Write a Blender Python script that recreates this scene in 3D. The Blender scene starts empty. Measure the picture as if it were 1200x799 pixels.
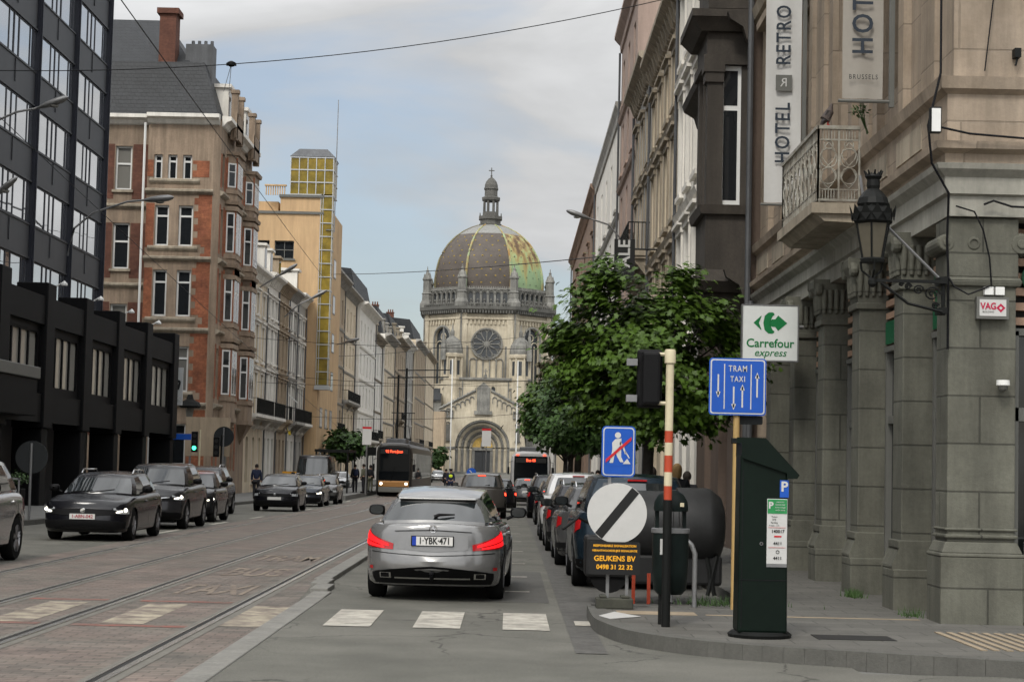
import bpy, math, random
from mathutils import Vector, Matrix
R = math.radians
random.seed(7)
scene = bpy.context.scene
col = scene.collection

# ------------------------------------------------------------------ camera geometry (used to lay the street out)
EYE = 1.72; FPX = 2200.0; PITCH = math.atan(147 / FPX); ROLL = 0.023
CP, SP = math.cos(PITCH), math.sin(PITCH); CR, SR = math.cos(ROLL), math.sin(ROLL)
def W(px, py, D):
    """point of the street seen at photo position px,py and D metres up the street"""
    dx = px - 597.5; dy = py - 547.0
    x = dx * CR + dy * SR; y = -dx * SR + dy * CR; up = -y
    Z = up * CP * CP * D / (FPX - up * CP * SP)
    return Vector((x * (D * CP + Z * SP) / FPX, D, Z + EYE))
def sstep(a, b, t):
    t = max(0, min(1, (t - a) / (b - a))); return t * t * (3 - 2 * t)
def gz(y):
    return -0.35 * sstep(32, 105, y)

# ------------------------------------------------------------------ objects, names, parts
OFF = {}
def thing(name, label, cat, loc=(0, 0, 0), group=None, rot=0):
    o = bpy.data.objects.new(name, None); col.objects.link(o)
    o.location = loc; o.rotation_euler = (0, 0, rot); o.empty_display_size = .2
    o['label'] = label; o['category'] = cat
    if group: o['group'] = group
    OFF[o] = Vector(loc) if not rot else None
    return o
def root_off(p):
    while p is not None:
        if p in OFF: return OFF[p]
        p = p.parent
    return None
def tag(o, label, cat, group=None):
    o['label'] = label; o['category'] = cat
    if group: o['group'] = group
    return o
def newobj(name, me, parent=None):
    o = bpy.data.objects.new(name, me); col.objects.link(o)
    if parent is not None: o.parent = parent
    return o
class MB:
    def __init__(s): s.v = []; s.f = []; s.m = []
    def add(s, vs, fs, mi=0):
        b = len(s.v); s.v += [tuple(p) for p in vs]
        for f in fs: s.f.append(tuple(b + i for i in f)); s.m.append(mi)
    def quad(s, a, b, c, d, mi=0): s.add([a, b, c, d], [(0, 1, 2, 3)], mi)
    def poly(s, pts, mi=0): s.add(pts, [tuple(range(len(pts)))], mi)
    def hexa(s, p, mi=0):
        s.add(p, [(0, 3, 2, 1), (4, 5, 6, 7), (0, 1, 5, 4), (1, 2, 6, 5), (2, 3, 7, 6), (3, 0, 4, 7)], mi)
    def box(s, x0, x1, y0, y1, z0, z1, mi=0):
        s.hexa([(x0, y0, z0), (x1, y0, z0), (x1, y1, z0), (x0, y1, z0), (x0, y0, z1), (x1, y0, z1), (x1, y1, z1), (x0, y1, z1)], mi)
    def tube(s, pts, r, n=8, mi=0, cap=True):
        pts = [Vector(p) for p in pts]; rings = []
        for i, p in enumerate(pts):
            rr = r[i] if isinstance(r, (list, tuple)) else r
            d = (pts[min(i + 1, len(pts) - 1)] - pts[max(i - 1, 0)])
            if d.length < 1e-9: d = Vector((0, 0, 1))
            d.normalize()
            a = d.cross(Vector((0, 0, 1)) if abs(d.z) < .9 else Vector((1, 0, 0))).normalized(); b = d.cross(a)
            rings.append([p + (a * math.cos(t) + b * math.sin(t)) * rr for t in [2 * math.pi * k / n for k in range(n)]])
        vs = [q for g in rings for q in g]; fs = []
        for i in range(len(rings) - 1):
            for k in range(n):
                k2 = (k + 1) % n; fs.append((i * n + k, i * n + k2, (i + 1) * n + k2, (i + 1) * n + k))
        if cap: fs += [tuple(range(n))[::-1], tuple((len(rings) - 1) * n + k for k in range(n))]
        s.add(vs, fs, mi)
    def lathe(s, c, prof, n=16, mi=0, axis='z', a0=0.0, cap=True):
        """prof: list of (r, h) ; axis z, y or x"""
        c = Vector(c); vs = []; fs = []
        for r, h in prof:
            for k in range(n):
                t = a0 + 2 * math.pi * k / n; x, y = r * math.cos(t), r * math.sin(t)
                vs.append(c + (Vector((x, y, h)) if axis == 'z' else Vector((x, h, y)) if axis == 'y' else Vector((h, x, y))))
        m = len(prof)
        for i in range(m - 1):
            for k in range(n):
                k2 = (k + 1) % n; fs.append((i * n + k, i * n + k2, (i + 1) * n + k2, (i + 1) * n + k))
        if cap: fs += [tuple(range(n))[::-1], tuple((m - 1) * n + k for k in range(n))]
        s.add(vs, fs, mi)
    def grid(s, rows, mi=0, closed=False):
        n = len(rows[0]); vs = [p for r in rows for p in r]; fs = []
        for i in range(len(rows) - 1):
            for k in range(n if closed else n - 1):
                k2 = (k + 1) % n; fs.append((i * n + k, i * n + k2, (i + 1) * n + k2, (i + 1) * n + k))
        s.add(vs, fs, mi)
    def build(s, name, mat, parent=None, smooth=0, bevel=0, local=False, merge=False):
        off = None if local else root_off(parent)
        vs = s.v if off is None else [(p[0] - off.x, p[1] - off.y, p[2] - off.z) for p in s.v]
        me = bpy.data.meshes.new(name); me.from_pydata(vs, [], s.f)
        mats = mat if isinstance(mat, (list, tuple)) else [mat]
        for m in mats: me.materials.append(m)
        if len(mats) > 1: me.polygons.foreach_set('material_index', s.m)
        if merge:
            import bmesh
            bm = bmesh.new(); bm.from_mesh(me); bmesh.ops.remove_doubles(bm, verts=bm.verts, dist=merge if merge is not True else 1e-4)
            bmesh.ops.recalc_face_normals(bm, faces=bm.faces); bm.to_mesh(me); bm.free()
        if smooth:
            me.polygons.foreach_set('use_smooth', [True] * len(me.polygons))
            me.set_sharp_from_angle(angle=R(smooth))
        o = newobj(name, me, parent)
        if bevel:
            b = o.modifiers.new('bevel', 'BEVEL'); b.width = bevel; b.segments = 2; b.limit_method = 'ANGLE'
        return o
def struct(o):
    o['kind'] = 'structure'; return o

class Fac:
    """a facade plane: u along the wall, v = height, n = out of the wall"""
    def __init__(s, ox, oy, ux, uy, nx, ny): s.o = (ox, oy, ux, uy, nx, ny)
    def p(s, u, v, n=0):
        ox, oy, ux, uy, nx, ny = s.o; return (ox + u * ux + n * nx, oy + u * uy + n * ny, v)
    def box(s, mb, u0, u1, v0, v1, n0, n1, mi=0):
        P = s.p; mb.hexa([P(u0, v0, n1), P(u1, v0, n1), P(u1, v0, n0), P(u0, v0, n0), P(u0, v1, n1), P(u1, v1, n1), P(u1, v1, n0), P(u0, v1, n0)], mi)
    def prism(s, mb, prof, u0, u1, mi=0):
        """profile list of (n, v) run along u"""
        a = [s.p(u0, v, n) for n, v in prof]; b = [s.p(u1, v, n) for n, v in prof]; k = len(prof)
        mb.add(a + b, [tuple(range(k)), tuple(range(2 * k - 1, k - 1, -1))] + [(i, (i + 1) % k, (i + 1) % k + k, i + k) for i in range(k)], mi)
    def wall(s, mb, u0, u1, v0, v1, ops, depth=.22, mi=0):
        us = sorted(set([u0, u1] + [x for o in ops for x in o[:2]])); vs = sorted(set([v0, v1] + [x for o in ops for x in o[2:4]]))
        for j in range(len(vs) - 1):
            run = None
            for i in range(len(us)):
                solid = False
                if i < len(us) - 1:
                    cu = (us[i] + us[i + 1]) / 2; cv = (vs[j] + vs[j + 1]) / 2
                    solid = not any(o[0] < cu < o[1] and o[2] < cv < o[3] for o in ops)
                if solid and run is None: run = us[i]
                if not solid and run is not None:
                    mb.quad(s.p(run, vs[j]), s.p(us[i], vs[j]), s.p(us[i], vs[j + 1]), s.p(run, vs[j + 1]), mi); run = None
        for o in ops:
            a, b, c, d = o[:4]; P = s.p
            mb.quad(P(a, c, 0), P(a, d, 0), P(a, d, -depth), P(a, c, -depth), mi); mb.quad(P(b, c, 0), P(b, d, 0), P(b, d, -depth), P(b, c, -depth), mi)
            mb.quad(P(a, c, 0), P(b, c, 0), P(b, c, -depth), P(a, c, -depth), mi); mb.quad(P(a, d, 0), P(b, d, 0), P(b, d, -depth), P(a, d, -depth), mi)
            if len(o) > 4 and o[4]:
                r = (b - a) / 2; cu = (a + b) / 2; cv = d - r * (1 if o[4] is True else o[4]); ry = d - cv
                for sg in (-1, 1):
                    arc = [(cu + sg * r * math.cos(t), cv + ry * math.sin(t)) for t in [math.pi / 2 * k / 7 for k in range(8)]]
                    cn = (cu + sg * r, d)
                    for k in range(7):
                        mb.add([P(*cn, -.002), P(*arc[k], -.002), P(*arc[k + 1], -.002)], [(0, 1, 2)], mi)
                        mb.quad(P(*arc[k], -.002), P(*arc[k + 1], -.002), P(*arc[k + 1], -depth), P(*arc[k], -depth), mi)

# ------------------------------------------------------------------ materials
def mat(name, c, rough=.8, metal=0, var=.12, scale=1.5, fine=14, bump=.0, streak=0, blocks=None, joint=.55, coat=0, emit=0, emc=None, spec=.3, offset=.5, c2=None, c2amt=0, c2scale=.6):
    m = bpy.data.materials.new(name); m.use_nodes = True; nt = m.node_tree; N = nt.nodes; L = nt.links
    b = N['Principled BSDF']; b.inputs['Roughness'].default_value = rough; b.inputs['Metallic'].default_value = metal
    b.inputs['Specular IOR Level'].default_value = spec
    if coat: b.inputs['Coat Weight'].default_value = coat; b.inputs['Coat Roughness'].default_value = .06
    if emit:
        b.inputs['Emission Color'].default_value = (*(emc or c), 1); b.inputs['Emission Strength'].default_value = emit
    geo = N.new('ShaderNodeNewGeometry'); pos = geo.outputs['Position']
    rgb = N.new('ShaderNodeRGB'); rgb.outputs[0].default_value = (*c, 1); cur = rgb.outputs[0]
    def noise(sc, det=4, vec=pos, ro=.6):
        n = N.new('ShaderNodeTexNoise'); n.inputs['Scale'].default_value = sc; n.inputs['Detail'].default_value = det; n.inputs['Roughness'].default_value = ro
        L.new(vec, n.inputs['Vector']); return n.outputs['Fac']
    def rng(x, a, b2, lo, hi):
        n = N.new('ShaderNodeMapRange'); L.new(x, n.inputs[0])
        for i, val in zip((1, 2, 3, 4), (a, b2, lo, hi)): n.inputs[i].default_value = val
        return n.outputs[0]
    def mul(colr, f):
        n = N.new('ShaderNodeMix'); n.data_type = 'RGBA'; n.blend_type = 'MULTIPLY'; n.inputs[0].default_value = 1
        L.new(colr, n.inputs[6]); L.new(f, n.inputs[7]); return n.outputs[2]
    if c2 and c2amt:
        n = N.new('ShaderNodeMix'); n.data_type = 'RGBA'; L.new(rng(noise(c2scale, 5), .5 - .12, .5 + .12, 0, c2amt), n.inputs[0])
        L.new(cur, n.inputs[6]); n.inputs[7].default_value = (*c2, 1); cur = n.outputs[2]
    if var:
        cur = mul(cur, rng(noise(scale, 5), .3, .7, 1 - var, 1 + var)); cur = mul(cur, rng(noise(fine, 3), .3, .7, 1 - var * .6, 1 + var * .6))
    if streak:
        mp = N.new('ShaderNodeMapping'); mp.inputs['Scale'].default_value = (2.6, 2.6, .22); L.new(pos, mp.inputs[0])
        cur = mul(cur, rng(noise(1.0, 6, mp.outputs[0], .7), .38, .66, 1 - streak, 1.04))
    hgt = None
    if blocks:
        bw, bh = blocks
        sx = N.new('ShaderNodeSeparateXYZ'); L.new(pos, sx.inputs[0]); ad = N.new('ShaderNodeMath'); ad.operation = 'ADD'
        L.new(sx.outputs[0], ad.inputs[0]); L.new(sx.outputs[1], ad.inputs[1]); cx = N.new('ShaderNodeCombineXYZ')
        L.new(ad.outputs[0], cx.inputs[0]); L.new(sx.outputs[2], cx.inputs[1])
        br = N.new('ShaderNodeTexBrick'); L.new(cx.outputs[0], br.inputs['Vector']); br.inputs['Scale'].default_value = 1
        br.inputs['Brick Width'].default_value = bw; br.inputs['Row Height'].default_value = bh; br.inputs['Mortar Size'].default_value = .012 if bh > .2 else .006
        br.inputs['Mortar Smooth'].default_value = .3; br.offset = offset
        br.inputs['Color1'].default_value = (1.06, 1.06, 1.06, 1); br.inputs['Color2'].default_value = (.86, .86, .86, 1); br.inputs['Mortar'].default_value = (joint,) * 3 + (1,)
        cur = mul(cur, br.outputs['Color']); hgt = br.outputs['Fac']
    L.new(cur, b.inputs['Base Color'])
    if bump:
        bp = N.new('ShaderNodeBump'); bp.inputs['Strength'].default_value = bump; bp.inputs['Distance'].default_value = .02
        L.new(noise(fine * 2, 4), bp.inputs['Height']); last = bp
        if hgt is not None:
            b2 = N.new('ShaderNodeBump'); b2.inputs['Strength'].default_value = .6; b2.inputs['Distance'].default_value = .02; b2.invert = True
            L.new(hgt, b2.inputs['Height']); L.new(bp.outputs[0], b2.inputs['Normal']); last = b2
        L.new(last.outputs[0], b.inputs['Normal'])
    return m
def glassmat(name, c=(.02, .022, .025), rough=.04, spec=.6, wob=0.0):
    m = bpy.data.materials.new(name); m.use_nodes = True; nt = m.node_tree; b = nt.nodes['Principled BSDF']
    b.inputs['Base Color'].default_value = (*c, 1); b.inputs['Roughness'].default_value = rough; b.inputs['IOR'].default_value = 1.52
    b.inputs['Specular IOR Level'].default_value = spec
    if wob:
        n = nt.nodes.new('ShaderNodeTexNoise'); n.inputs['Scale'].default_value = .5; n.inputs['Detail'].default_value = 1
        g = nt.nodes.new('ShaderNodeNewGeometry'); nt.links.new(g.outputs['Position'], n.inputs['Vector'])
        bp = nt.nodes.new('ShaderNodeBump'); bp.inputs['Strength'].default_value = wob; bp.inputs['Distance'].default_value = .05
        nt.links.new(n.outputs['Fac'], bp.inputs['Height']); nt.links.new(bp.outputs[0], b.inputs['Normal'])
    return m
def emat(name, c, s):
    m = bpy.data.materials.new(name); m.use_nodes = True; b = m.node_tree.nodes['Principled BSDF']
    b.inputs['Base Color'].default_value = (*c, 1); b.inputs['Emission Color'].default_value = (*c, 1); b.inputs['Emission Strength'].default_value = s
    return m

asphalt = mat('asphalt', (.094, .092, .079), .85, var=.2, scale=.7, fine=30, bump=.35, c2=(.12, .115, .1), c2amt=.5, c2scale=.35)
def crack(m, scale=.55, w=.012, dark=.45):
    nt = m.node_tree; b = nt.nodes['Principled BSDF']; src = b.inputs['Base Color'].links[0].from_socket; g = nt.nodes.new('ShaderNodeNewGeometry')
    nz = nt.nodes.new('ShaderNodeTexNoise'); nz.inputs['Scale'].default_value = 1.6; nz.inputs['Detail'].default_value = 5; nt.links.new(g.outputs['Position'], nz.inputs['Vector'])
    ad = nt.nodes.new('ShaderNodeVectorMath'); ad.operation = 'MULTIPLY_ADD'; nt.links.new(nz.outputs['Color'], ad.inputs[0]); ad.inputs[1].default_value = (.9, .9, 0); nt.links.new(g.outputs['Position'], ad.inputs[2])
    vo = nt.nodes.new('ShaderNodeTexVoronoi'); vo.feature = 'DISTANCE_TO_EDGE'; vo.inputs['Scale'].default_value = scale; nt.links.new(ad.outputs[0], vo.inputs['Vector'])
    mr = nt.nodes.new('ShaderNodeMapRange'); mr.inputs[1].default_value = w * .3; mr.inputs[2].default_value = w; mr.inputs[3].default_value = dark; mr.inputs[4].default_value = 1; nt.links.new(vo.outputs['Distance'], mr.inputs[0])
    n2 = nt.nodes.new('ShaderNodeTexNoise'); n2.inputs['Scale'].default_value = .35; nt.links.new(g.outputs['Position'], n2.inputs['Vector']); m2 = nt.nodes.new('ShaderNodeMapRange'); m2.inputs[1].default_value = .47; m2.inputs[2].default_value = .55; nt.links.new(n2.outputs['Fac'], m2.inputs[0])
    n3 = nt.nodes.new('ShaderNodeTexNoise'); n3.inputs['Scale'].default_value = 90; nt.links.new(g.outputs['Position'], n3.inputs['Vector']); m3 = nt.nodes.new('ShaderNodeMapRange'); m3.inputs[1].default_value = .35; m3.inputs[2].default_value = .65; m3.inputs[3].default_value = .78; m3.inputs[4].default_value = 1.25; nt.links.new(n3.outputs['Fac'], m3.inputs[0])
    mx = nt.nodes.new('ShaderNodeMix'); mx.data_type = 'RGBA'; mx.blend_type = 'MULTIPLY'; nt.links.new(m2.outputs[0], mx.inputs[0]); nt.links.new(src, mx.inputs[6]); nt.links.new(mr.outputs[0], mx.inputs[7])
    my = nt.nodes.new('ShaderNodeMix'); my.data_type = 'RGBA'; my.blend_type = 'MULTIPLY'; my.inputs[0].default_value = 1; nt.links.new(mx.outputs[2], my.inputs[6]); nt.links.new(m3.outputs[0], my.inputs[7]); nt.links.new(my.outputs[2], b.inputs['Base Color'])
crack(asphalt)
pave_grey = mat('pavement', (.13, .128, .12), .8, var=.14, scale=1.1, fine=24, bump=.3)
kerbstone = mat('kerbstone', (.085, .083, .074), .75, var=.15, scale=3, fine=30, bump=.3)
paint_white = mat('road_paint', (.42, .395, .34), .75, var=.14, scale=2, fine=25, c2=(.17, .16, .14), c2amt=.8, c2scale=4)
paint_cream = mat('worn_road_paint', (.3, .265, .2), .8, var=.2, scale=2, fine=18, c2=(.13, .105, .09), c2amt=.95, c2scale=3.5)
paint_red = mat('worn_red_paint', (.19, .075, .06), .8, var=.2, scale=3, fine=20, c2=(.12, .1, .085), c2amt=.8, c2scale=4)
rail_steel = mat('rail_steel', (.48, .46, .43), .26, metal=.85, var=.15, scale=1, fine=20)
rail_dark = mat('rail_groove', (.018, .017, .016), .8)
bluestone = mat('bluestone', (.128, .127, .102), .78, var=.14, scale=1.6, fine=22, bump=.25, streak=.3, blocks=(7.3, .52), joint=.5, c2=(.08, .077, .06), c2amt=.5, c2scale=1.1)
sandstone = mat('painted_stone', (.34, .275, .21), .8, var=.1, scale=.8, fine=18, bump=.15, streak=.28, blocks=(2.4, .8), joint=.72, c2=(.22, .17, .12), c2amt=.5, c2scale=1.4)
moulding = mat('moulding_stone', (.35, .3, .23), .8, var=.12, scale=1.2, fine=18, bump=.2, streak=.42)
darkstone = mat('sooty_stone', (.052, .044, .036), .75, var=.2, scale=1.2, fine=18, bump=.25, streak=.3)
black_metal = mat('black_metal', (.006, .006, .007), .5, var=.1, spec=.15)
iron = mat('painted_iron', (.007, .0075, .007), .55, var=.2, spec=.15)
podium_black = mat('black_cladding', (.0045, .0045, .005), .6, var=.25, scale=.5, spec=.1)
tower_panel = mat('grey_panel', (.04, .042, .047), .5, metal=.1, var=.06, scale=.7, streak=.12)
tower_mull = mat('dark_mullion', (.016, .018, .026), .45, metal=.1)
alu = mat('aluminium', (.45, .46, .46), .4, metal=.8, var=.05)
brick = mat('red_brick', (.27, .1, .05), .85, var=.34, scale=1.2, fine=7, blocks=(.34, .13), joint=.75, bump=.2, c2=(.14, .045, .03), c2amt=.5, c2scale=1.0)
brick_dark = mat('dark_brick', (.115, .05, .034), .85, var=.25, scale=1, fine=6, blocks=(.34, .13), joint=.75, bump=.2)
stone_beige = mat('beige_stone', (.31, .235, .17), .82, var=.12, scale=.8, fine=12, bump=.2, streak=.35, c2=(.2, .15, .11), c2amt=.5)
slate = mat('slate', (.024, .026, .029), .6, var=.2, scale=.6, fine=9, blocks=(.32, .22), joint=.6, bump=.2)
zinc = mat('zinc', (.1, .103, .108), .55, metal=.3, var=.12, streak=.25)
white_stucco = mat('white_stucco', (.72, .69, .63), .8, var=.05, streak=.2)
cream_stucco = mat('cream_stucco', (.64, .54, .4), .8, var=.07, streak=.28)
grey_stucco = mat('grey_stucco', (.36, .345, .315), .8, var=.08, streak=.3)
pink_stucco = mat('pinkish_stucco', (.36, .27, .225), .8, var=.07, streak=.22)
brown_stucco = mat('brown_stucco', (.115, .083, .064), .8, var=.1, streak=.25)
rust_stucco = mat('rusty_brown_stucco', (.24, .165, .12), .8, var=.1, streak=.25)
tan_stucco = mat('tan_stucco', (.36, .285, .2), .8, var=.08, streak=.28)
ochre = mat('ochre_render', (.52, .36, .2), .82, var=.07, scale=.4, streak=.2, c2=(.42, .27, .15), c2amt=.4, c2scale=.25)
yellow_glass = mat('yellow_glass', (.2, .14, .02), .3, var=.35, scale=.9, fine=2, c2=(.13, .1, .012), c2amt=.6, c2scale=.7)
white_paint = mat('white_paint', (.62, .62, .6), .5, var=.04)
cream_paint = mat('cream_paint', (.5, .47, .4), .5, var=.05)
frame_grey = mat('grey_frame', (.11, .11, .1), .5, var=.05)
win_glass = glassmat('window_glass', (.014, .016, .018))
win_curtain = glassmat('curtained_glass', (.16, .155, .14), .1)
podium_glass = glassmat('podium_glass', (.3, .29, .26), .06, 1.0, .1)  # pale base colour: reflection of pale facades painted into the panes
mirror_glass = glassmat('tower_glass', (.07, .08, .09), .015, 1.0, .12)
mirror_glass.node_tree.nodes['Principled BSDF'].inputs['IOR'].default_value = 4.0
shop_glass = glassmat('shop_glass', (.006, .008, .008), .05)
wood_stripe = mat('timber_slat', (.33, .215, .15), .6, var=.12)
green_card = mat('green_board', (.005, .085, .035), .5)
tree_bark = mat('bark', (.035, .03, .025), .9, var=.3, scale=4, bump=.6)
ch_stone = mat('church_stone', (.5, .445, .34), .85, var=.1, scale=.25, fine=2.5, streak=.22, c2=(.28, .24, .18), c2amt=.55, c2scale=.18)
ch_grey = mat('church_grey_stone', (.22, .215, .195), .85, var=.2, scale=.4, fine=3, streak=.3, c2=(.09, .09, .085), c2amt=.5, c2scale=.5)
ch_dark = mat('church_sooty_stone', (.09, .088, .08), .85, var=.25, scale=.5, fine=4)
ch_lead = mat('dome_lead', (.075, .062, .052), .6, var=.2, scale=.35, fine=2)
ch_window = glassmat('church_glass', (.03, .035, .04), .25)
copper = mat('green_copper', (.3, .42, .24), .6, var=.12, scale=.4, streak=.35, c2=(.36, .2, .06), c2amt=.95, c2scale=.22)
def verdigris():
    m = mat('verdigris_copper', (.27, .42, .25), .55, var=.1, scale=.4); nt = m.node_tree; b = nt.nodes['Principled BSDF']; g = nt.nodes.new('ShaderNodeNewGeometry')
    mp = nt.nodes.new('ShaderNodeMapping'); mp.inputs['Scale'].default_value = (.7, .7, .03); nt.links.new(g.outputs['Position'], mp.inputs[0])
    n = nt.nodes.new('ShaderNodeTexNoise'); n.inputs['Scale'].default_value = 1; n.inputs['Detail'].default_value = 2; nt.links.new(mp.outputs[0], n.inputs['Vector'])
    sx = nt.nodes.new('ShaderNodeSeparateXYZ'); nt.links.new(g.outputs['Position'], sx.inputs[0]); h = nt.nodes.new('ShaderNodeMapRange'); nt.links.new(sx.outputs[2], h.inputs[0])
    for i, v in zip((1, 2, 3, 4), (48, 58, -.22, .14)): h.inputs[i].default_value = v
    a = nt.nodes.new('ShaderNodeMath'); a.operation = 'ADD'; nt.links.new(n.outputs['Fac'], a.inputs[0]); nt.links.new(h.outputs[0], a.inputs[1])
    cr = nt.nodes.new('ShaderNodeValToRGB'); nt.links.new(a.outputs[0], cr.inputs[0]); e = cr.color_ramp.elements; e[0].position = .36; e[0].color = (.22, .31, .17, 1); e[1].position = .72; e[1].color = (.1, .06, .03, 1)
    for p_, c_ in ((.46, (.28, .3, .13, 1)), (.56, (.26, .2, .08, 1)), (.66, (.19, .13, .055, 1))): q = e.new(p_); q.color = c_
    nt.links.new(cr.outputs[0], b.inputs['Base Color']); return m
verd = verdigris()
gold = mat('gilding', (.6, .42, .06), .35, metal=.6)
plate_white = mat('plate_white', (.55, .54, .52), .5, var=.03)
plate_red = mat('plate_red', (.3, .02, .03), .5)
plate_blue = mat('plate_blue', (.01, .04, .3), .4)
sign_blue = mat('sign_blue', (.008, .07, .36), .4, var=.05)
sign_white = mat('sign_white', (.46, .455, .44), .45, var=.04)
sign_red = mat('sign_red', (.42, .015, .02), .45)
sign_black = mat('sign_black', (.01, .01, .01), .5)
sign_orange = mat('sign_orange', (.75, .36, .02), .5, var=0)
sign_back = mat('sign_back', (.014, .016, .017), .6, metal=.1)
galv = mat('galvanised_steel', (.2, .2, .2), .5, metal=.6, var=.1)
tan_post = mat('tan_post_paint', (.36, .24, .095), .5, var=.08)
cream_post = mat('cream_post_paint', (.5, .44, .3), .5, var=.08)
red_post = mat('red_post_paint', (.36, .05, .02), .5, var=.1)
meter_green = mat('meter_green', (.003, .0075, .005), .5, var=.15, spec=.12)
bin_green = mat('bin_green', (.005, .009, .008), .5, var=.25, scale=5, spec=.15)
tyre_m = mat('tyre', (.008, .008, .008), .9, spec=.1)
rim_m = mat('alloy', (.28, .28, .29), .35, metal=.8)
car_glass = glassmat('car_glass', (.012, .015, .016), .03, .8)
tram_glass = glassmat('tram_glass', (.004, .005, .006), .08, .12)
black_plastic = mat('black_plastic', (.006, .006, .0065), .6, spec=.12)
tail_red = glassmat('tail_lamp_lens', (.35, .01, .012), .1)
tail_lit = emat('tail_lamp_lit', (.9, .008, .012), .75)
brake_lit = emat('brake_lamp_lit', (1, .05, .02), 3.5)
head_clear = glassmat('head_lamp_lens', (.3, .31, .32), .08)
head_lit = emat('head_lamp_lit', (1, .93, .75), 5)
green_lit = emat('green_signal', (.05, 1, .45), 3)
led_red = emat('red_led_text', (1, .06, .02), 3)
chrome = mat('chrome', (.6, .6, .6), .15, metal=1, var=0)
skin = mat('skin', (.42, .26, .19), .6, var=.03)
def paint(name, c, metal=.35): return mat(name, c, .22, metal=metal, var=.05, scale=1.5, fine=30, coat=.8 if c[0] > .1 else .15, spec=.5 if c[0] > .1 else .35)

def text(name, s, mt, parent, M4, size, extrude=.001, bold=0.0, align='CENTER', sx=1.0, space=1.0):
    """lettering: a font curve placed by matrix M4 (local to the parent's root frame)"""
    c = bpy.data.curves.new(name, 'FONT'); c.body = s; c.size = size; c.extrude = extrude; c.offset = bold; c.align_x = align; c.align_y = 'CENTER'
    c.space_character = space; c.resolution_u = 3
    c.materials.append(mt); o = newobj(name, c, parent)
    off = root_off(parent)
    M4 = M4.copy()
    if off is not None: M4.translation = M4.translation - off
    o.matrix_local = M4 @ Matrix.Diagonal((sx, 1, 1, 1))
    return o
def frame(loc, xdir, ydir):
    x = Vector(xdir).normalized(); y = Vector(ydir).normalized(); z = x.cross(y)
    return Matrix(((x.x, y.x, z.x, loc[0]), (x.y, y.y, z.y, loc[1]), (x.z, y.z, z.z, loc[2]), (0, 0, 0, 1)))
def facing(loc): return frame(loc, (1, 0, 0), (0, 0, 1))     # reads from the camera's side (normal -y)

# ------------------------------------------------------------------ windows and houses
def window(F, root, u0, u1, v0, v1, fm, depth=.2, mull=1, trans=.72, sill=None, sur=None, curtain=False, fw=.07, detail=2, name='window'):
    m = MB(); n0, n1 = -depth - .0, -depth + .07
    F.box(m, u0, u0 + fw, v0, v1, n0, n1); F.box(m, u1 - fw, u1, v0, v1, n0, n1)
    F.box(m, u0 + fw, u1 - fw, v0, v0 + fw, n0, n1); F.box(m, u0 + fw, u1 - fw, v1 - fw, v1, n0, n1)
    if trans: t = v0 + (v1 - v0) * trans; F.box(m, u0 + fw, u1 - fw, t - fw / 2, t + fw / 2, n0, n1 - .004)
    for k in range(mull):
        c = u0 + (u1 - u0) * (k + 1) / (mull + 1); F.box(m, c - fw * .4, c + fw * .4, v0 + fw, v1 - fw, n0 + .01, n1 - .008)
    w = m.build(name, fm, root)
    g = MB(); g.quad(F.p(u0, v0, -depth + .012), F.p(u1, v0, -depth + .012), F.p(u1, v1, -depth + .012), F.p(u0, v1, -depth + .012))
    g.build('pane', win_curtain if curtain else win_glass, w)
    if sill and detail > 0:
        s = MB(); F.box(s, u0 - .12, u1 + .12, v0 - .14, v0, -depth, .12); s.build('sill', sill, w)
    if sur and detail > 0:
        s = MB(); F.box(s, u0 - .18, u0 - .002, v0 + .002, v1, 0, .05); F.box(s, u1 + .002, u1 + .18, v0 + .002, v1, 0, .05)
        F.box(s, u0 - .24, u1 + .24, v1 + .002, v1 + .2, 0, .08); F.box(s, u0 - .3, u1 + .3, v1 + .2, v1 + .3, 0, .18); s.build('surround', sur, w)
    return w
def railing(F, mb, u0, u1, v0, v1, n, step=.13, side=True):
    F.box(mb, u0, u1, v1 - .04, v1, n - .04, n); F.box(mb, u0, u1, v0 + .05, v0 + .08, n - .03, n)
    k = int((u1 - u0) / step)
    for i in range(k + 1):
        u = u0 + (u1 - u0) * i / k; F.box(mb, u - .012, u + .012, v0, v1, n - .03, n - .006)
    if side:
        for u in (u0, u1):
            F.box(mb, u - .02, u + .02, v1 - .04, v1, .0, n)
            for i in range(1, int(n / step)): F.box(mb, u - .012, u + .012, v0, v1, i * step - .012, i * step + .012)
def balcony(F, root, u0, u1, v, n=.9, h=1.0, slab=None, rail=None, name='balcony', bars=True):
    m = MB(); F.box(m, u0, u1, v - .2, v, -.02, n); F.box(m, u0 + .05, u1 - .05, v - .3, v - .2, -.02, n - .12)
    for u in (u0 + .15, u1 - .35, (u0 + u1) / 2 - .1): F.prism(m, [(0, v - .3), (n * .75, v - .3), (n * .5, v - .5), (0, v - 1.0)], u, u + .2)
    b = m.build(name, slab or moulding, root)
    m = MB(); railing(F, m, u0 + .05, u1 - .05, v, v + h, n - .06); m.build('railing', rail or iron, b)
    return b
HOUSES = []
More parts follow.
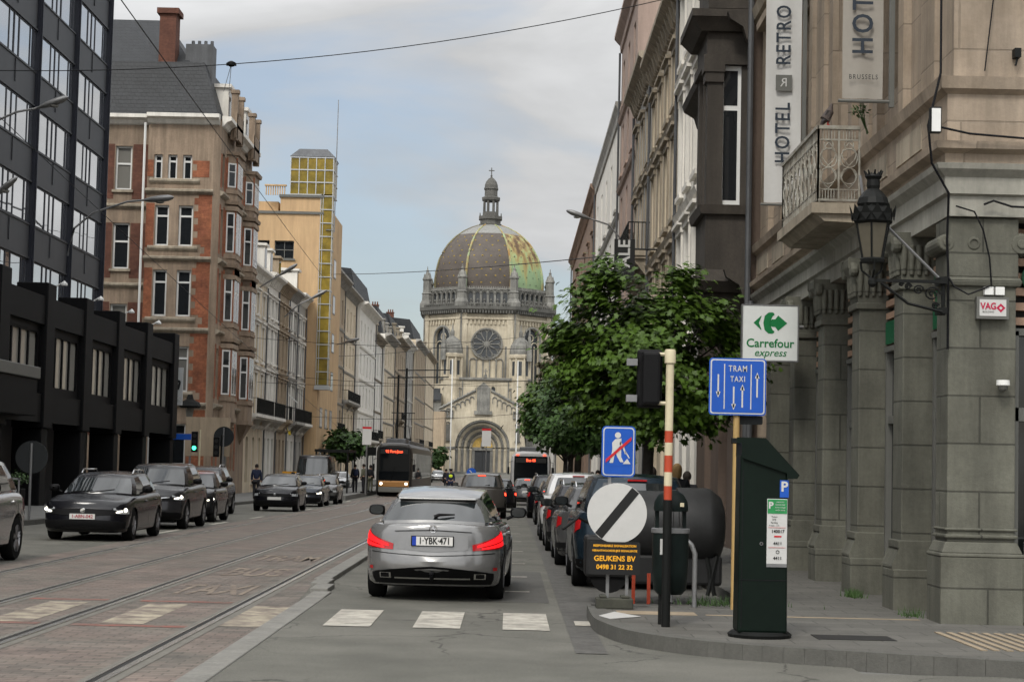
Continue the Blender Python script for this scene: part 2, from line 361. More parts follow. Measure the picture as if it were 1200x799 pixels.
def house(label, side, y0, y1, X, H, floors, nb, wm, tm, fm=None, depth=9, corn=.6, brackets=True, roof='slate', ridge=2.5, balc=(), chim=1, pipe=True, sur=True, dorm=0, mull=1, arch=False, curt=.25, shop=None, group=None, rm=None, side_wm=None, name='townhouse', oriel=None, jut=0, detail=2, strings=True):
    g = gz((y0 + y1) / 2) + .12; Wd = y1 - y0 - .02; y0 += .01
    root = thing(name, label, 'building', (X, (y0 + y1) / 2, g), group)
    F = Fac(X, y0, 0, 1, -side, 0); fm = fm or white_paint
    bay = Wd / nb; ops = []; wins = []
    for fi, (a, b, w) in enumerate(floors):
        for k in range(nb):
            c = bay * (k + .5)
            if fi == 0 and shop is not None and k != shop:
                pass
            o = (c - w / 2, c + w / 2, a, b) + ((arch if fi in (arch if isinstance(arch, tuple) else ()) else False),)
            ops.append((c - w / 2, c + w / 2, a, b) + ((.5,) if isinstance(arch, tuple) and fi in arch else ())); wins.append((fi, k) + ops[-1])
    m = MB(); F.wall(m, 0, Wd, g - .6, H, ops)
    P = F.p
    m.quad(P(Wd, g - .6), P(Wd, H), P(Wd, H, -depth), P(Wd, g - .6, -depth)); m.quad(P(0, g - .6, -depth), P(Wd, g - .6, -depth), P(Wd, H, -depth), P(0, H, -depth))
    m.quad(P(0, H), P(Wd, H), P(Wd, H, -depth), P(0, H, -depth))
    if side_wm is None: m.quad(P(0, g - .6), P(0, H), P(0, H, -depth), P(0, g - .6, -depth))
    m.build('wall', wm, root)
    if side_wm is not None:
        s = MB(); s.quad(P(0, g - .6), P(0, H), P(0, H, -depth), P(0, g - .6, -depth)); s.build('party_wall', side_wm, root)
    for fi, k, a, b, c, d, *ar in wins:
        if fi == 0 and k == 0:
            dm = MB(); F.box(dm, a, b, c - .0, d, -.22, -.15); F.box(dm, a + .12, b - .12, c + .25, c + 1.0, -.15, -.13); F.box(dm, a + .12, b - .12, c + 1.2, d - .2, -.15, -.13)
            d0 = dm.build('door', random.choice([black_metal, darkstone, frame_grey]), root)
            continue
        window(F, root, a, b, c, d, fm, sill=tm if detail else None, sur=tm if sur and fi > 0 and detail else None, curtain=random.random() < curt, mull=mull, fw=.08, detail=detail)
    if strings:
        for i in range(len(floors) - 1):
            z = floors[i][1] + (floors[i + 1][0] - floors[i][1]) * .45
            m = MB(); F.prism(m, [(0, z - .12), (.1, z - .05), (.16, z + .1), (0, z + .16)], 0, Wd); m.build('string_course', tm, root)
    m = MB(); F.prism(m, [(0, H - .7), (.08, H - .65), (.1, H - .35), (corn * .7, H - .2), (corn, H - .08), (corn, H + .08), (0, H + .1)], -.0, Wd)
    if brackets:
        nbk = int(Wd / .7)
        for i in range(nbk):
            u = Wd * (i + .5) / nbk; F.prism(m, [(.0, H - .75), (.12, H - .7), (corn * .62, H - .22), (0, H - .2)], u - .09, u + .09)
    m.build('cornice', tm, root)
    if roof:
        m = MB(); rr = rm or slate
        pr = [(-.05, H + .1), (-.35, H + .1), (-1.1 if roof == 'mansard' else -depth * .45, H + ridge), (-depth * .6, H + ridge + (.4 if roof == 'mansard' else 0)), (-depth, H + .1)]
        F.prism(m, pr[1:], .02, Wd - .02); ro = m.build('roof', rr, root)
        for k in range(dorm):
            c = Wd * (k + .5) / dorm; dd = MB(); F.box(dd, c - .65, c + .65, H + .3, H + 1.9, -2.2, -.35); F.prism(dd, [(-.2, H + 1.9), (-2.2, H + 1.9), (-2.2, H + 2.15), (-.2, H + 2.05)], c - .8, c + .8)
            do = dd.build('dormer', tm, root); p = MB(); F.box(p, c - .48, c + .48, H + .5, H + 1.75, -.34, -.33); p.build('pane', win_glass, do)
        for k in range(chim):
            u = (.25, Wd - .9)[k % 2]; n = -depth * .45; cm = MB(); z = H + ridge
            F.box(cm, u, u + .7, H, z + 1.0, n - .9, n + .3); F.box(cm, u - .06, u + .76, z + 1.0, z + 1.15, n - .96, n + .36)
            for q in range(3): p = F.p(u + .35, 0, n - .6 + q * .35); cm.lathe((p[0], p[1], z + 1.15), [(.11, 0), (.09, .45)], 8)
            cm.build('chimney', brick_dark, ro)
    for (fi, k0, k1) in balc:
        a = floors[fi][0]; balcony(F, root, bay * k0 + .15, bay * (k1 + 1) - .15, a - .02, .8, .95, tm)
    if pipe:
        m = MB(); p0 = F.p(Wd - .12, g - .1, .1); p1 = F.p(Wd - .12, H - .7, .1); m.tube([p0, p1], .055, 6); m.build('downpipe', zinc, root, smooth=40)
    return root, F, bay
# ------------------------------------------------------------------ cars
def interp(tab, x):
    if x <= tab[0][0]: return tab[0][1]
    for (a, b), (c, d) in zip(tab, tab[1:]):
        if x <= c:
            t = (x - a) / (c - a); t = t * t * (3 - 2 * t) * .5 + t * .5
            return b + (d - b) * t
    return tab[-1][1]
VS = [0, .05, .14, .28, .42, .56, .68, .8, .9, .96, 1]
WV = [(0, .9), (.05, .955), (.14, .975), (.28, .985), (.42, .995), (.56, 1), (.68, .99), (.8, .98), (.9, .965), (.96, .94), (1, .90)]
SPECS = dict(
    brake=dict(L=4.63, W=1.78, H=1.45, z0=.2, zs=[(-2.315, .94), (-1.9, .96), (-.9, .95), (.6, .93), (1.0, .93), (1.9, .78), (2.315, .64)],
               rb=-2.16, rr=-1.56, wsb=1.05, wsr=.3, C=-1.45, B=-.25, wb=.86, wr=.62, Le=.62, p=2.5, wr_r=.335, wheels=(-1.36, 1.34),
               offr=[(0, .22), (.2, .08), (.3, .0), (.42, 0), (.56, .05), (.68, .06), (.9, .08), (1, .1)], offf=[(0, .2), (.14, .05), (.3, 0), (.56, .04), (1, .2)]),
    hatch=dict(L=4.0, W=1.74, H=1.47, z0=.2, zs=[(-2, .98), (-1.2, .98), (.5, .94), (.95, .95), (1.7, .85), (2, .76)],
               rb=-1.86, rr=-1.42, wsb=1.2, wsr=.3, C=-1.15, B=-.15, wb=.87, wr=.66, Le=.6, p=2.4, wr_r=.31, wheels=(-1.22, 1.27),
               offr=[(0, .2), (.14, .03), (.3, 0), (.5, .03), (.7, .08), (1, .14)], offf=[(0, .2), (.14, .05), (.3, 0), (.56, .03), (.85, .07), (1, .18)]),
    wagon=dict(L=4.6, W=1.79, H=1.44, z0=.19, zs=[(-2.3, .96), (-1.2, .96), (.6, .92), (1.1, .92), (2.0, .81), (2.3, .73)],
               rb=-2.14, rr=-1.75, wsb=1.2, wsr=.35, C=-1.3, B=-.2, wb=.87, wr=.66, Le=.62, p=2.5, wr_r=.325, wheels=(-1.4, 1.3),
               offr=[(0, .2), (.14, .03), (.3, 0), (.5, .03), (.7, .08), (1, .14)], offf=[(0, .18), (.14, .05), (.3, 0), (.56, .03), (.85, .07), (1, .17)]),
    suv=dict(L=4.45, W=1.85, H=1.66, z0=.25, zs=[(-2.22, 1.08), (-1.2, 1.1), (.6, 1.05), (1.1, 1.06), (1.95, .98), (2.22, .9)],
             rb=-2.08, rr=-1.7, wsb=1.25, wsr=.45, C=-1.3, B=-.15, wb=.88, wr=.69, Le=.6, p=2.7, wr_r=.36, wheels=(-1.32, 1.32),
             offr=[(0, .2), (.14, .03), (.3, 0), (.5, .03), (.7, .08), (1, .14)], offf=[(0, .18), (.14, .05), (.3, 0), (.56, .03), (.85, .06), (1, .15)]),
    mini=dict(L=3.57, W=1.64, H=1.49, z0=.2, zs=[(-1.78, .95), (-1, .97), (.5, .95), (.95, .95), (1.5, .85), (1.78, .76)],
              rb=-1.66, rr=-1.15, wsb=1.05, wsr=.3, C=-.9, B=-.1, wb=.88, wr=.66, Le=.6, p=2.2, wr_r=.3, wheels=(-1.1, 1.15),
              offr=[(0, .2), (.14, .03), (.3, 0), (.5, .03), (.7, .08), (1, .14)], offf=[(0, .2), (.14, .05), (.3, 0), (.56, .04), (1, .2)]),
    van=dict(L=5.6, W=2.0, H=2.5, z0=.25, zs=[(-2.8, 1.3), (0, 1.3), (1.2, 1.25), (1.8, 1.2), (2.5, 1.05), (2.8, .85)],
             rb=-2.7, rr=-2.6, wsb=2.05, wsr=1.25, C=-2.3, B=.2, wb=.93, wr=.82, Le=.45, p=3.2, wr_r=.36, wheels=(-1.8, 1.8),
             offr=[(0, .1), (.14, .03), (.3, 0), (1, .04)], offf=[(0, .18), (.14, .05), (.3, 0), (.56, .05), (1, .2)]))

class Body:
    def __init__(s, sp, hi):
        s.sp = sp; s.hi = hi
        L, Le, p = sp['L'], sp['Le'], sp['p']; s.samples = []       # (end, d or y)
        nth = 9 if hi else 6
        for k in range(nth, -1, -1):
            th = (k / nth) * math.pi / 2; s.samples.append(('r', th))
        y = -L / 2 + Le; step = .05 if hi else .09; n = int((L - 2 * Le) / step)
        for i in range(1, n): s.samples.append(('m', y + (L - 2 * Le) * i / n))
        for k in range(0, nth + 1):
            th = (k / nth) * math.pi / 2; s.samples.append(('f', th))
    def pos(s, smp, v, off=0.0, zoverride=None):
        """x,y,z on the left (+x) side of the lower body"""
        sp = s.sp; L, Le, p = sp['L'], sp['Le'], sp['p']; w = sp['W'] / 2 * interp(WV, v)
        k, t = smp
        if k == 'm': y = t; x = w * (1 - .035 * (abs(y) / (L / 2)) ** 2)
        else:
            we = w * (1 - .035 * ((L / 2 - Le) / (L / 2)) ** 2)
            ct, st = max(0, math.cos(t)), max(0, math.sin(t))
            x = we * ct ** (2 / p); d = Le * (1 - st ** (2 / p))
            if k == 'r': y = -L / 2 + d + interp(sp['offr'], v) * (1 - d / Le)
            else: y = L / 2 - d - interp(sp['offf'], v) * (1 - d / Le)
        zt = interp(sp['zs'], y); z = sp['z0'] + (zt - sp['z0']) * v
        if off:
            if k == 'm': x += off
            else: x += off * math.cos(t); y += off * math.sin(t) * (-1 if k == 'r' else 1)
        return Vector((x, y, z))
    def vz(s, end, z):
        sp = s.sp; zt = interp(sp['zs'], -sp['L'] / 2 + .1 if end == 'r' else sp['L'] / 2 - .12); return (z - sp['z0']) / (zt - sp['z0'])
    def arch(s, P):
        sp = s.sp; Rr = sp['wr_r'] + .055
        if abs(P.x) < sp['W'] / 2 * .7: return P
        for yw in sp['wheels']:
            if abs(P.y - yw) < Rr: P = Vector((P.x, P.y, max(P.z, sp['wr_r'] + math.sqrt(Rr * Rr - (P.y - yw) ** 2))))
        return P
    def patch(s, mb, end, thA, thB, zA, zB, sgn=1, off=.006, n=6, mi=0, nz=2):
        """a panel lying on the bumper or tail: theta in degrees, 0 = side, 90 = centre; zA,zB = (low, high) at its two ends"""
        rows = []
        for i in range(n + 1):
            f = i / n; th = R(thA + (thB - thA) * f); lo = zA[0] + (zB[0] - zA[0]) * f; hi = zA[1] + (zB[1] - zA[1]) * f; row = []
            for j in range(nz + 1):
                z = lo + (hi - lo) * j / nz; q = s.pos((end, th), s.vz(end, z), off); row.append((q.x * sgn, q.y, z))
            rows.append(row)
        mb.grid(rows, mi)
    def endy(s, end, z, x=0.0):
        q = s.pos((end, math.pi / 2), s.vz(end, z)); a = abs(x) / (s.sp['W'] / 2); d = s.sp['Le'] * (1 - max(0, 1 - a ** s.sp['p']) ** (1 / s.sp['p']))
        return q.y + (d if end == 'r' else -d)

def wheel(root, x, y, r, hi, sgn):
    w = .21; t = MB(); n = 24 if hi else 14
    t.lathe((x, y, r), [(r * .62, -w / 2), (r * .93, -w / 2), (r, -w * .32), (r, w * .32), (r * .93, w / 2), (r * .62, w / 2), (r * .6, 0)], n, axis='x', cap=False)
    wh = t.build('wheel', tyre_m, root, smooth=40, local=True)
    m = MB(); o = sgn * w * .42
    m.lathe((x, y, r), [(.001, sgn * (w / 2 - .05)), (r * .12, sgn * (w / 2 - .03)), (r * .14, sgn * (w / 2 - .06))], n, axis='x', cap=False)
    m.lathe((x, y, r), [(r * .66, sgn * w * .46), (r * .6, sgn * w * .2)], n, axis='x', cap=False)
    for k in range(5):
        a = 2 * math.pi * k / 5 + .3
        for da in (-.13, .13):
            p = [Vector((x + o, y + r * q * math.cos(a + da * (q > .3)), r + r * q * math.sin(a + da * (q > .3)))) for q in (.08, .62)]
            m.tube(p, [.03, .02], 4)
    m.build('rim', rim_m, wh, local=True)
    d = MB(); d.lathe((x, y, r), [(.001, sgn * .0), (r * .61, sgn * .0)], n, axis='x', cap=False); d.build('brake_disc', black_plastic, wh, local=True)

def car(name, label, cat, kind, x, y, front_to_cam, pm, group=None, rear='unlit', front='unlit', plate=None, plate_m=None, hi=False, rails=False, scale=1.0, roofm=None, tilt=0, mirror_m=None, glass=None):
    sp = SPECS[kind]; B = Body(sp, hi); g = gz(y); rot = math.pi if front_to_cam else 0.0
    root = thing(name, label, cat, (x, y, g), group, rot + tilt); OFF[root] = None; root.scale = (scale,) * 3
    L, Wd, H = sp['L'], sp['W'], sp['H']; S = B.samples
    left = [[B.arch(B.pos(q, v)) for v in VS] for q in S]
    m = MB()
    for sg in (1, -1): m.grid([[(p.x * sg, p.y, p.z) for p in r] for r in left])
    fr = [1, .92, .75, .5, .25, 0, -.25, -.5, -.75, -.92, -1]; rows = []
    for r in left:
        p = r[-1]; crown = .055 * min(1, abs(p.x) / (Wd * .35)); rows.append([(p.x * f, p.y, p.z + crown * (1 - abs(f) ** 2.2)) for f in fr])
    m.grid(rows)
    # greenhouse
    rb, rr, wsb, wsr, C, Bp, wb, wr = (sp[k] for k in ('rb', 'rr', 'wsb', 'wsr', 'C', 'B', 'wb', 'wr'))
    wb *= Wd / 2; wr *= Wd / 2; seg = []                      # (glass name or None, base, roof)
    nr = 6; a_r = .3; a_f = .42
    for i in range(nr + 1):
        f = i / nr * .94; seg.append(('rear_window' if i < nr - (0 if kind == 'brake' else 1) else None, (wb * f, rb + a_r * .5 * f ** 3), (wr * f * .98, rr + a_r * .35 * f ** 3)))
    seg.append((None, (wb * .975, rb + .2), (wr * .97, rr + .16)))
    y0 = rb + .34; yr0 = rr + .3
    if kind == 'van': sides = [(y0, yr0, None), (Bp, Bp, None), (Bp + .1, Bp + .05, 'side_window')]
    else: sides = [(y0, yr0 + .05, 'side_window'), (C - .03, C + .12, None), (C + .06, C + .2, 'side_window'), (Bp - .05, Bp - .06, None), (Bp + .05, Bp + .02, 'side_window')]
    for yb, yt, tg in sides: seg.append((tg, (wb * (1.0 + .02 * (1 - abs(yb) / 2)), yb), (wr * (1.01), yt)))
    seg.append((None, (wb * 1.0, wsb - a_f - .12), (wr * 1.0, wsr - .22)))
    for i in range(nr + 1):
        f = (1 - i / nr) * .93; seg.append(('windscreen' if i < nr else None, (wb * f, wsb - a_f * .75 * f ** 2.6), (wr * f * .98, wsr - .16 * f ** 2.6)))
    tp = .13 if kind == 'brake' else 0 if kind == 'van' else .1
    def tpr(q): return (q[0] * (1 - tp * max(0, -(q[1] + .2) / (L / 2)) ** 1.3), q[1])
    seg = [(t_, tpr(b_), tpr(c_)) for t_, b_, c_ in seg]
    gv = [-.16, .07, .3, .6, .88, .96, 1.0]
    def zroof(y): t = (y - rr) / (wsr - rr); return H - .05 - (.15 * (1 - min(1, max(0, t * 1.8))) ** 1.5 if kind == 'brake' else .05 * (1 - min(1, max(0, t * 4)))) - .07 * max(0, (t - .55) / .45) ** 2
    def gp(i, v):
        _, b, t = seg[i]; zb = interp(sp['zs'], b[1]) + .01; e = .0 if b[0] < .05 else 1
        zb += .05 * (1 - min(1, (b[0] / (Wd * .45))) ** 2); zt = zroof(t[1]) + (.02 * (1 - (t[0] / wr) ** 2) if t[0] < wr else 0)
        bul = math.sin(math.pi * v) * .025; vv = v
        xx = b[0] + (t[0] - b[0]) * vv + bul * (b[0] / wb); yy = b[1] + (t[1] - b[1]) * vv
        if v < 0: xx, yy = b[0] * .985, b[1] + (.02 if b[1] < 0 else -.02)
        return Vector((xx, yy, zb + (zt - zb) * v))
    glass_mb = {}
    for i in range(len(seg) - 1):
        tg = seg[i][0]
        for sg in (1, -1):
            for j in range(len(gv) - 1):
                qd = [gp(i, gv[j]), gp(i + 1, gv[j]), gp(i + 1, gv[j + 1]), gp(i, gv[j + 1])]; qd = [(q.x * sg, q.y, q.z) for q in qd]
                if tg and 1 <= j <= 3:
                    key = tg if tg != 'side_window' else (tg, i, sg); glass_mb.setdefault(key, MB()).quad(*qd)
                else: m.quad(*qd)
    rows = []
    for i in range(len(seg)):
        p = gp(i, 1.0); rows.append([(p.x * f, p.y, p.z + .045 * (1 - abs(f) ** 2) * min(1, p.x / (wr * .8)) + .0) for f in fr])
    rmb = MB() if roofm else m
    rmb.grid(rows)
    body = m.build('body', pm, root, smooth=32, local=True, merge=.0008)
    if roofm: rmb.build('roof', roofm, root, smooth=32, local=True, merge=.0008)
    for k, gm in glass_mb.items(): gm.build(k if isinstance(k, str) else k[0], glass or car_glass, root, smooth=60, local=True, merge=.0005)
    # underbody and liners
    m = MB(); m.box(-Wd * .36, Wd * .36, -L / 2 + .35, L / 2 - .35, .18, .5); 
    for yw in sp['wheels']: m.box(-Wd * .47, Wd * .47, yw - sp['wr_r'] - .05, yw + sp['wr_r'] + .05, .3, .75)
    m.build('underbody', black_plastic, root, local=True)
    for yw in sp['wheels']:
        for sg in (1, -1): wheel(root, sg * (Wd / 2 - .125), yw, sp['wr_r'], hi, sg)
    # door seams, handles, sill trim
    for yy in (C - .05, Bp, wsb - .25) if kind != 'van' else (Bp, wsb - .3):
        for sg in (1, -1):
            m = MB(); rows = []
            for v in (.12, .4, .6, .8, .95):
                q = B.arch(B.pos(('m', yy), v, .002)); rows.append([(q.x * sg, yy, q.z), (q.x * sg, yy + .014, q.z)])
            m.grid(rows); m.build('door_seam', black_plastic, root, local=True)
    for yy in (C + .12, Bp + .12):
        for sg in (1, -1):
            q = B.pos(('m', yy), .84, .012); m = MB(); m.box(q.x * sg - .02, q.x * sg + .02, yy, yy + .18, q.z - .018, q.z + .018); m.build('door_handle', pm, root, local=True, bevel=.006)
    for sg in (1, -1):
        m = MB(); q = gp(len(seg) - nr - 2, .06); q2 = Vector((Wd / 2 * .93, q.y - .05, q.z + .02))
        m.tube([(q2.x * sg, q2.y, q2.z), (sg * (Wd / 2 + .04), q2.y, q2.z + .05)], .025, 6)
        c = Vector((sg * (Wd / 2 + .1), q2.y, q2.z + .09)); rws = []
        for a, s_ in ((-.06, .55), (-.045, .85), (0, 1), (.05, .95), (.085, .6), (.095, .2)):
            rws.append([(c.x + .115 * s_ * math.copysign(abs(math.cos(t)) ** .7, math.cos(t)), c.y + a, c.z + .075 * s_ * math.copysign(abs(math.sin(t)) ** .7, math.sin(t))) for t in [2 * math.pi * k / 12 for k in range(12)]])
        m.grid(rws, closed=True); mi = m.build('wing_mirror', mirror_m or black_plastic, root, smooth=50, local=True)
        m = MB(); m.poly([(c.x + .1 * math.copysign(abs(math.cos(t)) ** .7, math.cos(t)) * .9, c.y - .062, c.z + .064 * math.copysign(abs(math.sin(t)) ** .7, math.sin(t)) * .9) for t in [2 * math.pi * k / 12 for k in range(12)]])
        m.build('mirror_glass', car_glass, mi, local=True)
    if rails:
        for sg in (1, -1):
            m = MB(); m.tube([(sg * wr * .87, rr + .35, H - .06), (sg * wr * .88, rr + .5, H + .03), (sg * wr * .93, wsr - .5, H + .03), (sg * wr * .93, wsr - .35, H - .06)], .02, 6); m.build('roof_rail', chrome, root, smooth=40, local=True)
    # ends
    zr = interp(sp['zs'], -L / 2); zf = interp(sp['zs'], L / 2)
    tm = {'unlit': tail_red, 'lit': tail_lit, 'brake': brake_lit}[rear]
    if kind != 'brake':
        for sg in (1, -1):
            m = MB(); B.patch(m, 'r', 6, 28, (zr - .3, zr - .07), (zr - .22, zr - .1), sg); lamp = m.build('tail_light', tail_red if rear == 'unlit' else tail_red, root, smooth=50, local=True)
            if rear != 'unlit':
                m = MB(); B.patch(m, 'r', 10, 25, (zr - .25, zr - .13), (zr - .22, zr - .13), sg, .01); m.build('bulb', tm, lamp, smooth=50, local=True)
        m = MB(); B.patch(m, 'r', 5, 90, (.27, .42), (.3, .44), 1); B.patch(m, 'r', 5, 90, (.27, .42), (.3, .44), -1); m.build('rear_bumper', black_plastic, root, smooth=50, local=True)
        y = gp(0, .93); m = MB(); m.box(-.14, .14, y.y - .03, y.y + .01, y.z + .0, y.z + .025); m.build('high_brake_light', tm, root, local=True)
    pw = .26; py = B.endy('r', zr - .25, pw) - .02
    m = MB(); m.box(-pw, pw, py, py + .012, zr - .31, zr - .2); m.build('rear_plate', plate_m or plate_white, root, local=True)
    hm = head_clear
    if front_to_cam:
        for sg in (1, -1):
            m = MB(); B.patch(m, 'f', 8, 50, (zf - .16, zf + .03), (zf - .15, zf - .04), sg, .008); hl = m.build('headlight', hm, root, smooth=50, local=True)
            if front == 'lit':
                m = MB(); q = B.pos(('f', R(24)), B.vz('f', zf - .08), .018); B.patch(m, 'f', 32, 46, (zf - .115, zf - .085), (zf - .13, zf - .115), sg, .02); m.lathe((q.x * sg, q.y, zf - .08), [(.001, .012), (.03, .008), (.04, -.02)], 10, axis='y', cap=False); m.build('bulb', head_lit, hl, local=True)
        m = MB()
        for sg in (1, -1): B.patch(m, 'f', 22, 90, (.27, .42), (.23, .46), sg, .012)
        m.build('lower_grille', black_plastic, root, smooth=50, local=True)
        m = MB()
        for sg in (1, -1): B.patch(m, 'f', 44, 90, (zf - .17, zf - .08), (zf - .2, zf - .05), sg, .012)
        gr = m.build('grille', black_plastic, root, smooth=50, local=True)
        yb = B.endy('f', zf - .1); m = MB(); m.lathe((0, yb + .02, zf - .1), [(.001, .01), (.05, .008), (.06, -.015)], 12, axis='y', cap=False); m.build('badge', chrome, gr, local=True)
        if kind == 'suv':
            m = MB()
            for sg in (1, -1): B.patch(m, 'f', 56, 90, (zf - .1, zf - .08), (zf - .13, zf - .11), sg, .02)
            m.build('grille_bar', chrome, gr, local=True)
        yf = B.endy('f', .5, pw) + .012; m = MB(); m.box(-pw, pw, yf, yf + .015, .46, .57); pl = m.build('front_plate', plate_white, root, local=True)
        if plate:
            text('lettering', plate, plate_m or plate_red, pl, frame((0, yf + .018, .515), (-1, 0, 0), (0, 0, 1)), .1, .001, .002, sx=.95)
        for sg in (1, -1):
            m = MB(); B.patch(m, 'f', 20, 40, (.32, .42), (.33, .41), sg, .012); m.build('fog_light', black_plastic, root, local=True)
        q = gp(len(seg) - 3, .12); q2 = gp(len(seg) - 2, .5)
        m = MB(); m.tube([(.05, q.y + .3, q.z - .02), (-.45, q.y + .25, q.z + .05)], .012, 4); m.tube([(.5, q.y + .12, q.z - .02), (.0, q.y + .3, q.z + .02)], .012, 4); m.build('wiper', black_plastic, root, local=True)
    elif kind != 'brake' and kind != 'van':
        q = gp(1, .2); m = MB(); m.tube([(0, q.y - .02, q.z - .05), (.3, q.y - .01, q.z + .0)], .012, 4); m.build('rear_wiper', black_plastic, root, local=True)
    return root, B, gp, seg

def merc():
    pm = paint('silver_paint', (.175, .173, .17), .45)
    root, B, gp, seg = car('parked_car', 'silver estate coupe with lit red tail lights waiting at the crossing', 'car', 'brake', -.86, 25.95, False, pm, rear='lit', hi=True, mirror_m=None, tilt=-.035)
    root.name = 'shooting_brake_car'
    for sg in (1, -1):
        m = MB(); B.patch(m, 'r', -4, 60, (.69, .925), (.65, .725), sg, .008, 12, nz=4); lamp = m.build('tail_light', tail_red, root, smooth=50, local=True)
        m = MB(); B.patch(m, 'r', 6, 55, (.79, .9), (.69, .715), sg, .014, 10); B.patch(m, 'r', 6, 50, (.715, .775), (.665, .685), sg, .014, 10)
        m.build('bulb', tail_lit, lamp, smooth=50, local=True)
    zp = .765; py = B.endy('r', .72, .3) - .045
    m = MB(); 
    for sg in (1, -1): B.patch(m, 'r', 64, 90, (.66, .87), (.63, .89), sg, .004, 8)
    rec = m.build('plate_recess', pm, root, smooth=50, local=True)
    m = MB()
    for sg in (1, -1): B.patch(m, 'r', 60, 90, (.875, .885), (.895, .905), sg, .012, 8)
    m.build('tailgate_handle', black_plastic, root, smooth=50, local=True)
    for o in [c for c in root.children if c.name.startswith('rear_plate')]: bpy.data.objects.remove(o)
    m = MB(); m.box(-.27, .27, py, py + .02, zp - .065, zp + .065); hold = m.build('plate_holder', black_plastic, root, local=True, bevel=.004)
    m = MB(); m.box(-.255, .255, py - .006, py + .001, zp - .055, zp + .055); pl = m.build('rear_plate', plate_white, hold, local=True)
    m = MB(); m.box(-.255, -.205, py - .009, py - .005, zp - .055, zp + .055); m.build('country_band', plate_blue, hold, local=True)
    text('lettering', '1·YBK·471', sign_black, hold, facing((.025, py - .009, zp)), .118, .001, .003, sx=.78)
    # tailgate seam, bumper seam
    m = MB()
    for sg in (1, -1): B.patch(m, 'r', 30, 90, (.615, .625), (.575, .585), sg, .005, 10, nz=1)
    m.build('tailgate_seam', black_plastic, root, local=True)
    m = MB()
    for sg in (1, -1): B.patch(m, 'r', 30, 90, (.22, .36), (.22, .45), sg, .012, 10)
    df = m.build('diffuser', black_plastic, root, smooth=50, local=True)
    m = MB()
    for sg in (1, -1): B.patch(m, 'r', 62, 90, (.285, .305), (.285, .305), sg, .03, 6, nz=1)
    m.build('chrome_strip', chrome, df, smooth=50, local=True)
    for sg in (1, -1):
        m = MB(); B.patch(m, 'r', 44, 58, (.29, .36), (.29, .36), sg, .022, 5); e = m.build('exhaust_tip', chrome, root, smooth=50, local=True)
        m = MB(); B.patch(m, 'r', 46, 56, (.3, .35), (.3, .35), sg, .028, 5); m.build('exhaust_opening', black_plastic, e, smooth=50, local=True)
    m = MB(); yb = B.endy('r', .35); m.tube([(0, yb + .2, .3), (0, yb - .04, .29), (0, yb - .07, .34)], .025, 6); m.lathe((0, yb - .07, .36), [(.001, -.03), (.03, -.01), (.03, .01), (.001, .03)], 8); m.build('tow_bar', black_metal, root, smooth=40, local=True)
    # star badge
    yb = B.endy('r', .915) - .012; m = MB(); n = 20
    m.tube([(.045 * math.cos(2 * math.pi * k / n), yb, .915 + .045 * math.sin(2 * math.pi * k / n)) for k in range(n + 1)], .005, 5)
    for k in range(3):
        a = math.pi / 2 + k * 2 * math.pi / 3; m.tube([(0, yb, .915), (.043 * math.cos(a), yb, .915 + .043 * math.sin(a))], [.009, .003], 5)
    m.build('star_badge', chrome, root, local=True)
    a = gp(0, .2); b = gp(2, .32)
    m = MB(); m.tube([(0, a.y - .03, a.z), (.06, a.y - .025, a.z + .03), (b.x + .05, b.y - .03, a.z + .035)], [.03, .022, .01], 6); m.build('rear_wiper', black_plastic, root, smooth=40, local=True)
    m = MB(); a = gp(0, 1.0); m.box(-.5, .5, a.y - .05, a.y + .16, a.z - .0, a.z + .02); m.build('roof_spoiler', pm, root, local=True, bevel=.008)
    for sg in (1, -1):
        m = MB(); a = [gp(i, .985) for i in range(8, len(seg) - 8)]; m.tube([((p.x + .01) * sg, p.y, p.z) for p in a], .012, 4); m.build('chrome_trim', chrome, root, local=True)
        m = MB(); a = [gp(i, .05) for i in range(8, len(seg) - 8)]; m.tube([((p.x + .01) * sg, p.y, p.z) for p in a], .012, 4); m.build('chrome_trim', chrome, root, local=True)
        m = MB(); B.patch(m, 'r', 24, 32, (.40, .44), (.40, .44), sg, .008, 3, nz=1); m.build('reflector', tail_red, root, local=True)
    return root

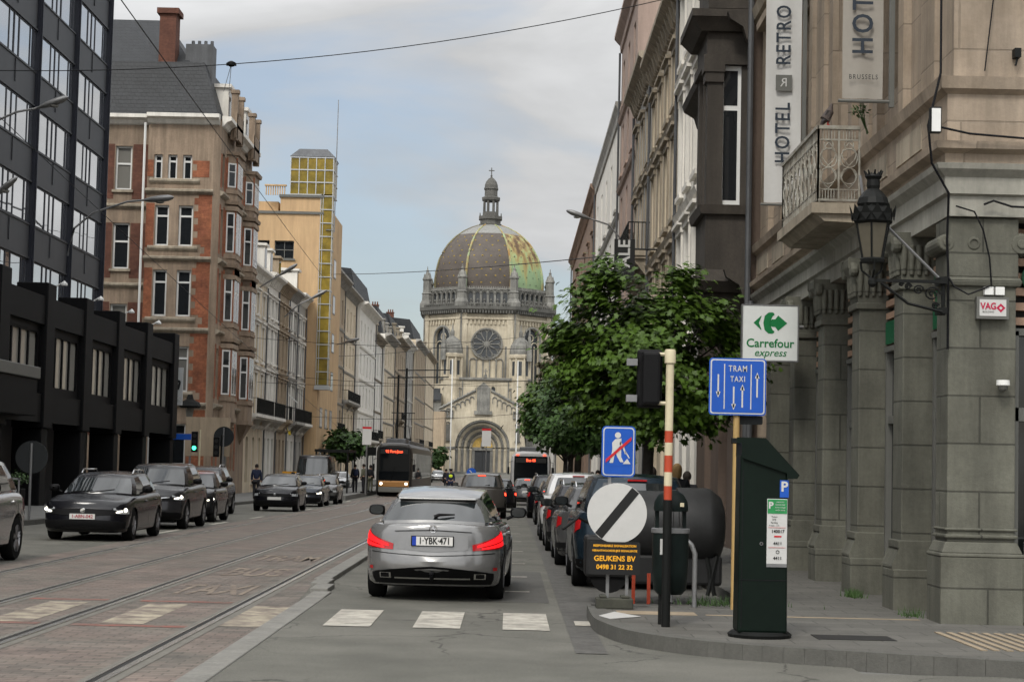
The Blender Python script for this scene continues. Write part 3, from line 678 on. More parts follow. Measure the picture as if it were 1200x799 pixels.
def coach(name, label, cat, x, y, Wd, H, L, front_to_cam, bodym, lowm, text_s, lit='rear', tram=True):
    """tram or bus: rounded box shell with big windscreen, display, side windows"""
    g = gz(y); root = thing(name, label, cat, (x, y, g), None, 0)
    hw = Wd / 2; rr = .28; prof = [(-hw, .35), (-hw, H - .6), (-hw + .06, H - .3), (-hw + .3, H - .06), (-hw + .7, H), (hw - .7, H), (hw - .3, H - .06), (hw - .06, H - .3), (hw, H - .6), (hw, .35)]
    def sec(yy, s, lift=0): return [(x + px * s, y + yy, g + .35 + (pz - .35) * (1 - lift)) for px, pz in prof]
    m = MB(); st = [(0.0, .86, .06), (.06, .93, .03), (.25, .98, .01), (.6, 1, 0), (L - .5, 1, 0), (L, .95, .02)]
    m.grid([sec(a, b, c) for a, b, c in st]); m.poly(sec(0, .86, .06)); m.poly(sec(L, .95, .02)[::-1])
    m.build('body', bodym, root, smooth=30)
    P = lambda px, py, pz: (x + px, y + py, g + pz)
    fw = hw * .84
    m = MB(); m.grid([[P(-fw * .98, -.012, .95), P(fw * .98, -.012, .95)], [P(-fw, -.03, 1.6), P(fw, -.03, 1.6)], [P(-fw * .98, -.014, H - .32), P(fw * .98, -.014, H - .32)]])
    m.build('windscreen' if front_to_cam else 'rear_window', tram_glass, root)
    m = MB(); m.box(x - fw * .9, x + fw * .9, y - .05, y - .03, g + H - .72, g + H - .42); dsp = m.build('destination_display', sign_black, root)
    text('lettering', text_s, led_red, dsp, facing((x, y - .052, g + H - .57)), .24, .001, .004, sx=.9)
    m = MB(); m.box(x - fw, x + fw, y - .05, y - .0, g + .62, g + .95); m.box(x - fw, x + fw, y - .04, y, g + .95, g + 1.0); m.build('nose_panel' if front_to_cam else 'rear_panel', lowm, root, bevel=.02)
    m = MB(); m.box(x - fw, x + fw, y - .06, y + .3, g + .28, g + .6); m.build('bumper', frame_grey if tram else black_plastic, root, bevel=.03)
    m = MB(); m.box(x - hw + .1, x + hw - .1, y + .4, y + L - .3, g + .08, g + .36); m.build('underframe', black_plastic, root)
    for sg in (-1, 1):
        m = MB(); m.lathe((x + sg * fw * .82, y - .06, g + .82 if tram else g + .85), [(.001, -.012), (.07, -.005), (.09, .02)], 12, axis='y', cap=False)
        m.build('headlight' if front_to_cam else 'tail_light', head_lit if front_to_cam else brake_lit, root)
        k = 0; yy = .7
        while yy < L - 2.2:
            m = MB(); xx = x + sg * (hw + .006); m.quad((xx, y + yy, g + 1.1), (xx, y + yy + 1.9, g + 1.1), (xx, y + yy + 1.9, g + H - .65), (xx, y + yy, g + H - .65)); m.build('side_window', car_glass, root); yy += 2.1
        for yy in (3.0, L * .5, L - 3.0):
            m = MB(); m.lathe((x + sg * (hw - .12), y + yy, g + .33), [(.001, sg * .1), (.3, sg * .1), (.33, sg * .06), (.33, -sg * .06)], 14, axis='x', cap=False); m.build('wheel', rail_dark if tram else tyre_m, root)
        m = MB(); m.box(x + sg * (hw + .05) - .02, x + sg * (hw + .2) , y - .1, y - .04, g + 1.6, g + 2.05); m.tube([(x + sg * hw * .9, y + .1, g + 2.4), (x + sg * (hw + .12), y - .07, g + 2.35), (x + sg * (hw + .12), y - .07, g + 2.0)], .02, 5); m.build('mirror', black_plastic, root)
    m = MB(); m.box(x - hw * .55, x + hw * .55, y + 1.6, y + 5, g + H - .02, g + H + .28); m.box(x - hw * .55, x + hw * .55, y + 7, y + L - 2, g + H - .02, g + H + .22); m.build('roof_unit', zinc, root, bevel=.04)
    if tram:
        m = MB(); c = (x, y + 8.5, g + H + .25)
        for sg in (-.5, .5): m.tube([(x + sg, y + 9.5, g + H + .3), (x + sg * .9, y + 7.8, g + H + 1.2), (x + sg * .8, y + 8.8, g + H + 2.1)], .03, 5)
        m.tube([(x - .8, y + 8.8, g + H + 2.12), (x + .8, y + 8.8, g + H + 2.12)], .03, 5); m.build('pantograph', black_metal, root)
        w = MB(); w.tube([(x - .2, y - .06, g + .98), (x + .05, y - .07, g + 1.9)], .015, 4); w.build('wiper', black_plastic, root)
    else:
        for sg in (-1, 1):
            m = MB(); m.box(x + sg * fw * .8 - .08, x + sg * fw * .8 + .08, y - .04, y - .0, g + H - .28, g + H - .2); m.build('upper_light', brake_lit, root)
    return root

# ------------------------------------------------------------------ people
def skinned(name, parent, pts, edges, rad, mt, root_i=0, sub=1, smooth=True):
    me = bpy.data.meshes.new(name); me.from_pydata(pts, edges, []); o = newobj(name, me, parent); me.materials.append(mt)
    sk = o.modifiers.new('skin', 'SKIN'); sk.use_smooth_shade = True
    if not me.skin_vertices: me.skin_vertices.new(name='')
    for i, r in enumerate(rad):
        r = r if isinstance(r, tuple) else (r, r); me.skin_vertices[0].data[i].radius = r
    me.skin_vertices[0].data[root_i].use_root = True
    s = o.modifiers.new('sub', 'SUBSURF'); s.levels = sub; s.render_levels = sub
    return o
def person(label, x, y, h, rot, top, trousers, hair, group=None, pose='stand', base=0.12, hairlong=False, bag=None, vest=None, cap=None):
    g = gz(y) + base; root = thing('person', label, 'person', (x, y, g), group, rot); OFF[root] = None
    k = h / 1.75; st = .16 if pose == 'walk' else .03
    P = [(0, 0, .95), (0, 0, 1.12), (0, .01, 1.35), (0, .01, 1.47), (0, .02, 1.56), (0, .03, 1.66),      # 0-5 pelvis..head
         (.09, 0, .9), (.10, st, .5), (.10, st * .7 - (.1 if pose == 'walk' else 0), .07), (.11, st * .7 + .12, .03),
         (-.09, 0, .9), (-.10, -st * .4, .5), (-.10, -st * 1.2, .07), (-.11, -st * 1.2 + .14, .03),
         (.18, 0, 1.42), (.23, -.02, 1.16), (.24, .08, .93), (.235, .11, .84),
         (-.18, 0, 1.42), (-.23, .0, 1.16), (-.24, .06, .93), (-.235, .09, .84)]
    if pose == 'phone': P[16] = (.16, .24, 1.2); P[17] = (.08, .3, 1.28)
    E = [(0, 1), (1, 2), (2, 3), (3, 4), (4, 5), (0, 6), (6, 7), (7, 8), (8, 9), (0, 10), (10, 11), (11, 12), (12, 13), (2, 14), (14, 15), (15, 16), (16, 17), (2, 18), (18, 19), (19, 20), (20, 21)]
    Rr = [(.15, .11), (.14, .1), (.16, .11), (.06, .06), (.07, .08), (.085, .1), .085, .06, .045, .04, .085, .06, .045, .04, .06, .045, .035, .035, .06, .045, .035, .035]
    P = [(a * k, b * k, c * k) for a, b, c in P]; Rr = [tuple(q * k for q in r) if isinstance(r, tuple) else r * k for r in Rr]
    skinned('body', root, P, E, Rr, skin, 0, 2)
    def grow(r, a): return tuple(q + a for q in r) if isinstance(r, tuple) else r + a
    ids = [0, 1, 2, 3, 14, 15, 16, 18, 19, 20]; mp = {v: i for i, v in enumerate(ids)}
    skinned('jacket', root, [P[i] if i != 3 else (P[3][0], P[3][1], P[3][2] - .03) for i in ids], [(mp[a], mp[b]) for a, b in E if a in mp and b in mp], [grow(Rr[i], .022) for i in ids], top, 0, 2)
    ids = [0, 6, 7, 8, 10, 11, 12]; mp = {v: i for i, v in enumerate(ids)}
    skinned('trousers', root, [P[i] for i in ids], [(mp[a], mp[b]) for a, b in E if a in mp and b in mp], [grow(Rr[i], .018) for i in ids], trousers, 0, 2)
    for a, b in ((8, 9), (12, 13)):
        m = MB(); p, q = Vector(P[a]), Vector(P[b]); m.tube([p + Vector((0, -.05, -.02)), p * .5 + q * .5 + Vector((0, 0, -.01)), q + Vector((0, .04, 0))], [.05, .055, .03], 8); m.build('shoe', black_plastic, root, smooth=50, local=True)
    hd = Vector(P[5]); m = MB(); rows = []
    for i in range(7):
        a = math.pi / 2 * (1 - i / 6 * (1.35 if not hairlong else 1.5)); rr_ = .108 * k * max(.02, math.cos(a)); rows.append([hd + Vector((rr_ * .92 * math.cos(t), -.018 + rr_ * 1.12 * math.sin(t), .0 + .125 * k * math.sin(a))) for t in [2 * math.pi * q / 14 for q in range(14)]])
    vs = []
    for ri, row in enumerate(rows):
        for p in row:
            if ri > 3 and p.y > hd.y + .02: p.y = hd.y + .02
            if hairlong and ri > 4: p.z -= .07
    m.grid(rows, closed=True); m.build('hair', hair, root, smooth=70, local=True)
    m = MB()
    m.tube([hd + Vector((0, .1 * k, -.0)), hd + Vector((0, .122 * k, -.028))], [.01, .018], 6); m.build('nose', skin, root, smooth=60, local=True)
    for sg in (-1, 1):
        m = MB(); m.lathe(hd + Vector((sg * .034, .096 * k, .012)), [(.001, .008), (.011, .004), (.012, -.005)], 8, axis='y'); m.build('eye', black_plastic, root, local=True)
    if vest:
        ids = [1, 2]; skinned('safety_vest', root, [P[1], P[2], (0, .01, P[2][2] + .08)], [(0, 1), (1, 2)], [grow(Rr[1], .04), grow(Rr[2], .04), (.13, .1)], vest, 0, 2)
    if cap:
        m = MB(); m.lathe(hd + Vector((0, 0, .03)), [(.11, 0), (.125, .05), (.12, .09), (.001, .1)], 14); m.box(hd.x - .07, hd.x + .07, hd.y + .08, hd.y + .17, hd.z + .03, hd.z + .045); m.build('cap', cap, root, smooth=40, local=True)
    if bag:
        m = MB(); m.lathe((0, -.2 * k, 1.05 * k), [(.001, 0), (.14, .02), (.15, .2), (.12, .38), (.001, .42)], 12); b = m.build('backpack', bag, root, smooth=60, local=True)
    return root
# ------------------------------------------------------------------ ground, road and tracks
YS = [-30, -10, 0, 6, 10, 14, 17, 20, 23, 26, 29, 32, 36, 40, 45, 50, 55, 60, 65, 70, 75, 80, 85, 90, 95, 100, 105, 115, 130, 150, 180, 220, 280, 360, 440, 470]
def bend(y): return -.55 * sstep(68, 112, y)
def sheet(name, xl, xr, y0, y1, dz, m, kind='structure', curve=False):
    ys = [y0] + [y for y in YS if y0 < y < y1] + [y1]; mb = MB(); f = lambda q, y: (q(y) if callable(q) else q) + (bend(y) if curve else 0)
    mb.grid([[(f(xl, y), y, gz(y) + dz), (f(xr, y), y, gz(y) + dz)] for y in ys]); o = mb.build(name, m)
    if kind: o['kind'] = kind
    return o
mb = MB(); ys = YS + [900, 3000]
mb.grid([[(-1500, y, gz(y) - .03), (-200, y, gz(y) - .03), (0, y, gz(y) - .03), (200, y, gz(y) - .03), (1500, y, gz(y) - .03)] for y in ys]); struct(mb.build('ground', pave_grey))
sheet('road', -12.2, 3.1, -30, 470, 0, asphalt)
mb = MB(); mb.quad((3.1, -30, .001), (60, -30, .001), (60, 16.4, .001), (3.1, 16.4, .001)); struct(mb.build('side_street', asphalt))

def setts_mat():
    m = mat('paving_setts', (.142, .114, .098), .75, var=.25, scale=1.3, fine=10, bump=.2, c2=(.12, .112, .095), c2amt=.75, c2scale=.5)
    nt = m.node_tree; b = nt.nodes['Principled BSDF']; src = b.inputs['Base Color'].links[0].from_socket
    g = nt.nodes.new('ShaderNodeNewGeometry'); mp = nt.nodes.new('ShaderNodeMapping'); mp.inputs['Rotation'].default_value = (0, 0, 0)
    nt.links.new(g.outputs['Position'], mp.inputs[0]); br = nt.nodes.new('ShaderNodeTexBrick'); nt.links.new(mp.outputs[0], br.inputs['Vector'])
    br.inputs['Scale'].default_value = 1; br.inputs['Brick Width'].default_value = .26; br.inputs['Row Height'].default_value = .13; br.inputs['Mortar Size'].default_value = .008
    br.inputs['Color1'].default_value = (1.15, 1.1, 1.08, 1); br.inputs['Color2'].default_value = (.75, .76, .78, 1); br.inputs['Mortar'].default_value = (.5, .5, .5, 1)
    mx = nt.nodes.new('ShaderNodeMix'); mx.data_type = 'RGBA'; mx.blend_type = 'MULTIPLY'; mx.inputs[0].default_value = .9
    nt.links.new(src, mx.inputs[6]); nt.links.new(br.outputs['Color'], mx.inputs[7]); nt.links.new(mx.outputs[2], b.inputs['Base Color'])
    b2 = nt.nodes.new('ShaderNodeBump'); b2.inputs['Strength'].default_value = .5; b2.inputs['Distance'].default_value = .01; b2.invert = True
    nt.links.new(br.outputs['Fac'], b2.inputs['Height']); nt.links.new(b.inputs['Normal'].links[0].from_socket, b2.inputs['Normal']); nt.links.new(b2.outputs[0], b.inputs['Normal'])
    return m
setts = setts_mat()
def bed_r(y): return -2.55 - .2 * sstep(24, 27, y)
sheet('tram_track_bed', -7.95, bed_r, -30, 440, .004, setts, curve=True)
strip_m = mat('track_concrete', (.125, .118, .102), .75, var=.15, scale=2, fine=20, bump=.2)
RAILS = [-7.35, -5.88, -4.62, -3.12]
for xr in RAILS:
    sheet('rail_bed', xr - .15, xr + .15, -30, 440, .008, strip_m, curve=True)
    sheet('rail_slot', xr - .075, xr + .04, -30, 440, .012, rail_dark, curve=True)
    for dx, w in ((-.075, .018), (0, .062)):
        ys = [y for y in YS if y < 440]; mb = MB(); L4 = []
        for y in ys:
            x = xr + dx + bend(y); z = gz(y); L4.append([(x, y, z), (x, y, z + .019), (x + w, y, z + .019), (x + w, y, z)])
        mb.grid(L4); o = mb.build('tram_rail', rail_steel); struct(o)
# kerb stones between the track bed and the lane (flush near, raised farther on)
mb = MB(); y = 4.0
while y < 100:
    L_ = 1.0; h = .014 + .055 * sstep(23.5, 25.5, y); x = bed_r(y) + bend(y); z = gz(y); mb.box(x, x + .24, y + .01, y + L_ - .01, z - .1, z + h); y += L_
struct(mb.build('track_kerb', mat('pale_kerbstone', (.165, .16, .145), .75, var=.18, scale=2, fine=25, bump=.3), bevel=.012))
# left kerb and pavement
sheet('left_pavement', -17.0, -12.2, -30, 470, .12, pave_grey)
mb = MB(); y = -10
while y < 420: z = gz(y); mb.box(-12.4, -12.14, y + .006, y + 1.49, z - .2, z + .125); y += 1.5
struct(mb.build('left_kerb', kerbstone))
# right pavement: bulb at the corner, then narrower beside the parked cars
slab = mat('paving_slabs', (.1, .096, .086), .75, var=.12, scale=1.5, fine=20, bump=.25)
nt = slab.node_tree; b = nt.nodes['Principled BSDF']; src = b.inputs['Base Color'].links[0].from_socket
g_ = nt.nodes.new('ShaderNodeNewGeometry'); br = nt.nodes.new('ShaderNodeTexBrick'); nt.links.new(g_.outputs['Position'], br.inputs['Vector']); br.inputs['Scale'].default_value = 1
br.inputs['Brick Width'].default_value = .6; br.inputs['Row Height'].default_value = .4; br.inputs['Mortar Size'].default_value = .008; br.inputs['Color1'].default_value = (1.1,) * 3 + (1,); br.inputs['Color2'].default_value = (.88,) * 3 + (1,); br.inputs['Mortar'].default_value = (.5,) * 3 + (1,)
mx = nt.nodes.new('ShaderNodeMix'); mx.data_type = 'RGBA'; mx.blend_type = 'MULTIPLY'; mx.inputs[0].default_value = 1; nt.links.new(src, mx.inputs[6]); nt.links.new(br.outputs['Color'], mx.inputs[7]); nt.links.new(mx.outputs[2], b.inputs['Base Color'])
edge = [(.98, 22.0), (.97, 20.3), (1.05, 19.5), (1.25, 18.6), (1.65, 17.9), (2.2, 17.4), (2.9, 17.05), (3.6, 16.75), (4.5, 16.35), (6.5, 15.5), (12, 13.5), (30, 8)]
mb = MB()
pts = edge + [(30, 22.0)]
mb.poly([(x, y, .14) for x, y in pts]); struct(mb.build('corner_pavement', slab))
sheet('right_pavement', 2.95, 12, 22.0, 440, .14, slab)
mb = MB()
def kerbrun(mb, pts, w=.16, top=.145, bot=-.2):
    out = [Vector((*p, 0)) for p in pts]; nrm = []
    for i, p in enumerate(out):
        d = (out[min(i + 1, len(out) - 1)] - out[max(i - 1, 0)]).normalized(); nrm.append(Vector((-d.y, d.x, 0)))
    for i in range(len(out) - 1):
        a, b_ = out[i], out[i + 1]; n = max(1, int((b_ - a).length / .95))
        for k in range(n):
            p = a.lerp(b_, k / n + .006 / n); q = a.lerp(b_, (k + 1) / n - .006 / n); na = nrm[i].lerp(nrm[i + 1], k / n) * w; nb_ = nrm[i].lerp(nrm[i + 1], (k + 1) / n) * w
            z = gz(p.y); o = Vector((0, 0, 1))
            mb.hexa([p + o * (bot + z) - na * .25, q + o * (bot + z) - nb_ * .25, q + nb_ + o * (bot + z), p + na + o * (bot + z), p + o * (top + z) - na * .25, q + o * (top + z) - nb_ * .25, q + nb_ + o * (top + z), p + na + o * (top + z)])
# smooth the corner
sm = []
for i in range(len(edge) - 1):
    p0 = edge[max(i - 1, 0)]; p1 = edge[i]; p2 = edge[i + 1]; p3 = edge[min(i + 2, len(edge) - 1)]
    for k in range(4):
        t = k / 4; sm.append(tuple(.5 * ((2 * b1) + (-a + c) * t + (2 * a - 5 * b1 + 4 * c - d) * t * t + (-a + 3 * b1 - 3 * c + d) * t ** 3) for a, b1, c, d in zip(p0, p1, p2, p3)))
sm.append(edge[-1]); kerbrun(mb, sm)
kerbrun(mb, [(2.95, 22.0), (.98, 22.0)]); kerbrun(mb, [(2.95, 440), (2.95, 100), (2.95, 60), (2.95, 22.0)], w=.14)
struct(mb.build('corner_kerb', kerbstone))
gut = mat('gutter_setts', (.075, .072, .066), .75, var=.25, scale=3, fine=12, bump=.4)
sheet('gutter', .66, .96, 17.6, 200, .006, gut)
sheet('parking_bay', .96, 2.85, 22, 200, .004, mat('parking_setts', (.085, .082, .075), .8, var=.22, scale=1.5, fine=8, bump=.4))
tac = mat('tactile_paving', (.25, .2, .14), .8, var=.12, scale=2, fine=12)
mb = MB(); mb.box(.98 + .25, 2.1, 20.7, 21.15, .141, .145); mb.box(2.2, 4.55, 20.75, 20.85, .141, .145)
for i in range(14): mb.box(4.35 + i * .12, 4.41 + i * .12, 17.3 + (i % 2) * .02, 19.2, .141, .15)
struct(mb.build('tactile_paving', tac))
mb = MB(); mb.box(3.0, 3.75, 18.1, 18.6, .141, .146); struct(mb.build('manhole_cover', rail_dark))
# crossing and other paint
mb = MB()
for x in (-1.93, -.98, -.03): mb.grid([[(x, 19.95, .007), (x + .5, 19.95, .007)], [(x + .0, 22.2, .007), (x + .5, 22.2, .007)]])
struct(mb.build('zebra_crossing', paint_white))
mb = MB()
for x in (-2.98, -4.22, -5.4): mb.quad((x, 19.6, .007), (x + .46, 19.6, .007), (x + .46, 22.4, .007), (x, 22.4, .007))
struct(mb.build('worn_crossing_bars', paint_cream))
mb = MB()
for x0, x1, y in ((-4.45, -3.25, 19.3), (-5.7, -4.8, 19.35), (-7.2, -6.1, 20.6), (-4.4, -3.3, 22.7), (-5.75, -4.8, 22.7)): mb.quad((x0, y, .0075), (x1, y, .0075), (x1, y + .22, .0075), (x0, y + .22, .0075))
struct(mb.build('worn_red_lines', paint_red))
mb = MB()
for y in (26, 29.5, 33.5, 38.5, 44, 50, 57, 65): mb.quad((-.12 + .1, y, gz(y) + .006), (.32, y, gz(y) + .006), (.32, y + .14, gz(y) + .006), (-.12 + .1, y + .14, gz(y) + .006))
mb.quad((-12.1, 41.5, .0), (-10.9, 41.5, .0), (-10.9, 42.6, .0), (-12.1, 42.6, .0))
mb.v[-4:] = [(a, b_, gz(b_) + .006) for a, b_, c in mb.v[-4:]]
for y in (44, 52, 60, 76, 84, 92, 100): mb.quad((-8.25 + bend(y), y, gz(y) + .006), (-8.1 + bend(y), y, gz(y) + .006), (-8.1 + bend(y), y + 3, gz(y + 3) + .006), (-8.25 + bend(y), y + 3, gz(y + 3) + .006))
mb.quad((1.75, 15.1, .006), (9, 12.6, .006), (9, 12.85, .006), (1.85, 15.3, .006))
struct(mb.build('road_markings', paint_white))
faint = mat('faded_lane_paint', (.22, .18, .14), .8, var=.14, scale=2, fine=18, c2=(.12, .095, .08), c2amt=1, c2scale=2.5)
def roadtext(s, x, y, w, h):
    c = bpy.data.curves.new('lane_lettering', 'FONT'); c.body = s; c.size = 1; c.align_x = 'CENTER'; c.offset = .02; c.materials.append(faint)
    o = newobj('lane_lettering', c); o.location = (x, y, gz(y) + .0095); o.scale = (w, h, 1); o['kind'] = 'structure'
roadtext('TAXI', -3.86, 24.2, .46, 2.6); roadtext('BUS', -3.86, 28.2, .52, 2.8)
roadtext('TRAM', -3.86, 32.6, .42, 2.6)
# brown patches of mended road
mb = MB()
for x0, x1, y0, y1 in ((-.4, .55, 24, 31), (-10.6, -9.2, 44, 55)):
    mb.quad((x0, y0, gz(y0) + .0035), (x1, y0, gz(y0) + .0035), (x1, y1, gz(y1) + .0035), (x0, y1, gz(y1) + .0035))
struct(mb.build('asphalt_patch', mat('asphalt_patch', (.072, .07, .064), .8, var=.12, fine=35, bump=.3)))

# ------------------------------------------------------------------ office tower and its black podium (left)
def tower():
    XL = -18.5; g = 0; root = thing('office_tower', 'dark glass office tower with mirrored window bands and a projecting black podium', 'building', (XL, 75, 0))
    F = Fac(XL, 0, 0, 1, 1, 0); bays = [83.7 - 6.15 * k for k in range(0, 9)]; y_end = 83.7
    FH = 2.93; z0 = 7.6; m = MB(); top = z0 + FH * 8
    m.quad(F.p(20, -1, -.3), F.p(y_end, -1, -.3), F.p(y_end, top, -.3), F.p(20, top, -.3)); m.quad(F.p(y_end, -1, -.3), F.p(y_end, top, -.3), F.p(y_end, top, -14), F.p(y_end, -1, -14))
    m.quad(F.p(20, top, -.3), F.p(y_end, top, -.3), F.p(y_end, top, -14), F.p(20, top, -14)); m.build('core_wall', tower_panel, root)
    for k, yb in enumerate(bays):
        m = MB(); F.box(m, yb - .14, yb + .14, 5, top, -.25, .1); F.box(m, yb - .04, yb + .04, 5, top, .1, .16); m.build('mullion_post', tower_mull, root)
    for k in range(5):
        ya, yb = bays[k + 1] + .17, bays[k] - .17
        for f in range(8):
            zb = z0 + f * FH; m = MB(); F.box(m, ya, yb, zb - 1.28, zb - .0, -.2, -.02); F.box(m, (ya + yb) / 2 - .04, (ya + yb) / 2 + .04, zb - .95, zb - .1, -.02, .02)
            F.box(m, ya, yb, zb - .06, zb, -.2, .02); F.box(m, ya, yb, zb - 1.34, zb - 1.28, -.2, .02)
            m.build('spandrel_panel', tower_panel, root)
            m = MB(); fr = MB(); n = 4; ws = [0, .3, .47, .64, .96, 1.0]
            edges = [ya + (yb - ya) * q for q in (0, .07, .34, .46, .58, .85, .93, 1)]
            for q in range(len(edges) - 1):
                t = random.uniform(-.006, .006); m.quad(F.p(edges[q], zb, -.06 + t), F.p(edges[q + 1], zb, -.06 - t), F.p(edges[q + 1], zb + FH - 1.34, -.06 - t), F.p(edges[q], zb + FH - 1.34, -.06 + t))
            w = m.build('window', mirror_glass, root)
            for q in edges[1:-1]: F.box(fr, q - .05, q + .05, zb, zb + FH - 1.34, -.09, -.035)
            for vv in (zb, zb + FH - 1.40): F.box(fr, ya, yb, vv, vv + .06, -.085, -.038)
            fr.build('frame', tower_mull, w)
    # podium
    XP = -16.7; Fp = Fac(XP, 0, 0, 1, 1, 0); y1 = 92.8; w = 6.6; cols = [92.2, 85.3, 79.1, 73.0, 66.9, 60.8, 54.7, 48.6, 42.5, 36.4, 30.3]
    pod = thing('podium_block', 'black clad podium with deep pillars and rounded windows at the foot of the office tower', 'building', (XP, 70, 0))
    m = MB(); ops = [(b_ + .8, a - .9, 4.15, 6.1) for a, b_ in zip(cols, cols[1:])]; Fi = Fac(XP, 0, 0, 1, 1, 0)
    Fi.wall(m, 30, y1, 3.3, 7.3, ops, .12); m.quad(Fi.p(30, 7.3), Fi.p(y1, 7.3), Fi.p(y1, 7.3, -10), Fi.p(30, 7.3, -10)); m.quad(Fi.p(30, 3.3), Fi.p(y1, 3.3), Fi.p(y1, 3.3, -10), Fi.p(30, 3.3, -10))
    m.quad(Fi.p(y1, 3.3), Fi.p(y1, 7.3), Fi.p(y1, 7.3, -10), Fi.p(y1, 3.3, -10))
    Fi.box(m, 30, y1, 6.35, 7.35, .0, .16); Fi.box(m, 30, y1, 2.9, 3.9, .0, .14)
    m.build('upper_wall', podium_black, pod)
    for i, c in enumerate(cols):
        m = MB(); Fp.box(m, c - .62, c + .62, 2.7, 7.85, -.9, .24); Fp.box(m, c - .45, c + .45, -.5, 2.7, -.9, .14); m.build('pillar', podium_black, pod, bevel=.04)
    for (a, b_, c, d) in ops:
        wnd = MB(); q = Fi.p; wnd.quad(q(a, c, -.09), q(b_, c, -.09), q(b_, d, -.09), q(a, d, -.09)); wo = wnd.build('window', podium_glass, pod)
        fr = MB(); n = 4
        for k in range(1, n): u = a + (b_ - a) * k / n; Fi.box(fr, u - .07, u + .07, c, d, -.1, -.03)
        Fi.box(fr, a, b_, c, c + .06, -.1, -.02); Fi.box(fr, a, b_, d - .06, d, -.1, -.02)
        for (cu, cv, su, sv) in ((a, c, 1, 1), (b_, c, -1, 1), (a, d, 1, -1), (b_, d, -1, -1)):
            pts = [(cu, cv)] + [(cu + su * .35 * (1 - math.cos(t)), cv + sv * .35 * (1 - math.sin(t))) for t in [math.pi / 2 * k / 5 for k in range(6)]]
            fr.poly([q(u, v, .003) for u, v in pts])
        fr.build('frame', podium_black, wo)
    # ground floor behind the pillars: shop fronts set back, open at the street corner
    m = MB(); Fg = Fac(XP - 3.4, 0, 0, 1, 1, 0); Fg.box(m, 30, 78, -.5, 3.3, -.3, 0); m.build('recessed_shopfront', shop_glass, pod)
    for yy in (86, 91): m = MB(); m.box(XP - 9, XP - 8.2, yy - .4, yy + .4, -.5, 3.3); m.build('pillar', podium_black, pod)
    m = MB(); m.box(XP - .05, XP + .7, 54.9, 63.4, 3.05, 4.3); m.box(XP - .05, XP + .78, 54.8, 63.5, 4.3, 4.7, 1); m.build('entrance_canopy', [podium_black, frame_grey], pod, bevel=.03)
    for c in (79.1, 85.3, 66.9, 73.0):
        m = MB(); p = Vector((XP + .1, c + 1.0, 7.85)); m.tube([p + Vector((0, 0, -.2)), p, p + Vector((.25, 0, .15))], .03, 5); m.lathe(p + Vector((.3, 0, .1)), [(.02, .12), (.13, 0), (.12, -.06)], 8); m.build('floodlight', white_paint, pod)
tower()

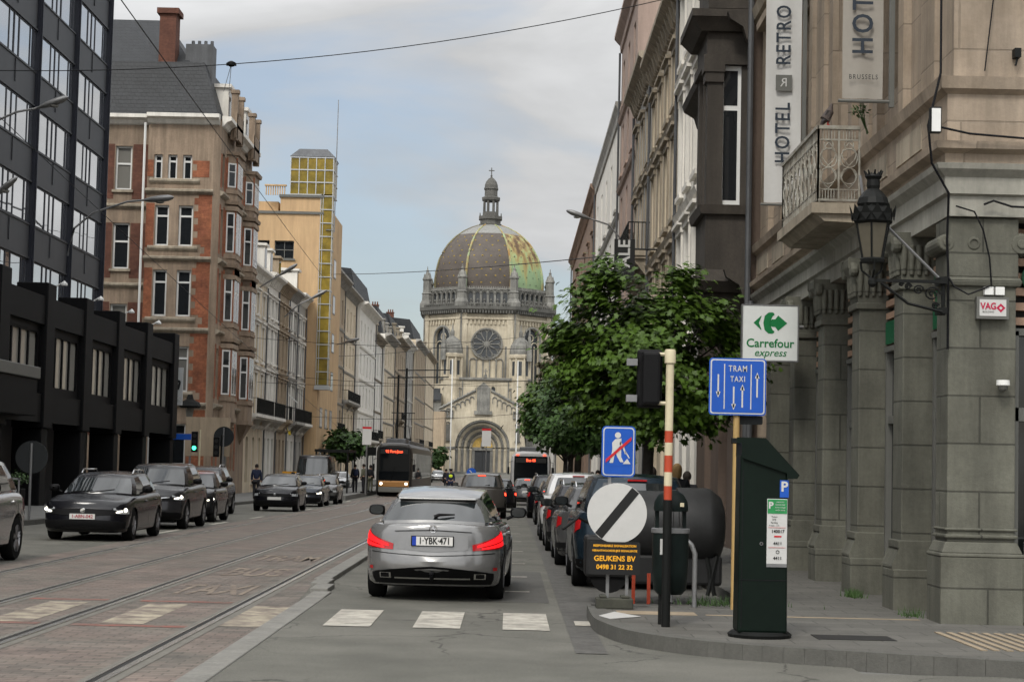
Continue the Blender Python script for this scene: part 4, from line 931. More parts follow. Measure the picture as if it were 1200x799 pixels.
# ------------------------------------------------------------------ red brick corner block
def brickblock():
    root = thing('apartment_block', 'red brick and beige stone corner block with slate roof and stacked bay windows', 'building', (-16, 100.6, -.3))
    g = -.8; H = 20.1; Y0 = 100.6; Y1 = 113
    SF = Fac(-16.35, Y0, -1, 0, 0, -1)                      # wall facing the camera, u goes left
    L2 = Fac(-19.9, Y0 + .5, -1, 0, 0, -1)
    ST = Fac(-16, Y0 + .35, 0, 1, 1, 0)
    rows = [(16.75, 18.1, 'small'), (13.15, 15.35, ''), (9.35, 11.85, ''), (5.3, 7.75, ''), (1.4, 3.6, '')]
    ops = []; wl = []
    for a, b_, k in rows:
        if k: us = [(.98 + i * .62 + 0, .98 + i * .62 + .42) for i in range(3)]; us = [(1.15, 1.65), (1.95, 2.45), (2.75, 3.2)]
        else: us = [(1.0, 1.78), (2.3, 3.05)]
        for u in us: ops.append((u[0], u[1], a, b_))
    m = MB(); SF.wall(m, 0, 3.55, g, H, ops, .25)
    ops2 = []
    for a, b_ in ((16.2, 18.6), (11.9, 14.4), (7.7, 10.0), (3.6, 5.7)): ops2.append((.95, 1.85, a, b_)); ops2.append((4.2, 5.1, a, b_))
    L2.wall(m, -.35, 9, g, H, ops2, .25)
    # street side: two oriels
    W1 = Y1 - Y0 - .35; ops3 = []
    for a, b_, k in rows:
        for u in (.5, 5.2, 6.2, 7.2): ops3.append((u, u + .8, a - .2, b_ + (.3 if k else 0)))
    ST.wall(m, 0, W1, g, H, ops3, .25); m.quad((-16, Y0 + .35, g), (-16.35, Y0, g), (-16.35, Y0, H), (-16, Y0 + .35, H))
    m.quad((-16, Y1, g), (-16, Y1, H), (-29, Y1, H), (-29, Y1, g)); m.quad((-16, Y0, H), (-16, Y1, H), (-29, Y1, H), (-29, Y0, H))
    m.build('wall', stone_beige, root)
    for o in ops: window(SF, root, *o, white_paint, curtain=random.random() < .3, depth=.22, mull=0, trans=.74, sill=None, fw=.1)
    for o in ops2: window(L2, root, *o, white_paint, curtain=random.random() < .3, depth=.22, mull=0, trans=.6, sill=moulding, fw=.1)
    for o in ops3: window(ST, root, *o, white_paint, curtain=random.random() < .3, depth=.2, mull=0, trans=.6, sill=None, fw=.1)
    def bands(F, u0, u1, zs, n=.22):
        for z in zs:
            m = MB(); F.prism(m, [(0, z - .16), (n * .5, z - .1), (n, z), (n, z + .1), (0, z + .16)], u0, u1); m.build('string_course', darkstone if False else moulding, root)
    zb = [16.1, 12.45, 8.6, 4.6]
    bands(SF, -.05, 3.6, zb); bands(SF, .7, 3.4, [z + .55 for z in zb], .14); bands(L2, 0, 9, [15.3, 11.0, 6.9], .2); bands(ST, 0, W1, zb)
    def bp(F, u0, u1, v0, v1, tooth='', step=.36):
        m = MB(); v = v0; k = 0
        while v < v1 - .05:
            e = .22 if k % 2 else 0; vv = min(v + step, v1); a = u0 + (e if 'l' in tooth else 0); b2 = u1 - (e if 'r' in tooth else 0)
            m.add([F.p(a, v, .0), F.p(b2, v, .0), F.p(b2, v, .012), F.p(a, v, .012), F.p(a, vv, .0), F.p(b2, vv, .0), F.p(b2, vv, .012), F.p(a, vv, .012)], [(3, 2, 6, 7), (0, 3, 7, 4), (1, 2, 6, 5), (4, 7, 6, 5), (0, 1, 2, 3)]); v = vv; k += 1
        m.build('brick_panel', brick, root)
    for a, b_, k in rows[1:]:
        bp(SF, 0.0, .95, a + .1, b_ + (.75), 'r'); bp(SF, 3.1, 3.54, a - .1, b_ + .1, ''); bp(SF, -.0, .55, a - .75, a + .1, 'r')
    bp(SF, 0.2, 1.1, 16.9, 17.8, 'r'); bp(SF, 3.22, 3.54, 16.9, 17.8)
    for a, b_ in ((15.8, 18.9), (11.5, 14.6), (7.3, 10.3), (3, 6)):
        mm = MB(); L2.box(mm, -.3, .9, a - .1, b_ - .2, 0, .012); L2.box(mm, 1.9, 4.15, a - .1, b_ - .2, 0, .012); mm.build('brick_panel', brick_dark, root)  # darker brick here puts the set-back section's shade into the colour
        bp(L2, -.33, -.05, a, b_ - .3) if False else None
    for a, b_, k in rows:
        for u in (0.02, 1.36, 4.6, 6.02, 7.02, 8.04): bp(ST, u, u + (.5 if u < 1 or u > 6 and u < 7.5 else .55) * (.3 if u in (6.02, 7.02) else .95), a - .3, b_ + .2)
    # oriels
    for ya in (1.98, 8.9):
        for i, (a, b_, k) in enumerate(rows[:4]):
            z0 = a - 1.5 if not k else a - 1.3; z1 = b_ + .65; P = [(0, 0), (.35, .58), (2.6 - .35, .58), (2.6, 0)]; m = MB()
            def ring(z, s=0): return [ST.p(ya + u + (-s if u < 1.4 else s), z, n + (s if n else 0)) for u, n in P]
            m.grid([ring(z0), ring(z1)]); m.poly(ring(z0)); m.poly(ring(z1)); m.add(ring(z0 - .0, .08) + ring(z0 + .25, .08), [(0, 1, 5, 4), (1, 2, 6, 5), (2, 3, 7, 6), (0, 1, 2, 3), (4, 5, 6, 7)])
            m.add(ring(a - .35, .06) + ring(a - .15, .06), [(0, 1, 5, 4), (1, 2, 6, 5), (2, 3, 7, 6), (0, 1, 2, 3), (4, 5, 6, 7)]); m.add(ring(z1 - .2, .12) + ring(z1, .16), [(0, 1, 5, 4), (1, 2, 6, 5), (2, 3, 7, 6), (0, 1, 2, 3), (4, 5, 6, 7)])
            if i == 3: m.add(ring(z0, .02) + [ST.p(ya + 1.45, z0 - 1.2, .0)], [(0, 1, 4), (1, 2, 4), (2, 3, 4)])
            ob = m.build('bay_window', stone_beige, root)
            segs = [(P[0], P[1], .14, .86), (P[1], P[2], .06, .46), (P[1], P[2], .54, .94)]
            for (pa, pb, fa, fb) in segs:
                A = Vector(ST.p(ya + pa[0], 0, pa[1])); Bv = Vector(ST.p(ya + pb[0], 0, pb[1])); d = Bv - A; Ln = d.length; d.normalize(); nn = Vector((d.y, -d.x, 0))
                f2 = Fac(A.x, A.y, d.x, d.y, nn.x, nn.y); mm = MB(); u0, u1 = Ln * fa, Ln * fb
                f2.box(mm, u0, u1, a, b_, .0, .03); wo = mm.build('window', white_paint, ob); mm = MB(); f2.box(mm, u0 + .08, u1 - .08, a + .08, a + (b_ - a) * .62, .03, .034); f2.box(mm, u0 + .08, u1 - .08, a + (b_ - a) * .66, b_ - .08, .03, .034); mm.build('pane', win_glass, wo)
            for (pa, pb, fa, fb) in [(P[1], P[2], .465, .535)]:
                A = Vector(ST.p(ya + pa[0], 0, pa[1])); mm = MB(); ST.box(mm, ya + .35 + 1.9 * fa, ya + .35 + 1.9 * fb, a, b_, .58, .595); mm.build('brick_panel', brick, ob)
            A = ST.p(ya, 0, 0); mm = MB(); f3 = Fac(A[0], A[1], .58 / .677, .35 / .677, .35 / .677, -.58 / .677); f3.box(mm, .0, .1, a - .1, b_ + .3, .0, .012); f3.box(mm, .57, .67, a - .1, b_ + .3, .0, .012); mm.build('brick_panel', brick, ob)
    for ya in (1.98, 8.9):
        m = MB()
        for u in (.1, 2.2): ST.box(m, ya + u, ya + u + .35, 19.4, 22.0, .15, .5); ST.box(m, ya + u - .06, ya + u + .41, 22.0, 22.2, .1, .56)
        ST.box(m, ya, ya + 2.6, 19.5, 20.9, .35, .5); m.build('attic_parapet', stone_beige, root)
    # cornice, roof
    m = MB(); pr = [(0, H - .35), (.1, H - .3), (.25, H - .1), (.5, H), (.5, H + .2), (0, H + .25)]
    SF.prism(m, pr, -.3, 3.6); L2.prism(m, pr, -.3, 9); ST.prism(m, pr, 0, W1); m.build('cornice', white_stucco, root)
    m = MB(); x0, x1, y0, y1 = -16.2, -29, Y0 - .1, Y1
    m.add([(x0, y0 + .1, H + .2), (x0, y1, H + .2), (x1, y1, H + .2), (x1, y0 + .6, H + .2), (x0 - 1.0, y0 + 1.1, 23.4), (x0 - 1.0, y1, 23.4), (x1, y1, 23.8), (x1, y0 + 1.6, 23.4)], [(0, 1, 5, 4), (0, 4, 7, 3), (4, 5, 6, 7), (1, 2, 6, 5)])
    m.add([(-18.0, Y0 + 1.6, 23.4), (-29, Y0 + 1.6, 23.4), (-29, Y0 + 5, 26.6), (-20.2, Y0 + 5, 26.6), (-18.0, Y0 + 12, 23.4), (-20.2, Y0 + 10, 26.6), (-29, Y0 + 10, 26.6)], [(0, 1, 2, 3), (0, 3, 5, 4), (3, 2, 6, 5)])
    m.add([(-20.4, Y0 + .35, H + .2), (-20.1, Y0 + .35, H + .3), (-20.0, Y0 + 1.6, 23.5), (-20.3, Y0 + 1.6, 23.5)], [(0, 1, 2, 3)])
    rf = m.build('roof', slate, root)
    m = MB(); m.box(-19.75, -18.85, Y0 + 1.2, Y0 + 2.4, 22, 26.1); m.box(-19.9, -18.7, Y0 + 1.05, Y0 + 2.55, 26.1, 26.4); m.build('chimney', brick_dark, rf)
    m = MB(); m.box(-18.4, -16.9, Y0 + 1.9, Y0 + 3.2, 22, 24.6)
    for q in range(4): m.lathe((-18.1 + q * .35, Y0 + 2.5, 24.6), [(.1, 0), (.09, .3)], 8)
    m.build('chimney', zinc, rf)
    m = MB(); m.hexa([(-22.0, Y0 + .8, 20.9), (-21.0, Y0 + .8, 20.9), (-21.0, Y0 + .95, 20.9), (-22.0, Y0 + .95, 20.9), (-22.0, Y0 + 1.2, 22.3), (-21.0, Y0 + 1.2, 22.3), (-21.0, Y0 + 1.4, 22.3), (-22.0, Y0 + 1.4, 22.3)]); m.build('skylight', win_curtain, rf)
    for yy in (2.6, 5.2, 9.4):
        m = MB(); ST.box(m, yy, yy + 1.2, 20.4, 22.4, -1.4, -.1); ST.box(m, yy - .15, yy + 1.35, 22.4, 22.6, -1.5, .05); d = m.build('dormer', white_stucco, rf); m = MB(); ST.box(m, yy + .2, yy + 1, 20.8, 22.2, -.1, -.09); m.build('pane', win_glass, d)
    m = MB(); m.tube([SF.p(3.72, g, .1), SF.p(3.72, H - .3, .1)], .07, 6); m.build('downpipe', white_paint, root)
brickblock()

# ------------------------------------------------------------------ left row of houses
G = 'white and cream town houses beyond the brick block'
def fl(*z, w=1.1): return [(a, b_, w) for a, b_ in z]
house('cream stucco house next to the red brick block with tall windows', -1, 113, 121.6, -16, 13.6, fl((.4, 3.2), (4.6, 7.2), (8.0, 10.2), (10.9, 12.2)), 3, cream_stucco, white_stucco, corn=.5, balc=[(1, 0, 2)], group=G, arch=(0,), dorm=1, detail=1)
house('grey white narrow house with a dark balcony, second after the brick block', -1, 121.6, 127.6, -16, 13.9, fl((.4, 3.2), (4.6, 7.4), (8.2, 10.4), (11.2, 12.4)), 3, white_stucco, white_stucco, balc=[(1, 0, 2)], group=G, dorm=2, detail=1)
house('tan rendered house with arched middle windows between white houses', -1, 127.6, 133.8, -16, 13.9, fl((.4, 3.2), (4.6, 7.2), (8.2, 10.4), (11.2, 12.4)), 3, tan_stucco, tan_stucco, balc=[(1, 1, 1)], arch=(1,), group=G, dorm=1, detail=1)
house('white plastered house carrying the blue and yellow flag', -1, 133.8, 139.2, -16, 14.0, fl((.4, 3.2), (4.6, 7.2), (8.2, 10.4), (11.2, 12.4)), 2, white_stucco, grey_stucco, balc=[(1, 0, 1)], group=G, dorm=0, detail=1)
house('pale grey house leaning against the ochre gable wall', -1, 139.2, 144.8, -16, 14.2, fl((.4, 3.2), (4.6, 7.2), (8.2, 10.4), (11.2, 12.4)), 2, grey_stucco, white_stucco, balc=[(1, 0, 1)], group=G, dorm=1, detail=1)
# ochre block with the yellow glazed stair tower
def ochreblock():
    root = thing('ochre_apartment_block', 'tall ochre building with a blank gable and a yellow glazed stair tower', 'building', (-15.4, 145, -.3)); g = -.9; Y0 = 145
    EF = Fac(-14.95, Y0, -1, 0, 0, -1); m = MB(); ops = [(2.15, 3.65, 17.4, 18.8), (4.05, 5.65, 17.4, 18.8)]
    EF.wall(m, 0, 14, g, 20.9, ops, .3); EF.box(m, 0, 3.3, 20.9, 22.2, -3, 0); EF.box(m, 3.6, 6.2, 20.9, 22.0, -9, -1.2); EF.box(m, 6.4, 8.6, 20.9, 23.0, -9, -.4)
    m.quad(EF.p(0, g), EF.p(0, 22.2), EF.p(0, 22.2, -17), EF.p(0, g, -17)); m.quad(EF.p(0, 20.9), EF.p(14, 20.9), EF.p(14, 20.9, -17), EF.p(0, 20.9, -17)); m.quad(EF.p(0, g, -17), EF.p(14, g, -17), EF.p(14, 22.2, -17), EF.p(0, 22.2, -17)); m.build('wall', ochre, root)
    m = MB(); EF.box(m, -.1, 14.1, 20.9, 21.1, -.3, .12); EF.box(m, -.12, 3.4, 22.2, 22.4, -3, .15); EF.box(m, 6.3, 8.7, 23, 23.15, -9, -.3); m.build('parapet_coping', frame_grey, root)
    for o in ops: window(EF, root, *o, frame_grey, .28, 1, .5, sill=frame_grey, fw=.07)
    m = MB(); z = 23.25
    for i in range(9): EF.box(m, 3.0 + i * .18, 3.08 + i * .18, 22.4, 23.1, -.4, -.3)
    EF.box(m, 2.9, 4.6, 23.1, 23.22, -.5, -.2); m.build('balustrade', ochre, root)
    # glazed strip on the corner
    m = MB(); EF.box(m, -.75, .12, 7.6, 22.5, -1.2, .06); tw = m.build('stair_tower', yellow_glass, root); m = MB()
    for x in (-.78, -.05, .12): EF.box(m, x, x + .05, 7.6, 22.5, .05, .1)
    z = 7.6
    while z < 22.4: EF.box(m, -.8, .17, z, z + .07, -1.2, .12); z += 1.05
    EF.box(m, -.9, .25, 7.3, 7.6, -1.25, .15); m.build('glazing_frame', alu, tw)
    m = MB(); EF.box(m, -.75, 2.55, 22.4, 25.4, -3.2, .0); lt = m.build('glass_lantern', yellow_glass, root); m = MB()
    for q in range(6): EF.box(m, -.78 + q * .665, -.72 + q * .665, 22.4, 25.4, .0, .05)
    for q in range(4): EF.box(m, -.8, 2.6, 22.4 + q * .97, 22.48 + q * .97, -3.2, .06)
    m.build('glazing_frame', alu, lt)
    m = MB(); P = EF.p; m.add([P(-.85, 25.42, .1), P(2.65, 25.42, .1), P(2.65, 25.42, -3.3), P(-.85, 25.42, -3.3), P(-.2, 26.1, -.5), P(2.0, 26.1, -.5), P(2.0, 26.1, -2.7), P(-.2, 26.1, -2.7)], [(0, 1, 5, 4), (1, 2, 6, 5), (2, 3, 7, 6), (3, 0, 4, 7), (4, 5, 6, 7)]); m.build('lantern_roof', zinc, lt)
    m = MB(); m.tube([EF.p(-.95, 19.5, .2), EF.p(-1.0, 29.9, .2)], [.05, .03], 5); m.tube([EF.p(-.95, 19.7, .2), EF.p(-.3, 19.7, .1)], .04, 5); m.build('aerial_mast', galv, root)
    # street front
    S = Fac(-14.95, Y0, 0, 1, 1, 0)
    for a in (1.2, 4.4, 7.6, 10.8, 14, 17):
        for u in (2.2, 6.2, 10.2): mm = MB(); S.box(mm, u, u + 2, a, a + 1.6, .0, .02); wo = mm.build('window', frame_grey, root); mm = MB(); S.box(mm, u + .1, u + 1.9, a + .1, a + 1.5, .02, .026); mm.build('pane', win_glass, wo)
ochreblock()
G2 = 'town houses far up the left side'
rnd = random.Random(5)
far = [('ornate beige stone house with bay windows past the ochre stair tower', 162, 177, 18.6, tan_stucco, 4, (1, 1, 2), 'slate', 0),
       ('pale stone house with a deep cornice, first of the tall pair', 177, 192, 18.4, cream_stucco, 4, (2, 0, 3), 'slate', 0),
       ('white gabled mansion with colonnaded upper floor and heavy dark attic', 192, 214, 18.2, white_stucco, 5, (1, 0, 4), 'mansard', 0),
       ('light grey house with tall chimneys beyond the dark attic', 214, 232, 16.6, white_stucco, 4, (1, 1, 2), 'slate', 2),
       ('cream house with slate mansard roof and dormers', 232, 252, 17.8, cream_stucco, 4, (1, 1, 2), 'mansard', 3),
       ('tan house below a dark steep roof in the middle distance', 252, 276, 18.8, tan_stucco, 5, (2, 1, 2), 'mansard', 3),
       ('dirty white house with hotel sign near the church', 276, 305, 20.4, grey_stucco, 5, (1, 0, 2), 'slate', 2),
       ('beige house two doors before the church square', 305, 340, 22.0, tan_stucco, 6, (1, 1, 3), 'mansard', 0),
       ('last pale house before the church square', 340, 380, 22.5, cream_stucco, 6, (1, 1, 3), 'slate', 2)]
for lab, y0, y1, H, wm, nb, bl, rf, dm in far:
    z = H - 1.2; n = 5 if H > 17 else 4; fh = (z - .3) / n; fls = [(.4 + fh * i + (.5 if i else 0), fh * (i + 1) - .25, 1.25) for i in range(n)]
    house(lab, -1, y0, y1, -15.6 - rnd.random() * .5, H, fls, nb, wm, rnd.choice([moulding, white_stucco, grey_stucco]), balc=[bl], roof=rf, group=G2, dorm=dm, chim=2, corn=.8, side_wm=rnd.choice([white_stucco, grey_stucco, cream_stucco]), detail=0, ridge=2.8 + rnd.random())
G3 = 'buildings behind the street on the left'

# ------------------------------------------------------------------ right row
GR = 'houses along the right side of the street'
rh = [('white plastered house beyond the dark bay window, with tall plain windows', 46.3, 52.8, 16.6, [(.3, 3.4), (5.0, 8.2), (9.3, 12.1), (13.0, 15.0)], white_stucco, white_stucco, 3, {}, 0),
      ('ornate cream house with heavy bracketed cornice and carved friezes', 52.8, 63.3, 15.4, [(.3, 3.6), (5.2, 8.0), (9.0, 11.4), (12.3, 13.9)], cream_stucco, moulding, 4, dict(corn=.45, balc=[(1, 1, 2)], arch=(1,)), 0),
      ('grey brown house with dark projecting cornice and a wide enclosed balcony', 63.3, 71.8, 15.9, [(.3, 3.6), (5.2, 8.0), (9.2, 11.6), (12.4, 14.3)], grey_stucco, moulding, 3, dict(corn=.5, balc=[(2, 0, 2)]), 0),
      ('pinkish brown apartment house rising above its neighbours', 71.8, 82.4, 20.8, [(.3, 3.4), (4.6, 7.0), (8.0, 10.2), (11.2, 13.4), (14.4, 16.6), (17.4, 19.4)], pink_stucco, pink_stucco, 3, dict(corn=.35, brackets=False, roof=None, sur=False), 0),
      ('plain white house with narrow dark windows and rooftop chimneys', 82.4, 106, 17.9, [(.3, 3.4), (4.8, 8.0), (9.0, 12.4), (13.4, 16.2)], white_stucco, grey_stucco, 5, dict(corn=.25, brackets=False, ridge=1.2, chim=2, sur=False), 0),
      ('dark brown gabled house closing the right hand row', 106, 146, 17.8, [(.3, 3.4), (4.8, 7.4), (8.6, 11.4), (12.6, 15.2)], rust_stucco, rust_stucco, 7, dict(corn=.35, roof=None, side_wm=rust_stucco), 0)]
for lab, y0, y1, H, zs, wm, tm, nb, kw, _ in rh:
    house(lab, 1, y0, y1, 4.6, H, [(a, b_, 1.15) for a, b_ in zs], nb, wm, tm, group=GR, **kw)
house('pale low house half hidden behind the pavement trees', 1, 150, 200, 5.0, 13, [(.4, 3.2, 1.3), (4.4, 7, 1.3), (8, 10.6, 1.3)], 8, cream_stucco, moulding, group=GR, detail=0)
house('grey house far along the right behind the bus', 1, 200, 290, 7.0, 13, [(.4, 3.2, 1.3), (4.4, 7, 1.3), (8, 10.6, 1.3)], 12, grey_stucco, moulding, group=GR, detail=0)

# dark stone house with the oriel (right, second)
def orielhouse():
    y0, y1 = 36.4, 46.3; H = 17.5; X = 4.6
    root = thing('bay_window_house', 'sooty brown house with a tall stone bay window over the pavement', 'building', (X, y0, 0), GR)
    F = Fac(X, y0, 0, 1, -1, 0); Wd = y1 - y0 - .02; m = MB()
    ops = [(1.0, 2.2, .2, 3.7), (3.4, 5.0, .2, 3.7), (6.6, 7.9, .2, 3.7), (4.2, 5.4, 6.9, 9.7), (4.2, 5.4, 11.9, 14.8), (7.6, 8.8, 6.9, 9.7), (7.6, 8.8, 11.9, 14.8)]
    F.wall(m, 0, Wd, -.6, H, ops, .4); m.quad(F.p(0, 0), F.p(0, H), F.p(0, H, -9), F.p(0, 0, -9)); m.quad(F.p(Wd, 0), F.p(Wd, H), F.p(Wd, H, -9), F.p(Wd, 0, -9)); m.quad(F.p(0, H), F.p(Wd, H), F.p(Wd, H, -9), F.p(0, H, -9)); m.build('wall', brown_stucco, root)
    for o in ops: window(F, root, *o, white_paint, .35, 1 if o[2] > 1 else 0, .7, fw=.09)
    for z in (5.5, 10.6, 15.9):
        m = MB(); F.prism(m, [(0, z - .5), (.12, z - .4), (.2, z - .15), (.45, z), (.5, z + .15), (0, z + .2)], 0, .22); F.prism(m, [(0, z - .5), (.12, z - .4), (.2, z - .15), (.45, z), (.5, z + .15), (0, z + .2)], 2.9, Wd); m.build('string_course', darkstone, root)
    # oriel
    P = [(.6, 0), (.6, .82), (2.5, .82), (2.5, 0)]
    def blk(mb, z0, z1, s0, s1):
        a = [F.p(u + (-s0 if u < 1 else s0), z0, n + (s0 if n else 0)) for u, n in P]; b_ = [F.p(u + (-s1 if u < 1 else s1), z1, n + (s1 if n else 0)) for u, n in P]
        mb.add(a + b_, [(0, 1, 5, 4), (1, 2, 6, 5), (2, 3, 7, 6), (0, 3, 2, 1), (4, 5, 6, 7)])
    for base in (5.7, 10.95):
        m = MB(); blk(m, base, base + 1.1, 0, 0); blk(m, base + 1.1, base + 1.28, .1, .14)
        blk(m, base + 4.1, base + 4.3, .08, .08); blk(m, base + 4.3, base + 4.75, .02, .02); blk(m, base + 4.75, base + 5.0, .15, .34); blk(m, base + 5.0, base + 5.15, .36, .36)
        # corner piers
        for u in (.6, 2.2): F.box(m, u, u + .3, base + 1.28, base + 4.1, .5, .82); F.box(m, u, u + .3, base + 1.28, base + 4.1, .0, .14)
        F.box(m, 1.5, 1.6, base + 1.28, base + 4.1, .56, .8)
        F.box(m, .55, .98, base + 3.75, base + 3.95, .5, .87); F.box(m, .52, 1.0, base + 3.95, base + 4.1, .48, .9)
        o = m.build('bay', darkstone, root)
        sd = Fac(X, y0 + .62, -1, 0, 0, -1)          # end face toward the camera
        for (ff, a, b2) in ((sd, .1, .55), (F, .9, 1.5), (F, 1.6, 2.2)):
            mm = MB()
            if ff is sd:
                sd.box(mm, .14, .55, base + 1.28, base + 4.1, -.2, -.06); w = mm.build('window', white_paint, o)
                mm = MB(); sd.box(mm, .21, .48, base + 1.4, base + 3.2, -.06, -.054); sd.box(mm, .21, .48, base + 3.3, base + 4.0, -.06, -.054); mm.build('pane', win_glass, w)
            else:
                F.box(mm, a, b2, base + 1.28, base + 4.1, .64, .74); w = mm.build('window', white_paint, o)
                mm = MB(); F.box(mm, a + .12, b2 - .12, base + 1.45, base + 3.2, .74, .746); F.box(mm, a + .12, b2 - .12, base + 3.32, base + 3.98, .74, .746); mm.build('pane', win_glass, w)
    m = MB(); blk(m, 16.1, 16.8, 0, 0); blk(m, 16.8, 17.1, .2, .3); m.build('bay_roof', darkstone, root)
    # corbel below the oriel
    m = MB(); blk(m, 5.45, 5.7, .28, .06); blk(m, 5.25, 5.45, .12, .28)
    for u in (.7, 2.0): F.prism(m, [(0, 3.3), (.15, 3.35), (.24, 3.6), (.22, 3.9), (.3, 4.2), (.5, 4.5), (.74, 4.75), (.82, 5.25), (0, 5.25)], u, u + .4)
    m.build('corbel', darkstone, root)
    m = MB(); F.prism(m, [(0, H - .6), (.2, H - .4), (.8, H - .1), (.85, H + .1), (0, H + .2)], 0, Wd); m.build('cornice', darkstone, root)
orielhouse()
# ------------------------------------------------------------------ the corner building with the shop and the hotel banners
def hotel():
    X = 4.6; yE = 36.3; root = thing('corner_hotel_building', 'weathered corner building with bluestone pilasters below and painted stone floors above', 'building', (X, 20.4, 0), GR)
    g = .1; F = Fac(X, 0, 0, 1, -1, 0); E = Fac(5.0, 20.55, 1, 0, 0, -1)     # E: end wall facing the camera
    ZC = 5.05
    # recessed ground floor wall with shop windows
    FR = Fac(X + .42, 0, 0, 1, -1, 0)
    pil = [22.25, 25.05, 27.9, 30.75, 33.55]; m = MB()
    FR.box(m, 21.2, yE, -.3, .55, -.4, 0); m.build('shop_plinth', bluestone, root)
    ends = [21.15] + pil; spans = [(21.2, 22.25)] + [(a + .62, b_) for a, b_ in zip(pil, pil[1:] + [yE])]
    for i, (a, b_) in enumerate(spans):
        m = MB(); FR.box(m, a, b_, .55, 3.35, -.1, -.06); w = m.build('shop_window', shop_glass, root)
        m = MB(); FR.box(m, a, a + .07, .55, 3.4, -.08, .02); FR.box(m, b_ - .07, b_, .55, 3.4, -.08, .02); FR.box(m, a, b_, 2.4, 2.5, -.07, .0); FR.box(m, a, b_, 3.35, 3.42, -.08, .04); FR.box(m, (a + b_) / 2 - .03, (a + b_) / 2 + .03, .55, 2.4, -.07, -.01); m.build('frame', frame_grey, w)
        m = MB(); FR.box(m, a, b_, 3.42, 4.75, -.1, -.06, 0); d = m.build('louvre_backing', rail_dark, root)
        m = MB(); z = 3.46
        while z < 4.6: FR.box(m, a, b_, z, z + .085, -.06, .02); z += .165
        m.build('timber_louvres', wood_stripe, d)
        if i in (0, 1): m = MB(); c = FR.p((a + b_) / 2 + .1, 3.95, .03); m.lathe((c[0], c[1], c[2]), [(.001, .01), (.26, .01), (.26, -.02)], 18, axis='x'); FR.box(m, a + .1, b_ - .05, 3.45, 3.75, .022, .035); m.build('green_board', green_card, d)
    def pilaster(y, Wp=.6, cx=X, dep=.42):
        m = MB(); f = Fac(cx + dep, y, 0, 1, -1, 0)
        f.box(m, -.03, Wp + .03, -.3, .62, -.05, dep + .05)
        f.prism(m, [(0, .62), (dep + .05, .62), (dep + .05, .66), (dep - .03, .86), (0, .86)], -.01, Wp + .01)
        f.box(m, .04, Wp - .04, .86, 4.0, -.05, dep - .05); f.box(m, .0, Wp, .86, .96, -.05, dep - .01)
        f.box(m, .0, Wp, 3.93, 4.02, -.05, dep + .0); f.prism(m, [(0, 4.02), (dep - .04, 4.02), (dep - .02, 4.3), (dep + .1, 4.5), (dep + .1, 4.6), (0, 4.6)], .01, Wp - .01)
        for k in range(4):
            u = .1 + k * (Wp - .2) / 3; p = f.p(u, 0, dep + .0); m.lathe((p[0], p[1], 4.1), [(.03, 0), (.045, .2), (.04, .36)], 6)
        for k in range(4):
            p = (cx + .05 + k * .09, y + .0, 4.1); m.lathe(p, [(.03, 0), (.045, .2), (.04, .36)], 6)
        for u in (.02, Wp - .02): p = f.p(u, 4.46, dep + .04); m.lathe(p, [(.001, -.05), (.09, -.05), (.1, 0), (.09, .05), (.001, .05)], 12, axis='x')
        return m.build('pilaster', bluestone, root, bevel=.015)
    for y in pil: pilaster(y)
    # corner pier
    m = MB(); x0, x1, ya, yb = 4.74, 5.52, 20.42, 21.0
    m.box(x0 - .06, x1 + .06, ya - .06, yb + .04, -.3, .86); 
    def taper(z0, z1, s0, s1): m.hexa([(x0 - s0, ya - s0, z0), (x1 + s0, ya - s0, z0), (x1 + s0, yb + s0, z0), (x0 - s0, yb + s0, z0), (x0 - s1, ya - s1, z1), (x1 + s1, ya - s1, z1), (x1 + s1, yb + s1, z1), (x0 - s1, yb + s1, z1)])
    taper(.86, .9, .07, .06); taper(.9, 1.02, .05, .0); m.box(x0 + .02, x1 - .02, ya + .02, yb, 1.02, 3.85); taper(1.06, 1.1, .005, .005); taper(1.14, 1.17, .005, .005)
    taper(3.8, 3.86, .02, .04); taper(3.86, 3.9, .04, .01); m.box(x0, x1, ya, yb, 3.9, 4.55)
    for sx, vr in ((x0 - .01, .1), (x1 + .03, .13)): m.lathe((sx, ya + .04, 4.27), [(.001, -.05), (vr * .85, -.05), (vr, 0), (vr, .6), (.001, .6)], 16, axis='y'); m.lathe((sx, ya - .01, 4.27), [(.001, -.02), (vr * .4, -.02), (vr * .4, .03)], 12, axis='y')
    m.lathe((5.03, ya - .01, 4.27), [(.045, -.006), (.07, -.003), (.075, .02)], 16, axis='y', cap=False)
    m.build('corner_pier', bluestone, root, bevel=.02)
    # side street ground floor to the right of the pier
    m = MB(); m.box(5.56, 9, 20.9, 21.1, .5, 3.3); w = m.build('shop_window', shop_glass, root); m = MB()
    for x in (5.56, 5.75, 7.3): m.box(x, x + .07, 20.8, 20.92, .3, 3.35)
    m.box(5.56, 9, 20.8, 20.92, 2.35, 2.5); m.box(5.56, 9, 20.8, 20.92, 3.3, 3.38); m.build('frame', frame_grey, w)
    m = MB(); m.box(5.56, 9, 20.95, 21.1, 3.38, 4.6); d = m.build('louvre_backing', rail_dark, root); m = MB(); z = 3.42
    while z < 4.5: m.box(5.56, 9, 20.84, 20.95, z, z + .085); z += .165
    m.build('timber_louvres', wood_stripe, d)
    m = MB(); m.lathe((5.83, 20.82, 3.95), [(.001, -.01), (.17, -.01), (.17, .02)], 18, axis='y'); m.build('green_board', green_card, d)
    m = MB(); m.box(5.62, 9, 20.85, 21.1, -.3, .5); m.build('shop_plinth', bluestone, root)
